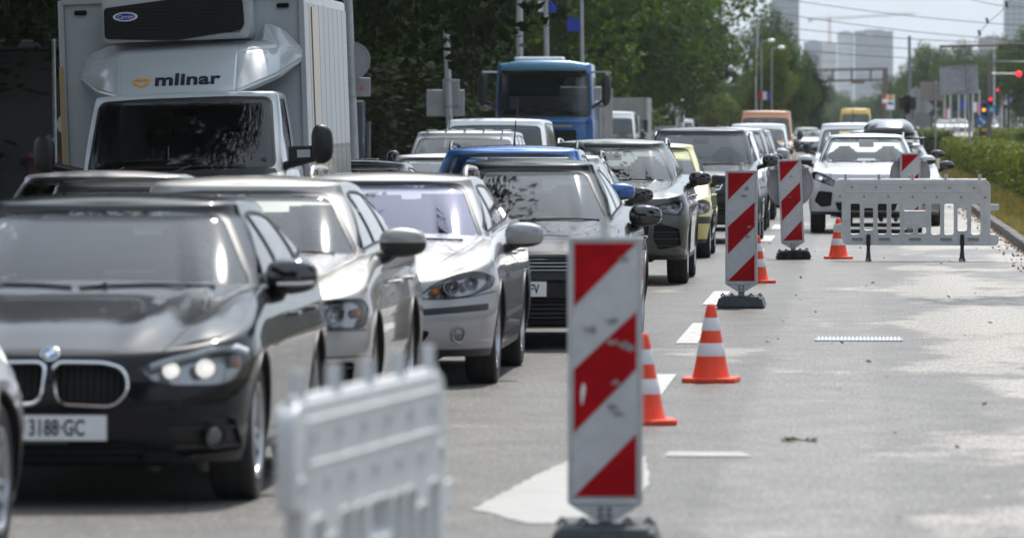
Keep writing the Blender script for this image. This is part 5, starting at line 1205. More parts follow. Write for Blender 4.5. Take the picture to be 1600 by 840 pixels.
# ---------------------------------------------------------------- people
def skin_mesh(name, pts, edges, rad, m, parent, sub=2, root=0):
    me = bpy.data.meshes.new(name); me.from_pydata(pts, edges, []); o = bpy.data.objects.new(name, me); COL.objects.link(o)
    md = o.modifiers.new('s', 'SKIN'); sv = me.skin_vertices[0].data
    for i, r in enumerate(rad): sv[i].radius = r if isinstance(r, tuple) else (r, r); sv[i].use_root = (i == root)
    md.use_smooth_shade = True; md.branch_smoothing = .3
    s = o.modifiers.new('u', 'SUBSURF'); s.levels = sub; s.render_levels = sub
    bpy.context.view_layer.update()
    m2 = bpy.data.meshes.new_from_object(o.evaluated_get(bpy.context.evaluated_depsgraph_get())); bpy.data.objects.remove(o)
    m2.materials.clear(); m2.materials.append(m); m2.name = name; m2.polygons.foreach_set('use_smooth', [True] * len(m2.polygons))
    return link(name, m2, parent)
def driver(loc, label, shirt=CLOTH, hair=HAIR, beard=False, turn=0., long=False, hy=-.42, hz=-.28):
    """seated figure; origin at the hip, facing -Y; hands on the wheel at (0, hy, hz above hip)"""
    t = empty('person', loc, label, 'person', None)
    hw = hy
    P = [(0, 0, 0), (0, .05, .18), (0, .06, .36), (0, .04, .46), (0, .02, .53),            # pelvis, waist, chest, collar, neck
         (.17, .05, .43), (-.17, .05, .43), (.23, -.08, .22), (-.23, -.08, .22), (.17, hw + .09, .20), (-.17, hw + .09, .20),
         (.10, -.25, .04), (-.10, -.25, .04), (.12, -.48, .02), (-.12, -.48, .02), (.12, -.62, -.30), (-.12, -.62, -.30), (.12, -.78, -.34), (-.12, -.78, -.34)]
    E = [(0, 1), (1, 2), (2, 3), (3, 4), (3, 5), (3, 6), (5, 7), (6, 8), (7, 9), (8, 10), (0, 11), (0, 12), (11, 13), (12, 14), (13, 15), (14, 16), (15, 17), (16, 18)]
    rd = [(.16, .12), (.15, .11), (.17, .11), (.11, .075), (.055, .06), .07, .07, .05, .05, .032, .032, .085, .085, .065, .065, .045, .045, .04, .04]
    skin_mesh('body', P, E, rd, shirt, t)
    k = 16; vs = []; fs = []
    for i in range(k + 1):
        a = -math.pi / 2 + math.pi * i / k
        for j in range(24):
            b = 2 * math.pi * j / 24; x, y, z = math.cos(a) * math.cos(b), math.cos(a) * math.sin(b), math.sin(a)
            f = max(0, -y); jaw = 1 - .30 * max(0, -z) ** 1.4
            X, Y, Z = x * .074 * jaw, y * .095 * (1 - .10 * max(0, -z)), z * .118
            if f > .2: Y += .010 * math.exp(-((z - .12) / .13) ** 2) * (1 if abs(x) > .18 else .2)                # eye sockets
            if f > .5: Y -= .026 * math.exp(-(x / .16) ** 2) * math.exp(-((z + .12) / .18) ** 2)                   # nose
            if f > .4: Y -= .008 * math.exp(-(x / .3) ** 2) * math.exp(-((z + .45) / .07) ** 2) + .008 * math.exp(-(x / .35) ** 2) * math.exp(-((z + .75) / .12) ** 2)
            if f > .2: Y -= .006 * math.exp(-((z - .30) / .08) ** 2)                                                # brow
            vs.append((X, Y, Z))
    for i in range(k):
        for j in range(24): fs.append((i * 24 + j, i * 24 + (j + 1) % 24, (i + 1) * 24 + (j + 1) % 24, (i + 1) * 24 + j))
    m = MB(); m.add(vs, fs); m.tube([(0, .015, -.16), (0, .01, -.06)], [.05, .052], 12)
    hd = m.build('head', SKIN, t, loc=(0, 0, .66), ang=80); hd.rotation_euler = (0, 0, turn)
    for sx in (-1, 1):
        v, f = superbox((sx * .031, -.078, .014), (.026, .016, .013), 2, 6); m = MB(); m.add(v, f); m.build('eye', mat('eye_white', (.6, .6, .6), .2), hd)
        v, f = superbox((sx * .031, -.0865, .014), (.011, .006, .011), 2, 5); m = MB(); m.add(v, f); m.build('pupil', INK, hd)
        v, f = superbox((sx * .078, .008, -.005), (.016, .035, .060), 2.2, 6); m = MB(); m.add(v, f); m.build('ear', SKIN, hd)
        m = MB(); m.tube([(sx * .018, -.090, .034), (sx * .034, -.089, .040), (sx * .050, -.078, .034)], [.003, .005, .003], 5); m.build('eyebrow', hair, hd)
    m = MB(); m.tube([(-.024, -.088, -.054), (0, -.096, -.052), (.024, -.088, -.054)], [.003, .006, .003], 6); m.build('mouth', mat('lips', (.33, .10, .08), .5), hd)
    v, f = superbox((0, .012, .030), (.168, .205, .205), 2.2, 12)
    hv = []
    for (x, y, z) in v:
        if z < .05 and y < -.02: y = max(y, -.02 + (z - .05) * .4) + .0; x *= .97
        if y < -.05 and z < .075: z = .075
        if z < -.06 and not long: z = -.06
        hv.append((x, y, z - (.06 if long and z < -.03 and y > 0 else 0)))
    m = MB(); m.add(hv, f); m.build('hair', hair, hd, ang=80)
    if beard:
        v, f = superbox((0, -.055, -.088), (.105, .075, .052), 2.3, 8); m = MB(); m.add(v, f); m.build('beard', hair, hd, ang=80)
    for sx in (-1, 1):      # hand: palm plus five fingers curled over the rim
        bx, by, bz_ = sx * .17, hw + .09, .20
        P = [(bx, by + .03, bz_), (bx, by - .03, bz_ + .012), (bx, by - .07, bz_ + .02)]; E = [(0, 1), (1, 2)]; rr = [.026, (.034, .018), (.038, .016)]
        for q in range(4):
            ox = bx + (q - 1.5) * .019; L = (.034, .040, .037, .029)[q]; i0 = len(P)
            P += [(ox, by - .092, bz_ + .018), (ox, by - .092 - L * .7, bz_ - .002), (ox, by - .092 - L * .6, bz_ - .03), (ox, by - .08 - L * .2, bz_ - .042)]; E += [(2, i0), (i0, i0 + 1), (i0 + 1, i0 + 2), (i0 + 2, i0 + 3)]; rr += [.009, .0088, .008, .007]
        i0 = len(P); P += [(bx - sx * .034, by - .05, bz_ + .004), (bx - sx * .05, by - .085, bz_ - .008), (bx - sx * .045, by - .11, bz_ - .022)]; E += [(1, i0), (i0, i0 + 1), (i0 + 1, i0 + 2)]; rr += [.012, .0105, .0085]
        skin_mesh('hand', P, E, rr, SKIN, t, 1)
    return t

# ---------------------------------------------------------------- queue of vehicles
Q = 'vehicles queueing in the two left lanes'
OWN = {}
def put(spec, X, Y, label, cat='car', name='parked_car', pm=None, rz=0., key=None, group=Q):
    """build once per key, then copy"""
    if key and key in OWN:
        src, pm0 = OWN[key]; c = copy_tree(src); c.location = (X, Y, 0); c.rotation_euler = (0, 0, rz); c['label'] = label; c['category'] = cat; c.name = name
        if group: c['group'] = group
        if pm and pm != pm0: repaint(c, pm0, pm)
        return c, None, None, None, None
    r = car(spec, label, cat, name, group, (X, Y, 0), rz, pm)
    if key: OWN[key] = (r[0], pm or spec['pm'])
    return r
NM = 'queueing_car'
root, fray, sray, nf_, bvh = put(BMW, -3.6, 25.1, 'glossy black hatchback with twin kidney grilles at the front of the queue', name=NM)
# roundel
p, n = fray(0, .685)
RM = T(p + n * .002) @ Vector((0, 0, 1)).rotation_difference(n).to_matrix().to_4x4()
m = MB(); m.lathe([(.041, 0), (.041, .006), (.037, .008), (.001, .008)], 32, RM); o = m.build('roundel', CHR, root)
m = MB(); m.lathe([(.036, .0085), (.036, .0095), (.001, .0095)], 32, RM); m.build('roundel_ring', GLB, o)
for k in range(4):
    m = MB(); m.prism([(0, 0)] + [(.023 * math.cos(math.pi / 2 * k + a), .023 * math.sin(math.pi / 2 * k + a)) for a in [math.pi / 2 * q / 6 for q in range(7)]], .001, RM @ T((0, 0, .0098)))
    m.build('roundel_quadrant', mat('roundel_blue', (.05, .25, .6), .3) if k % 2 else WHT, o)
m = MB(); m.box((-.02, fray(0, .30)[0].y - .012, .302), (.20, .004, .014)); m.build('plate_holder_edge', mat('dealer_strip', (.35, .45, .55), .5), root)
driver((-3.6 + .36, 25.1 + 2.62, .42), 'driver in pale top behind the windscreen of the black hatchback', shirt=BEIGE)
driver((-3.57 + .36, 30.7 + 2.65, .44), 'driver in dark top behind the windscreen of the beige silver estate')
put(SKODA, -3.57, 30.7, 'beige silver estate with square headlamps behind the black hatchback', name=NM)
put(LAGUNA, -3.26, 36.85, 'silver estate with slanted smoky headlamps, purple tinted windscreen and roof rails', name=NM)
put(VW, -2.635, 43.1, 'glossy black hatchback with striped grille behind the nearest striped panel', name=NM)
put(BLUEC, -3.07, 48.3, 'bright blue car with black roof rails seen over the black hatchback', name=NM)
put(HATCH, -3.12, 54.1, 'pale silver car with black mirror between the blue car and dark green SUV', name=NM, key='hatch')
q3 = put(Q3, -2.76, 61.0, 'dark grey-green SUV with angular headlamps and large hexagonal grille', name=NM)
put(YEL, -2.74, 73.2, 'small pale yellow hatchback with black mirrors behind the grey-green SUV', name=NM)
put(RAV, -2.36, 82.6, 'large dark grey SUV with chrome grille behind the yellow hatchback', name=NM)
put(SMALLSUV, -2.42, 92.6, 'white SUV right behind the large dark grey SUV', name=NM, pm=P_WHITE, key='suv')
put(SUVB, -2.45, 103.5, 'silver SUV with black roof rails and open view of its side window', name=NM, rz=R(.3))
put(SMALLSUV, -2.55, 119, 'pale silver SUV hidden up to the windscreen before the white van', name=NM, pm=P_SILV, key='suv')
put(VAN, -2.75, 152, 'white delivery van in front of the orange van', 'van', 'queueing_van', key='van')
put(HIGHVAN, -3.15, 189, 'orange high-roofed van in the middle of the queue', 'van', 'queueing_van', pm=P_ORG, key='hv')
put(SEDAN, -2.9, 134, 'white saloon before the white delivery van', name=NM, pm=P_WHITE, key='sed')
put(SMALLSUV, -3.0, 318, 'distant pale SUV with dark lower bumper right of the orange van', name=NM, pm=P_SILV, key='suv', rz=R(.5))
for i, (x, y, c_, lb) in enumerate([(-3.3, 345, P_WHITE, 'distant white saloon behind the pale SUV'), (-3.6, 380, P_SILV, 'tiny silver saloon at the far end of the queue'), (-6.9, 372, P_WHITE, 'tiny white saloon left of the far end of the queue'), (-3.1, 410, P_WHITE, 'tiny white saloon farthest along the queue'), (-6.6, 330, P_SILV, 'tiny silver saloon left behind the orange van'), (-.3, 430, P_SILV, 'tiny silver saloon far down the right lane')]):
    put(SEDAN, x, y, lb, name=NM, pm=c_, key='sed')
# right lane
RL = 'vehicles in the right lane behind the barrier'
put(P3008, .10, 90.6, 'white SUV facing the white plastic barrier in the closed lane', name='waiting_car', group=RL, pm=P_PEARL)
driver((.10 + .36, 90.6 + 2.7, .52), 'driver sitting in the white SUV behind the barrier', shirt=BEIGE)
carb = put(HATCH, .52, 97.0, 'silver car carrying a black roof box behind the white SUV', name='waiting_car', group=RL, pm=P_SILV, key='hatch')
put(SMALLSUV, .45, 106.5, 'silver SUV whose mirror shows right of the roof box car', name='waiting_car', group=RL, pm=P_SILV, key='suv')
vn = put(VAN, -.15, 127, 'white van with roof aerial behind the white SUV', 'van', 'waiting_van', group=RL, key='van')
m = MB(); m.tube([(-.02, 1.9, 1.78), (-.02, 1.9, 1.84), (-.02, 1.95, 2.12)], [.03, .012, .006], 6); m.build('antenna', BLK, vn[0])
put(HIGHVAN, -.25, 300, 'yellow high-roofed van far down the right lane', 'van', 'waiting_van', pm=P_YVAN, group=RL, key='hv')[0].scale = (.95, 1, 1.19)
# roof box on the silver car (rests on its bars)
t = empty('roof_box', (.50, 98.6, 1.46), 'black and silver roof box above the roof of the car behind the white SUV', 'roof box')
def rbx(x, y, z): q = 1 - .42 * max(0, z) ** 1.5; return (x * q, y * (1 - .25 * max(0, z)), min(z, .80))
v, f = superbox((0, .9, .22), (.88, 1.9, .38), 3.4, 12, rbx); m = MB(); m.add(v, f); m.build('lid', mat('roof_box_grey', (.16, .165, .18), .25, .2, 1), t, ang=60)
v, f = superbox((0, .9, .13), (.90, 1.96, .16), 3.5, 10); m = MB(); m.add(v, f); m.build('tray', BLK, t, ang=60)
for yy in (.25, 1.3):
    m = MB(); m.tube([(-.62, yy, .035), (.62, yy, .035)], .018, 8); m.build('cross_bar', BLK, t)
    for sx in (-1, 1):
        m = MB(); m.box((sx * .56, yy, -.02), (.05, .09, .12)); m.build('bar_foot', BLK, t, bevel=.01)

# left lane
put(dict(HATCH, side=[(.15, .05), (.35, .01), (.55, .0), (.68, .03), (.78, .08), (.88, .13), (1.2, .22)], xw0=.62, xw1=.44, rails=None), -4.225, 18.8, 'blurred silver car cut by the left edge, only its rear wheel arch in view', name=NM, pm=P_SILV)
put(dict(SEDAN, detail=2, L=4.3, W=1.70, H=1.345, xw0=.66, xw1=.56, zw0=.90, zw1=1.25, mcol='black', pm=P_GREY), -5.02, 37.4, 'low dark grey car roof in front of the silver one near the delivery truck', name=NM)
put(dict(SEDAN, detail=2, L=4.3, W=1.76, H=1.36, xw0=.70, xw1=.58, zw0=.93, zw1=1.28, gD=.5, glass='dark_window_glass', pm=P_SILV), -6.0, 42.7, 'silver car roof directly in front of the white delivery truck', name=NM)
put(dict(SEDAN, detail=2, mcol='black', H=1.36, glass='dark_window_glass', glass2='dark_window_glass', xw1=.52, pm=P_BLACK), -5.45, 58.6, 'black car roof just behind the white delivery truck', name=NM)
put(dict(SEDAN, detail=2, H=1.375, xw1=.52, pm=P_SILV), -5.35, 70.3, 'silver car with pale windscreen left of the blue car roof', name=NM)
kg = put(dict(VAN, detail=2, L=4.2, H=1.66, zw1=1.52, zw0=1.12, pm=P_SILV, antenna=(-.25, 1.9, .22)), -5.85, 82.5, 'silver people carrier with ribbed roof in front of the white van', 'van', 'queueing_van')[0]
for k in range(5):
    m = MB(); m.box((-.56 + k * .28, 2.6, 1.66 - abs(k - 2) * .006), (.03, 1.9, .012)); m.build('roof_rib', P_SILV, kg, bevel=.004)
v2 = put(dict(VAN, detail=2, L=4.9, W=1.9, H=1.85, zw0=1.15, zw1=1.70, xw0=.80, xw1=.72, yr1=4.6, yr0=4.75, yb=3.8, yw1=1.45), -5.95, 91.2, 'white van in front of the blue tipper truck', 'van', 'queueing_van')[0]
m = MB(); m.tube([(.35, 1.7, 1.84), (.35, 1.78, 1.60 + .55)], [.010, .005], 6); m.build('antenna', BLK, v2)

# ---------------------------------------------------------------- white refrigerated delivery truck
P_TRW = paint('truck_white_paint', (.50, .53, .54), 0, .35)
CAB = dict(pm=P_TRW, L=2.45, W=1.98, H=2.02, wr=.34, ya=.95, wy=(.95,), zs=.28, D0=.5, n0=3.0, D1=.1, n1=6, front=[(.2, .1), (.35, .0), (.7, .0), (.9, .06), (1.1, .16)], side=[(.2, .04), (.6, 0), (1.0, .01), (1.4, .05)],
    zt=[(0, 1.02), (.3, 1.12), (.7, 1.22), (1.0, 1.28), (2.4, 1.32)], rear=[(.2, 0), (1.2, 0)], yw0=.62, yw1=1.30, yr1=2.42, yr0=2.44, gD=.30, xw0=.84, xw1=.775, zw0=1.31, zw1=1.94, pil=.07, pillars=(), side_y=(1.05, 1.55, 1.9, 1.9), belt=.06, roofc=.02, roofx=.02,
    glass='dark_window_glass', glass2='dark_window_glass', lamps=[dict(p=rpoly([(.62, .72), (.66, 1.0), (.9, 1.05), (.92, .75)], .04), b=[(.76, .86, .07, 'bowl')])], holes=[dict(p=rpoly([(-.5, .92), (.5, .92), (.45, .66), (-.45, .66)], .03), mir=False, slats=3, m=GAP)],
    mirror=(1.27, 1.05, 1.50), msize=(.20, .36, .16), mcol="plastic", doors=False, handles=(), seats=True, hdash=.12, detail=2)
cabr, fr2, sr2, nf2, bv2 = car(CAB, 'white refrigerated bakery delivery truck towering over the left lane', 'truck', 'delivery_truck', None, (-6.13, 50.3, 0), 0)
cabr.rotation_euler = (0, R(-2.0), 0); cabr.location = (-6.08, 50.3, 0)
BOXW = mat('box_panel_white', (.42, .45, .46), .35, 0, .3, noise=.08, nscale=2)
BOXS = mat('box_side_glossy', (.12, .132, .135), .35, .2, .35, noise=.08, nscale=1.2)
bx0, bx1, by0, by1, bz0, bz1 = -1.26, .98, 2.52, 7.0, .95, 2.92
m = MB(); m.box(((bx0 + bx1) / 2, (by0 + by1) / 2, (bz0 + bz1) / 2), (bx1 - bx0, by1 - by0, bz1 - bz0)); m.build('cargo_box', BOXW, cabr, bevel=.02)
n = 9
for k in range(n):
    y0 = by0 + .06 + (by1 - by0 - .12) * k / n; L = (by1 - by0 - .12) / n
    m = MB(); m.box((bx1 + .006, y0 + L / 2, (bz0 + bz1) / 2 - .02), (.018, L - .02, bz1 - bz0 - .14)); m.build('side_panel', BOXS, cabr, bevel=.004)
m = MB(); m.box((bx1 + .018, by0 + 1.05, (bz0 + bz1) / 2 - .02), (.010, .55, bz1 - bz0 - .20)); m.build('side_stripe', mat('ochre_stripe', (.34, .20, .06), .4, coat=.4), cabr)
for xx in (bx0 - .012, bx1 - .0):
    m = MB(); m.box((xx, by0 - .012, (bz0 + bz1) / 2), (.055, .05, bz1 - bz0)); m.build('corner_rail', mat('alu_rail', (.45, .46, .47), .4, .5), cabr, bevel=.006)
m = MB(); m.box(((bx0 + bx1) / 2, by0 - .012, bz1 - .01), (bx1 - bx0, .05, .07)); m.build('top_rail', mat('alu_rail', (.45, .46, .47), .4, .5), cabr, bevel=.006)
m = MB(); m.box((bx0 - .025, by0 - .03, 1.85), (.045, .03, .9)); m.build('ochre_strip', mat('ochre_strip_mat', (.40, .29, .13), .5), cabr)
for xx in (bx0 + .17, bx1 - .17):
    m = MB(); m.box((xx, by0 - .02, bz1 - .12), (.12, .03, .045)); m.build('marker_lamp', GLB, cabr, bevel=.01)
m = MB(); m.box(((bx0 + bx1) / 2, 4.8, .8), (1.2, 4.4, .2)); m.build('chassis', GAP, cabr)
for sx in (-1, 1): wheel(cabr, sx * .86 - .14, 5.8, .36, .22, sx, 7, .6, 2)
# refrigeration unit
ux0, ux1, uz0, uz1 = -.82, .53, 2.50, 3.02
m = MB(); P = rpoly([(ux0, uz0), (ux1, uz0), (ux1 + .02, uz0 + .1), (ux1, uz1), (ux0, uz1 - .04)], .07, 5)
m.prism(P, .55, T((0, by0 + .01, 0)) @ Matrix.Rotation(R(90), 4, 'X')); o = m.build('cooling_unit', P_TRW, cabr, bevel=.02, seg=2)
m = MB(); P2 = rpoly([(ux0 + .02, uz0 + .035), ((ux0 + ux1) / 2, uz0 + .0), (ux1 - .06, uz0 + .075), (ux1 - .03, uz0 + .13), (ux1 - .04, uz1 - .155), ((ux0 + ux1) / 2, uz1 - .135), (ux0 + .02, uz1 - .20)], .04, 5)
m.prism(P2, .012, T((0, by0 - .545, 0)) @ Matrix.Rotation(R(90), 4, 'X')); m.build('intake_grille', GAP, o)
for k in range(9):
    z = uz0 + .06 + k * .032
    m = MB(); m.box(((ux0 + ux1) / 2, by0 - .560, z), (ux1 - ux0 - .14, .006, .006)); m.build('grille_bar', mat('dark_grille_bar', (.006, .006, .007), .5), o)
el = [(.115 * math.cos(a), .043 * math.sin(a)) for a in [2 * math.pi * k / 32 for k in range(32)]]
bc = T((-.60, by0 - .566, uz0 + .235)) @ Matrix.Rotation(R(90), 4, 'X')
m = MB(); m.prism(el, .006, bc); bo = m.build('badge', WHT, o)
m = MB(); m.prism([(x * .80, z * .74) for x, z in el], .003, bc @ T((0, 0, .006))); m.build('badge_oval', mat('badge_blue', (.015, .04, .30), .4), bo)
text_obj('badge_text', 'Carrier', .052, WHT, bo, bc @ T((0, -.002, .0105)), shear=.35)
# wind deflector
S0 = [(-1.12, -.02, 2.20), (-1.02, -.04, 2.42), (-.80, -.10, 2.50), (-.60, -.36, 2.47), (.42, -.36, 2.50), (.60, -.12, 2.48), (.64, -.05, 2.66), (.80, -.04, 2.60), (1.0, -.03, 2.40), (.98, -.05, 2.30),
      (.78, -.42, 2.16), (.44, -1.02, 2.00), (-.62, -1.02, 1.99), (-.92, -.40, 2.07)]
cen = [(-.66, -.62, 2.36), (.44, -.62, 2.38), (.78, -.2, 2.42), (-.92, -.2, 2.32)]
vs = [(x, by0 + y, z) for x, y, z in S0] + [(x, by0 + y, z) for x, y, z in cen]
fs = [(12, 11, 15, 14), (14, 15, 4, 3), (0, 13, 17), (0, 17, 2, 1), (13, 12, 14, 17), (17, 14, 3, 2), (11, 10, 16, 15), (15, 16, 5, 4), (10, 9, 8, 16), (16, 8, 7, 6), (5, 16, 6)]
bm = bmesh.new(); V = [bm.verts.new(v) for v in vs]
for f in fs: bm.faces.new([V[i] for i in f])
bmesh.ops.recalc_face_normals(bm, faces=bm.faces)
if bm.faces[0].normal.y > 0: bmesh.ops.reverse_faces(bm, faces=bm.faces)
r = bmesh.ops.extrude_face_region(bm, geom=list(bm.faces)); nv = [v for v in r['geom'] if isinstance(v, bmesh.types.BMVert)]
for v in nv: v.co.y = by0 - .0 + (v.co.y - by0) * .80 + .04; v.co.z = v.co.z - .05 if v.co.z < 2.2 else v.co.z - .03
bmesh.ops.recalc_face_normals(bm, faces=bm.faces)
bmesh.ops.bevel(bm, geom=[e for e in bm.edges if len(e.link_faces) == 2 and e.calc_face_angle(0) > .15], offset=.055, segments=4, affect='EDGES', clamp_overlap=True)
me = bpy.data.meshes.new('wind_deflector'); bm.to_mesh(me); bm.free(); me.materials.append(P_TRW); smooth(me, 60); wdf = link('wind_deflector', me, cabr)
bpy.context.view_layer.update()
tb = BVHTree.FromObject(wdf, bpy.context.evaluated_depsgraph_get())
h = tb.ray_cast(Vector((-.1, -5, 2.13)), Vector((0, 1, 0))); nn = h[1]; ang = math.atan2(nn.z, -nn.y)
LM = T(h[0] + nn * .004) @ Matrix.Rotation(R(90) - ang, 4, 'X')
NAVY = mat('navy_print', (.008, .009, .03), .5)
text_obj('logo_text', 'mlinar', .215, NAVY, wdf, LM @ T((.09, .0, 0)), off=.0075, sx=1.06, space=1.04)
hp = [(.068 * (16 * math.sin(t)**3) / 16, .060 * (13 * math.cos(t) - 5 * math.cos(2 * t) - 2 * math.cos(3 * t) - math.cos(4 * t)) / 16) for t in [2 * math.pi * k / 36 for k in range(36)]]
m = MB(); m.tube([(x, z, 0) for x, z in hp], .0115, 6, closed=True); o = m.build('logo_heart', mat('logo_orange', (.75, .30, .015), .45), wdf); o.matrix_local = LM @ T((-.335, -.02, 0)) @ Matrix.Diagonal((1, 1, .15, 1))
# bits behind the glass
m = MB(); m.box((-.1, 1.02, 1.36), (.28, .02, .05)); m.build('dashboard_paper', WHT, cabr)
m = MB(); m.box((1.12, 1.06, 1.42), (.32, .07, .14)); m.build('mirror_bracket', BLK, cabr, bevel=.01)
m = MB(); m.box((1.10, 1.02, 1.42), (.12, .02, .07)); m.build('bracket_sticker', mat('pale_sticker', (.45, .46, .47), .5), cabr)
driver((-5.66, 52.15, .93), 'bearded driver in dark clothes at the wheel of the white delivery truck', beard=True, turn=R(-12))

# ---------------------------------------------------------------- blue tipper truck
BT = dict(wsb=.075, pm=P_TRUCK, L=2.3, W=2.46, H=3.30, wr=.5, wy=(1.3,), zs=.45, D0=.28, n0=4.0, D1=.1, n1=6, front=[(.4, .06), (.8, 0), (1.9, .0)], side=[(.4, .02), (.8, 0), (1.9, .01)], rear=[(.4, 0), (1.9, 0)],
    zt=[(0, 1.86), (2.3, 1.90)], rf=.04, crown=.01, yw0=.02, yw1=.22, yr1=2.26, yr0=2.28, gD=.22, gn=4.5, xw0=1.08, xw1=1.03, zw0=1.98, zw1=3.0, pil=.12, side_y=(.42, .55, 1.3, 1.3), pillars=(), belt=.10, roofc=.03, roofx=.05, H0=0,
    glass='dark_window_glass', mirror=(1.52, .15, 2.60), msize=(.24, .80, .18), mcol='plastic', doors=False, handles=(), seats=False, tw=.30,
    holes=[dict(n='grille', p=rpoly([(-.80, 1.62), (.80, 1.62), (.80, .85), (-.80, .85)], .05, 3), mir=False, slats=6, m=GAP)], lamps=[dict(p=rpoly([(.80, .62), (.80, .85), (1.12, .88), (1.14, .62)], .03), b=[(.95, .74, .08, 'bowl')])])
bt = car(BT, 'blue cab-over tipper truck standing behind the vans', 'truck', 'tipper_truck', None, (-7.72, 138.9, 0), 0)
br = bt[0]
m = MB(); m.tube([(-1.02, .0, 3.14), (-.6, -.10, 3.18), (0, -.13, 3.19), (.6, -.10, 3.18), (1.02, .0, 3.14)], [.10, .13, .13, .13, .10], 12); m.build('sun_visor', paint('visor_blue', (.10, .27, .42), .1), br)
m = MB(); m.box((0, -.04, 3.03), (2.1, .10, .10)); m.build('dark_visor_band', GLB, br, bevel=.02)
for z_ in (1.80,):
    m = MB(); m.box((0, -.012, z_), (2.2, .02, .012)); m.build('panel_seam', GAP, br)
m = MB(); m.box((-.15, .9, 3.36), (1.2, .9, .10)); m.build('roof_hatch', WHT, br, bevel=.03)
for xx in (-.86, .86):
    m = MB(); m.box((xx, -.02, 3.02), (.16, .05, .07)); m.build('marker_lamp', WHT, br, bevel=.01)
for sx in (-1, 1):
    for z_ in (3.03, 2.2):
        m = MB(); m.tube([(sx * 1.15, .3, z_), (sx * 1.52, .15, z_)], .03, 6); m.build('mirror_bar', ALU, br)
m = MB(); m.box((1.12, .12, 1.40), (.16, .3, 1.0), top=.9); m.build('corner_fairing', P_TRUCK, br, bevel=.04, seg=2)
m = MB(); m.box((-.25, .35, 2.72), (1.25, .03, .55)); m.build('sleeper_curtain', mat('teal_curtain', (.02, .12, .12), .8), br)
m = MB(); m.box((0, .5, 2.03), (2.1, .6, .18)); m.build('dashboard', DASH, br, bevel=.03)
for xa in (-.6, .15):
    m = MB(); m.tube([(xa, -.03, 2.02), (xa + .35, -.045, 2.12), (xa + .75, -.04, 2.04)], .012, 6); m.build('wiper', BLK, br)
m = MB(); m.box((.45, -.03, 1.72), (.50, .02, .06)); m.build('bonnet_badge', ALU, br)
GM = mat('tipper_grey', (.33, .32, .30), .5, .2, noise=.2, nscale=3)
m = MB(); m.box((0, 5.4, 1.95), (2.55, 5.2, 1.5)); m.build('tipper_body', GM, br, bevel=.03)
for k in range(6):
    m = MB(); m.box((1.31, 3.0 + k * .95, 1.95), (.07, .10, 1.46)); m.build('body_rib', GM, br, bevel=.01)
m = MB(); m.box((0, 5.0, .95), (.9, 6.2, .25)); m.build('chassis', GAP, br)
m = MB(); m.box((1.15, 2.75, 1.7), (.28, .5, 1.3)); m.build('air_filter', mat('filter_grey', (.25, .25, .26), .5), br, bevel=.05)
for yy in (5.6, 6.95):
    for sx in (-1, 1): wheel(br, sx * 1.05, yy, .5, .45, sx, 8, .55, 1)

# ---------------------------------------------------------------- box trucks far behind
def boxtruck(X, Y, label, w_, h_, L_, cabw, cabh, boxcol, cabmat=P_WHITE, hood=False):
    t = empty('box_truck', (X, Y, 0), label, 'truck', Q)
    m = MB(); m.box((0, 0, 0), (cabw, 1.9, cabh - .5), T((0, .95, .5 + (cabh - .5) / 2)), top=.92, topy=.86); m.build('cab', cabmat, t, bevel=.08, seg=2)
    zz = .5 + (cabh - .5) * .72
    m = MB(); m.box((0, .035, zz), (cabw * .84, .12, (cabh - .5) * .38), top=.97); m.build('windscreen', mat('far_dark_glass', (.02, .03, .04), .06, coat=1), t, bevel=.04)
    m = MB(); m.box((0, -.02, .62), (cabw, .25, .4)); m.build('bumper', BLK, t, bevel=.04)
    for sx in (-1, 1):
        m = MB(); m.box((sx * cabw * .505, .85, zz + .02), (.02, .7, (cabh - .5) * .3)); m.build('side_window', mat('far_dark_glass', (.02, .03, .04), .06, coat=1), t)
        m = MB(); m.box((sx * (cabw / 2 + .18), .1, zz), (.18, .12, .5)); m.box((sx * (cabw / 2 + .06), .12, zz + .2), (.2, .04, .04)); m.build('mirror', BLK, t, bevel=.01)
        m = MB(); m.box((sx * cabw * .38, -.03, .9), (.26, .1, .18)); m.build('headlight', REF, t, bevel=.02)
        wheel(t, sx * cabw * .43, 1.1, .42, .24, sx, 8, .55, 1); wheel(t, sx * w_ * .40, L_ * .8 + 1.2, .42, .30, sx, 8, .55, 1)
    m = MB(); m.box((0, 2.05 + L_ / 2, (h_ + 1.0) / 2), (w_, L_, h_ - 1.0)); o = m.build('cargo_box', boxcol, t, bevel=.03)
    for sx in (-1, 1):
        m = MB(); m.box((sx * (w_ / 2 - .02), 2.04, (h_ + 1.0) / 2), (.07, .06, h_ - .98)); m.build('corner_rail', ALU, t)
    m = MB(); m.box((0, 3 + L_ / 2, .75), (1.0, L_ + 1.5, .25)); m.build('chassis', GAP, t)
    return t
TARP = mat('grey_tarpaulin', (.26, .25, .235), .8, noise=.15, nscale=1.5, bump=.3, bscale=3)
boxtruck(-9.75, 226, 'truck with a high grey tarpaulin body right of the blue tipper', 2.4, 2.86, 5.5, 2.1, 2.2, TARP)
put(HIGHVAN, -8.75, 198, 'white van in front of the grey tarpaulin truck', 'van', 'queueing_van', pm=P_WHITE, key='hv')
boxtruck(-11.6, 330, 'white box truck with dark windscreen beside the grey tarpaulin truck', 2.35, 3.3, 6, 2.2, 2.85, mat('far_box_grey', (.45, .46, .47), .5))
put(HIGHVAN, -12.6, 400, 'small distant white van right of the white box truck', 'van', 'queueing_van', key='hv', pm=P_WHITE)
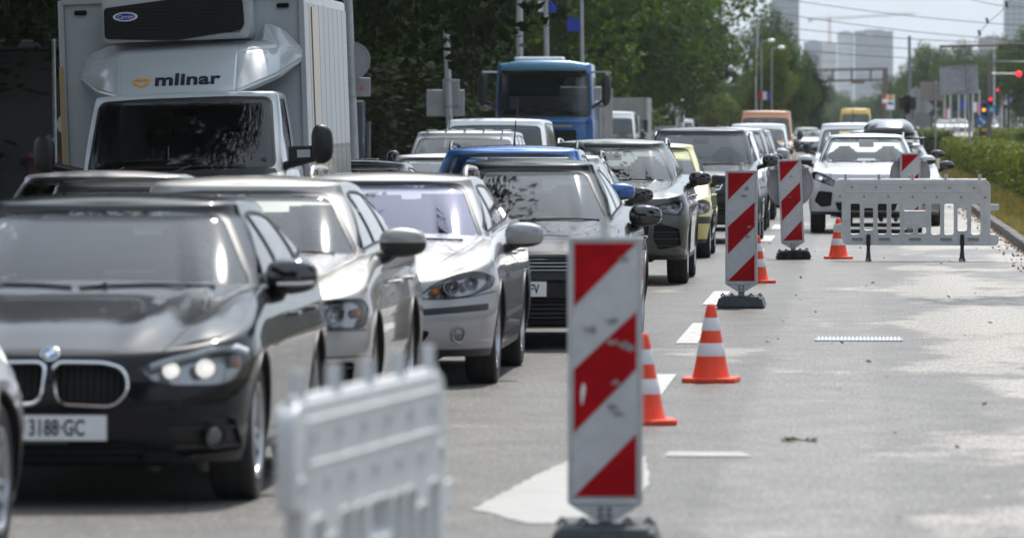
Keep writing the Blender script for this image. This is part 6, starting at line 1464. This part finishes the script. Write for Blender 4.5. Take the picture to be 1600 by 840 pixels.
# ---------------------------------------------------------------- poles, signs, lights
def Z(py, s): return 1.7 - (py - 198) / s
def pole(name, px0, px1, ytop, d, r, label, cat='pole', group=None, m=None, r1=None):
    """px0 column at the ground, px1 column at the top"""
    s = 8889 / d; X = W(px0, s); t = empty(name, (X, d, 0), label, cat, group); H = Z(ytop, s)
    k = MB(); k.tube([(0, 0, -.05), (W(px1, s) - X, 0, H)], [r, r1 or r * .8], 12); k.build('post', m or GALV, t); return t, s, X, H
LAMPM = mat('painted_grey_steel', (.34, .345, .36), .45, .3, noise=.12, nscale=4)
t, s, X, H = pole('lamp_post', 556, 535, -190, 89, .085, 'thick grey lamp post right of the delivery truck with a round sign back', 'lamp post', m=LAMPM)
m = MB(); m.lathe([(.30, 0), (.30, .02), (.28, .02), (.27, .01), (.001, .01)], 36, T((W(543, s) - X + .04, -.10 + .16, Z(95, s))) @ AX_Y); m.build('sign_disc', SIGNB, t)
m = MB(); m.box((W(560, s) - X, .10, Z(136, s)), (.34, .03, .30)); o = m.build('sign_plate', SIGNB, t, bevel=.01)
m = MB(); m.box((W(564, s) - X, .08, Z(138, s)), (.05, .01, .04)); m.build('sticker', mat('orange_sticker', (.5, .15, .02), .5), o)
for yy in (72, 88, 122, 128, 150):
    m = MB(); xx = W(540 + (yy - 60) * .085, s) - X; m.lathe([(.092, -.012), (.096, 0), (.092, .012)], 14, T((xx, 0, Z(yy, s))), caps=False); m.build('clamp_band', GALV, t)
t, s, X, H = pole('lamp_post', 707, 697, 45, 112, .075, 'leaning grey lamp post carrying two rectangular sign backs', 'lamp post', m=LAMPM)
m = MB(); m.box((W(695, s) - X, .14, Z(161, s)), (.755, .03, .53), Matrix.Rotation(0, 4, 'Y')); m.build('sign_plate', SIGNB, t, bevel=.02)
m = MB(); m.box((W(704, s) - X, .10, Z(145, s)), (.34, .03, .53)); m.build('sign_plate', mat('sign_back_dark', (.26, .27, .28), .5), t, bevel=.02)
for yy in (125, 166): m = MB(); m.lathe([(.080, -.02), (.085, .02)], 14, T((W(701, s) - X, 0, Z(yy, s))), caps=False); m.build('clamp_band', GALV, t)
def flag(t, x, z0, w_, h_, cols, y=0.02, name='flag'):
    n = len(cols); f = MB(); vs = []
    o = None
    for k, c in enumerate(cols):
        b = MB(); P = []
        for i in range(5):
            for j in (0, 1):
                u = w_ * (k + i / 4) / n; P.append((x + u, y + .06 * math.sin(u * 9 + 1), z0 - h_ * j - .05 * u))
        b.add(P, [(2 * i, 2 * i + 2, 2 * i + 3, 2 * i + 1) for i in range(4)])
        q = b.build(name if k == 0 else 'flag_band', mat('flag_' + c, dict(red=(.5, .02, .03), white=(.7, .7, .72), blue=(.02, .05, .32))[c], .8), o or t, ang=80)
        if k == 0: o = q
t, s, X, H = pole('lamp_post', 812, 812, -60, 150, .10, 'pale lamp post left above the blue tipper truck', 'lamp post', m=LAMPM)
t, s, X, H = pole('flag_pole', 857, 853, -10, 152, .08, 'pole with a white and blue flag above the blue tipper truck', 'flag pole', m=LAMPM); flag(t, -.28, Z(1, s), .5, .3, ('white', 'blue'))
t, s, X, H = pole('flag_pole', 912, 909, 0, 154, .06, 'pole with a dark blue flag right above the tipper truck', 'flag pole', m=LAMPM); flag(t, -.45, Z(28, s), .42, .36, ('blue',))
t, s, X, H = pole('flag_pole', 1183, 1181, 120, 300, .06, 'thin pole with red white and blue flag above the orange van', 'flag pole', m=LAMPM); flag(t, .10, Z(143, s), .62, .42, ('red', 'white', 'blue'))
pole('lamp_post', 1186, 1183, 30, 345, .10, 'slim lamp post between the dark tree row and the yellowish tree', 'lamp post', m=LAMPM)
t, s, X, H = pole('lamp_post', 1243, 1243, 152, 480, .07, 'thin distant pole with a banner above the orange van', 'lamp post', m=LAMPM); flag(t, 0, Z(157, s), .4, .9, ('white', 'red'))
for i, (px, py) in enumerate([(1204, 60), (1220, 71), (1196, 20)]):
    t, s, X, H = pole('street_lamp', px - 14, px - 14, py + 6, 318, .04, ['street lamp with a bright round head over the yellowish tree', 'lower street lamp head over the yellowish tree', 'street lamp head at the top edge of the tree row'][i], 'street lamp')
    m = MB(); m.tube([(0, 0, H), (.45, 0, H + .1)], .03, 6); m.build('lamp_arm', GALV, t); v, f = superbox((.55, 0, H + .08), (.42, .3, .2), 2.4, 6); m = MB(); m.add(v, f); m.build('lamp_head', WHT, t)
# kiosk, small pole and round sign at the far left
t = empty('kiosk', (-14.9, 97, .12), 'dark kiosk with red poster and round white sign left of the delivery truck', 'kiosk')
DKW = mat('kiosk_dark', (.012, .013, .014), .6)
m = MB(); m.box((0, 1.5, 1.45), (3.4, 3, 2.9)); m.build('wall', DKW, t, bevel=.03)
m = MB(); m.box((0, 1.2, 2.98), (3.8, 3.8, .16)); m.build('roof', DKW, t, bevel=.03)
m = MB(); m.box((.95, -.03, .72), (.60, .03, .85)); m.build('poster', mat('red_poster', (.16, .025, .01), .6, noise=.9, nscale=3, col2=(.02, .01, .01)), t)
m = MB(); m.lathe([(.19, 0), (.19, .02), (.001, .02)], 28, T((1.33, -.02, 1.62)) @ AX_Y); o = m.build('round_sign', mat('dim_white', (.34, .35, .33), .6), t)
for a in range(3):
    m = MB(); m.box((1.33, -.045, 1.62), (.035, .004, .20), T((1.33, 0, 1.62)) @ Matrix.Rotation(a * 1.05 + .3, 4, 'Y') @ T((-1.33, 0, -1.62))); m.build('sign_mark', INK, o)
m = MB(); m.box((1.64, .2, 1.0), (.20, .1, 1.9)); m.build('door_frame', mat('pale_green_frame', (.16, .18, .15), .6), t)
pole('sign_post', 82, 78, 60, 80, .03, 'thin grey post in front of the dark kiosk', 'post')
# bollards and banner posts glimpsed beside the lamp post
t = empty('poster_column', (-9.9, 108, 0), 'dark teal advertising column right of the thick lamp post', 'advertising column')
m = MB(); m.box((.2, 0, 1.15), (.55, .3, 2.1)); m.build('casing', mat('teal_dark', (.01, .03, .035), .3, coat=1), t, bevel=.03)
m = MB(); m.box((.55, 0, .95), (.07, .1, 1.7)); m.build('frame', mat('teal_frame', (.10, .13, .14), .4), t)
for i, px in enumerate((565, 572, 581, 588)):
    t = empty('bollard', (W(px, 100), 88.9, 0), ['first', 'second', 'third', 'fourth'][i] + ' pale stone bollard from the thick lamp post', 'bollard', 'pale bollards behind the black car')
    m = MB(); m.tube([(0, 0, 0), (0, 0, 1.16), (0, 0, 1.20)], [.05, .05, .02], 10); m.build('post', mat('pale_stone', (.45, .36, .33), .8), t)

# right side sign backs
def signback(px, ptop, pw, ph, d, polex, ybase, label, dark=False, shape='rect', lean=0, m=None):
    s = 8889 / d; X = W(polex, s); t = empty('road_sign', (X, d, 0), label, 'road sign', 'sign backs on the verge')
    zc = Z(ptop + ph / 2, s); x0 = W(px, s) - X
    t.rotation_euler = (0, lean, 0)
    k = MB(); k.tube([(0, 0, 0), (0, 0, Z(ptop - 2, s))], .035 if d < 220 else .04, 10); k.build('post', GALV, t)
    mt = m or SIGNB; k = MB()
    if shape == 'rect': k.box((x0, .06, zc), (pw / s, .03, ph / s))
    elif shape == 'disc': k.lathe([(pw / s / 2, 0), (pw / s / 2, .03), (.001, .03)], 28, T((x0, .07, zc)) @ AX_Y)
    else: k.box((0, 0, 0), (pw / s * .72, .03, pw / s * .72), T((x0, .06, zc)) @ Matrix.Rotation(R(45), 4, 'Y'))
    o = k.build('sign_plate', mt, t, bevel=.008)
    if shape == 'rect' and d < 220:
        k = MB(); k.box((x0, .05, Z(ptop, s)), (pw / s + .02, .05, .03)); k.build('plate_edge', GALV, o)
        for yy in (ptop + 4, ptop + ph - 4): k = MB(); k.box((x0, .035, Z(yy, s)), (.25, .03, .04)); k.build('clamp', GALV, o)
    return t
signback(1504, 103, 60, 44, 178, 1517, 283, 'large pale rectangular sign back on a leaning post in the hedge', lean=R(-2.4))
signback(1456, 129, 38, 29, 230, 1461, 225, 'smaller brownish rectangular sign back left of the large one', m=mat('sign_brownish', (.25, .21, .19), .6))
signback(1430, 136, 20, 22, 290, 1431, 215, 'small round sign back at the left end of the sign group', shape='disc')
signback(1441, 150, 36, 36, 262, 1441, 215, 'diamond shaped sign back below the brownish sign', shape='dia')
signback(1441, 174, 26, 26, 240, 1428, 215, 'low round grey sign back beside the roof box car', shape='disc', m=mat('sign_dark_disc', (.20, .21, .22), .6))
BLKL = mat('signal_black', (.012, .014, .014), .5)
def tl_(px, ytop, d, label, heads, postx=None, ytoppost=None):
    s = 8889 / d; X = W(postx or px, s); t = empty('traffic_light', (X, d, 0), label, 'traffic light')
    k = MB(); k.tube([(0, 0, 0), (0, 0, Z(ytoppost or ytop, s))], .05, 10); k.build('post', GALV, t)
    for (hx, hy, on) in heads:
        x, z = W(hx, s) - X, Z(hy, s)
        k = MB(); k.box((x, -.06, z), (.30, .18, .90)); o = k.build('signal_head', BLKL, t, bevel=.03)
        if abs(x) > .1: k = MB(); k.tube([(0, 0, z), (x, 0, z)], .025, 6); k.build('bracket', GALV, t)
        for i, c in enumerate(('red', 'amber', 'green')):
            zz = z + .28 - i * .28; k = MB(); k.tube([(x, -.15, zz), (x, -.30, zz + .01)], .115, 14, caps=False); k.build('visor', BLKL, o)
            lit = on == c; mt = mat('lit_' + c, (.8, .05, .02), .4, emit={'red': (1, .02, .05), 'amber': (1, .45, .03), 'green': (0, 1, .3)}[c], estr=1.8) if lit else BLKL
            k = MB(); k.lathe([(.10, 0), (.08, .02), (.001, .03)], 16, T((x, -.15, zz)) @ AX_Y); k.build('lamp_lens', mt, o)
    return t, s, X
t, s, X = tl_(1417, 147, 262, 'dark traffic light seen from behind above the roof box', [(1417, 163, None)])
for sx in (-1, 1):
    k = MB(); k.box((sx * .26, .05, Z(161, s)), (.26, .25, .60)); k.build('side_signal', BLKL, t, bevel=.04)
t, s, X = tl_(1545, 92, 330, 'tall brown signal mast with red and amber lights', [(1546, 163, 'red'), (1536, 172, 'amber')], 1545, 92)
k = MB(); k.tube([(0, 0, Z(96, s)), (3.0, 0, Z(97, s))], .05, 8); k.build('upper_arm', GALV, t); k = MB(); k.tube([(0, 0, Z(116, s)), (2.8, 0, Z(116, s))], .05, 8); k.build('mast_arm', GALV, t)
k = MB(); k.tube([(0, 0, 0), (0, 0, Z(92, s))], .13, 12); k.build('mast', mat('brown_mast', (.14, .12, .11), .7), t)
k = MB(); k.box((W(1594, s) - X, -.1, Z(117, s)), (.62, .25, .34)); o = k.build('signal_head', BLKL, t, bevel=.03)
k = MB(); k.lathe([(.17, 0), (.14, .04), (.001, .05)], 18, T((W(1590, s) - X, -.23, Z(116, s))) @ AX_Y); k.build('lamp_lens', mat('lit_red', (.8, .05, .02), .4), o)
k = MB(); k.box((W(1548, s) - X, -.2, Z(171, s)), (.52, .03, .46)); o = k.build('crossing_sign', mat('sign_blue', (.03, .22, .5), .5), t)
k = MB(); k.prism([(-.16, -.12), (.16, -.12), (0, .16)], .01, T((W(1548, s) - X, -.22, Z(171, s))) @ Matrix.Rotation(R(90), 4, 'X')); k.build('sign_triangle', WHT, o)
t, s, X = tl_(1557, 136, 420, 'second red signal head right of the brown mast', [(1557, 147, 'red')], 1560, 136)
t = empty('keep_right_sign', (W(1533, 8889 / 320), 320, 0), 'round blue arrow sign above a yellow and black striped block', 'road sign')
s = 8889 / 320; k = MB(); k.tube([(0, 0, 0), (0, 0, Z(180, s))], .04, 8); k.build('post', GALV, t)
k = MB(); k.lathe([(.30, 0), (.30, .03), (.001, .03)], 28, T((0, -.08, Z(188, s))) @ AX_Y); o = k.build('sign_plate', mat('sign_blue2', (.02, .12, .42), .5), t)
for a, ln in ((R(-135), .38),):
    k = MB(); k.box((0, 0, 0), (.06, .012, .36), T((0, -.125, Z(188, s))) @ Matrix.Rotation(R(135), 4, 'Y')); k.build('arrow_shaft', WHT, o)
    k = MB(); k.prism([(.19, -.19), (.02, -.16), (.16, -.02)], .012, T((0, -.12, Z(188, s))) @ Matrix.Rotation(R(90), 4, 'X')); k.build('arrow_head', WHT, o)
k = MB(); k.box((.06, 0, Z(210, s)), (.42, .4, .78)); o = k.build('block', mat('block_black', (.02, .02, .02), .6), t, bevel=.02)
for i in range(2): k = MB(); k.box((.12, -.205, Z(203 + i * 11, s)), (.26, .01, .13)); k.build('yellow_stripe', mat('sign_yellow', (.65, .40, .03), .5), o)
t = empty('bus_stop_sign', (W(1391, 20), 444, 0), 'white sign panel with an orange disc and blue field far down the road', 'road sign')
k = MB(); k.tube([(0, 0, 0), (0, 0, 3.0)], .05, 8); k.build('post', GALV, t); k = MB(); k.box((0, -.06, Z(160, 20)), (.62, .03, 1.15)); o = k.build('sign_plate', WHT, t)
k = MB(); k.lathe([(.25, 0), (.25, .02), (.001, .02)], 22, T((0, -.08, Z(153, 20))) @ AX_Y); k.build('orange_disc', mat('sign_orange', (.6, .30, .05), .5), o)
k = MB(); k.box((0, -.085, Z(162, 20)), (.45, .01, .22)); k.build('blue_field', mat('sign_blue2', (.02, .12, .42), .5), o)
# gantry over the far road
t = empty('gantry', (W(1383, 16), 555, 0), 'rusty brown sign gantry spanning the road far ahead', 'gantry'); s = 16.0; X = W(1383, s)
RST = mat('rusty_steel', (.11, .085, .07), .8, noise=.2, nscale=.5)
k = MB(); k.tube([(0, 0, 0), (0, 0, Z(107, s))], .25, 10); k.build('column', RST, t)
k = MB(); k.tube([(W(1178, s) - X, 0, Z(112, s)), (.2, 0, Z(108, s))], .13, 6); k.build('upper_chord', RST, t)
k = MB(); k.tube([(W(1178, s) - X, 0, Z(129, s)), (.2, 0, Z(125, s))], .13, 6); k.build('lower_chord', RST, t)
for px in (1208, 1240, 1275, 1301, 1331, 1360): k = MB(); k.tube([(W(px, s) - X, 0, Z(129, s)), (W(px, s) - X, 0, Z(110, s))], .10, 6); k.build('strut', RST, t)
for px in (1220, 1281, 1340): k = MB(); k.box((W(px, s) - X, -.1, Z(129, s)), (1.3, .3, .28)); k.build('luminaire', RST, t)
k = MB(); k.tube([(W(1178, s) - X, 0, 0), (W(1178, s) - X, 0, Z(110, s))], .25, 10); k.build('column', RST, t)
for i, yy in enumerate((152, 158, 164)): k = MB(); k.box((-.02, -.3, Z(yy, s)), (.55, .05, .36)); k.build('red_band_sign', mat('flag_red', (.5, .02, .03), .8) if i != 1 else WHT, t)
# tram poles, bracket and overhead wires
pole('tram_pole', 1422, 1420, 57, 400, .13, 'tall thin tram pole with a lamp stub left of the sign group', 'pole', m=mat('tram_pole_grey', (.16, .17, .18), .6))
t = empty('wire_bracket', (8.6, 254, 0), 'long horizontal tram wire bracket reaching in from the right edge', 'wire bracket'); s = 35.0
k = MB(); k.tube([(0, 0, 0), (0, 0, 5.9)], .14, 10); k.build('post', GALV, t); k = MB(); k.tube([(W(1468, s) - 8.6, 0, Z(73, s)), (0, 0, Z(69, s))], .055, 8); k.build('arm', mat('dark_arm', (.07, .06, .055), .6), t)
for px in (1468, 1512, 1562): k = MB(); k.tube([(W(px, s) - 8.6, 0, Z(71, s)), (W(px, s) - 8.6 + .06, 0, Z(78, s))], .04, 6); k.build('insulator', BLKL, t)
G3 = 'overhead tram wires crossing the sky'
WIR = mat('wire_grey', (.08, .085, .09), .6)
for i, (a, b, c, d_, lb) in enumerate([(1190, -6, 1620, 38, 'topmost overhead wire slanting down to the right'), (1190, 18, 1620, 62, 'second overhead wire from the top'), (1190, 40, 1620, 66, 'third overhead wire from the top'), (1240, 62, 1620, 78, 'fourth overhead wire just above the bracket'),
        (1240, 78, 1620, 92, 'fifth overhead wire below the bracket'), (1500, -4, 1620, 6, 'short wire piece in the top right corner')]):
    s1 = 44.; t = empty('overhead_wire', (0, 8889 / s1, 0), lb, 'wire', G3); k = MB()
    P = [(W(a + (c - a) * q, s1), 6. * q, Z(b + (d_ - b) * q, s1) - .12 * math.sin(math.pi * q)) for q in [j / 10 for j in range(11)]]
    k.tube(P, .013, 5); k.build('cable', WIR, t)
t = empty('overhead_wire', (0, 8889 / 44., 0), 'curved catenary wire with black insulators at the top right', 'wire', G3); k = MB()
P = [(W(px, 44.), 0, Z(py, 44.)) for px, py in ((1600, -12), (1572, 6), (1562, 20), (1545, 34), (1534, 46), (1527, 56), (1520, 68))]; k.tube(P, .012, 5); k.build('cable', WIR, t)
for px, py in ((1571, 8), (1541, 33), (1529, 52)): k = MB(); k.tube([(W(px, 44.) - .03, 0, Z(py - 4, 44.)), (W(px, 44.) + .03, 0, Z(py + 5, 44.))], .045, 8); k.build('insulator', BLKL, t)
# row of flag poles on the right
cols = [('red', 'white', 'blue'), ('blue',), ('red',), ('white', 'red'), ('blue',), ('red', 'white', 'blue')]
for i, (px, yt, fy) in enumerate([(1484, 150, 0), (1497, 152, 156), (1507, 148, 0), (1519, 150, 160), (1529, 150, 158), (1552, 60, 0), (1564, 62, 148), (1571, 118, 145), (1578, 118, 0), (1583, 118, 148), (1589, 120, 150), (1596, 120, 165), (1475, 155, 170)]):
    d = 520; t, s, X, H = pole('flag_pole', px, px, yt, d, .07, ['white flag pole nearest the large sign back', 'flag pole with tricolour left of the arrow sign', 'bare flag pole right of the large sign back', 'flag pole with a red flag left of the signal mast', 'flag pole beside the brown signal mast', 'tall pale pole right of the signal mast', 'tallest pale pole with a white and red flag', 'flag pole with a blue flag right of the red light', 'bare flag pole in the right cluster', 'flag pole with a red and white flag in the right cluster', 'flag pole with blue flag close to the right edge', 'flag pole at the right picture edge', 'low flag pole behind the brownish sign'][i], 'flag pole', 'flag poles on the right', m=mat('white_pole', (.5, .5, .52), .5))
    t.location.z = .55
    if fy: flag(t, .05, Z(fy, s) - .55, .62, .9, cols[i % 6])
# cars on the opposite carriageway
for i, (px, d, c, lb) in enumerate([(1473, 620, P_WHITE, 'small white car beyond the hedge, left of three'), (1487, 600, P_WHITE, 'small white car beyond the hedge, middle of three'), (1502, 570, P_SILV, 'small silver car beyond the hedge by the arrow sign'), (1548, 640, P_WHITE, 'small white car glimpsed behind the signal mast'), (1604, 520, P_WHITE, 'white car cut by the right picture edge')]):
    q = put(SEDAN, W(px, 8889 / d), d, lb, name='distant_car', pm=c, key='sed', group='cars on the opposite carriageway')[0]; q.location.z = 1.0 if d > 560 else .62

# ---------------------------------------------------------------- far buildings and crane
def bld(px0, px1, ytop, d, depth, label, m, floors=0, cols_=0, m2=None, name='office_tower', slab=None):
    d *= 1.9; depth *= 1.9
    s = 8889 / d; x0, x1 = W(px0, s), W(px1, s); H = Z(ytop, s); t = empty(name, ((x0 + x1) / 2, d, 0), label, 'building')
    k = MB(); k.box((0, depth / 2, H / 2), (x1 - x0, depth, H)); k.build('wall', m, t)
    w_ = x1 - x0
    for f in range(floors):
        z = H * (.10 + .88 * f / floors)
        for c in range(cols_):
            x = -w_ / 2 + w_ * (c + .5) / cols_; k = MB() if (f == 0 and c == 0) else k
            if f == 0 and c == 0: wm = MB()
            wm.box((x, -.05, z), (w_ / cols_ * .78, .3, H / floors * .52))
    if floors: o = wm.build('windows', m2, t); o['kind'] = 'stuff'
    k = MB(); k.box((0, depth / 2, H + .6), (w_ * .5, depth * .5, 1.2)); k.build('roof_plant', m, t)
    return t, s, H
BG1 = mat('glass_facade_blue', (.05, .10, .17), .5, 0, 0, spec=.2, noise=.15, nscale=.05); BG2 = mat('glass_facade_pale', (.20, .27, .31), .5, spec=.2); BW = mat('far_window', (.02, .04, .07), .4, spec=.3)
BC = mat('far_concrete', (.30, .29, .28), .8)
t, s, H = bld(1335, 1395, 49, 2400, 18, 'dark blue glass office tower in the distance', BG1, 14, 10, BW)
m = MB(); m.box((-3.5, -.4, H - 2.6), (5, .4, 1.6)); m.build('roof_sign', mat('tower_sign', (.4, .2, .06), .6), t)
bld(1308, 1334, 51, 2405, 16, 'pale greenish glass slab joined to the left of the blue tower', BG2, 14, 4, mat('far_window_pale', (.38, .44, .46), .2, .1, .5))
bld(1205, 1248, -8, 1900, 14, 'grey high-rise rising behind the left trees', mat('far_grey_facade', (.10, .14, .19), .6, spec=.2), 22, 6, BW)
bld(1256, 1284, 66, 2300, 14, 'low blue grey office block left of the crane', BG1, 10, 5, BW)
bld(1284, 1307, 68, 2500, 14, 'unfinished concrete block under the crane', BC, 9, 4, mat('far_shadow_opening', (.16, .17, .18), .7))
bld(1568, 1606, -6, 2000, 14, 'tall pale high-rise at the right picture edge', mat('far_pale_facade', (.14, .19, .25), .6, spec=.2), 22, 4, BW)
bld(1528, 1572, 60, 1500, 12, 'grey stepped building behind the trees below the right tower', mat('far_brownish', (.24, .22, .21), .8), 6, 6, BW)
t = empty('tower_crane', (W(1296, 1.87), 4754, 0), 'pale red and white tower crane left of the glass tower', 'crane'); s = 1.87; X = W(1296, s)
CR = mat('crane_red', (.40, .16, .12), .7)
H0 = Z(68, s); H1 = Z(28, s)
for sx in (-.8, .8):
    for sy in (-.8, .8): k = MB(); k.tube([(sx, sy, 0), (sx, sy, H1)], .38, 4); k.build('mast_leg', CR, t)
k = MB()
for i in range(16):
    z = H1 * i / 16; k.tube([(-.8, -.8, z), (.8, -.8, z + H1 / 16)], .14, 4)
o = k.build('mast_lattice', CR, t); o['kind'] = 'stuff'
x1, x0 = W(1430, s) - X, W(1262, s) - X; zt = Z(31, s)
for dz in (0, 1.6): k = MB(); k.tube([(x0, 0, zt + dz * .6), (0, 0, zt + dz), (x1, 0, zt + 4.5 + dz * .4)], .5, 4); k.build('jib_chord', mat('crane_white', (.5, .45, .43), .7), t)
k = MB()
for i in range(30):
    x = x1 * i / 30; k.tube([(x, 0, zt + 4.5 * i / 30), (x + x1 / 60, 0, zt + 1.6 + 4.5 * i / 30), (x + x1 / 30, 0, zt + 4.5 * (i + 1) / 30)], .12, 4)
o = k.build('jib_lattice', mat('crane_white', (.5, .45, .43), .7), t); o['kind'] = 'stuff'
k = MB(); k.tube([(0, 0, zt), (0, 0, zt + 4.5)], .4, 5); k.build('tower_head', CR, t); k = MB(); k.box((x0 + 2, 0, zt - 1), (3.5, 1, 2.4)); k.build('counterweight', BC, t)
k = MB(); k.box((0, -1, zt - 1.2), (2, 2, 2.2)); k.build('cab', BC, t)

# ---------------------------------------------------------------- haze
b = MB(); b.box((0, 2900, 79), (7400, 6600, 160)); hz = b.build('haze', None if False else mat('haze_tmp', (1, 1, 1)))
hm = bpy.data.materials.new('haze_air'); hm.use_nodes = True; tt = hm.node_tree; tt.nodes.clear(); oo = tt.nodes.new('ShaderNodeOutputMaterial'); pv = tt.nodes.new('ShaderNodeVolumePrincipled')
pv.inputs['Color'].default_value = (.90, .95, 1, 1); pv.inputs['Density'].default_value = .00008; pv.inputs['Anisotropy'].default_value = .3; tt.links.new(pv.outputs[0], oo.inputs['Volume'])
hz.data.materials.clear(); hz.data.materials.append(hm); hz['kind'] = 'stuff'
hz['label'] = 'pale bluish haze in the air over the far road'
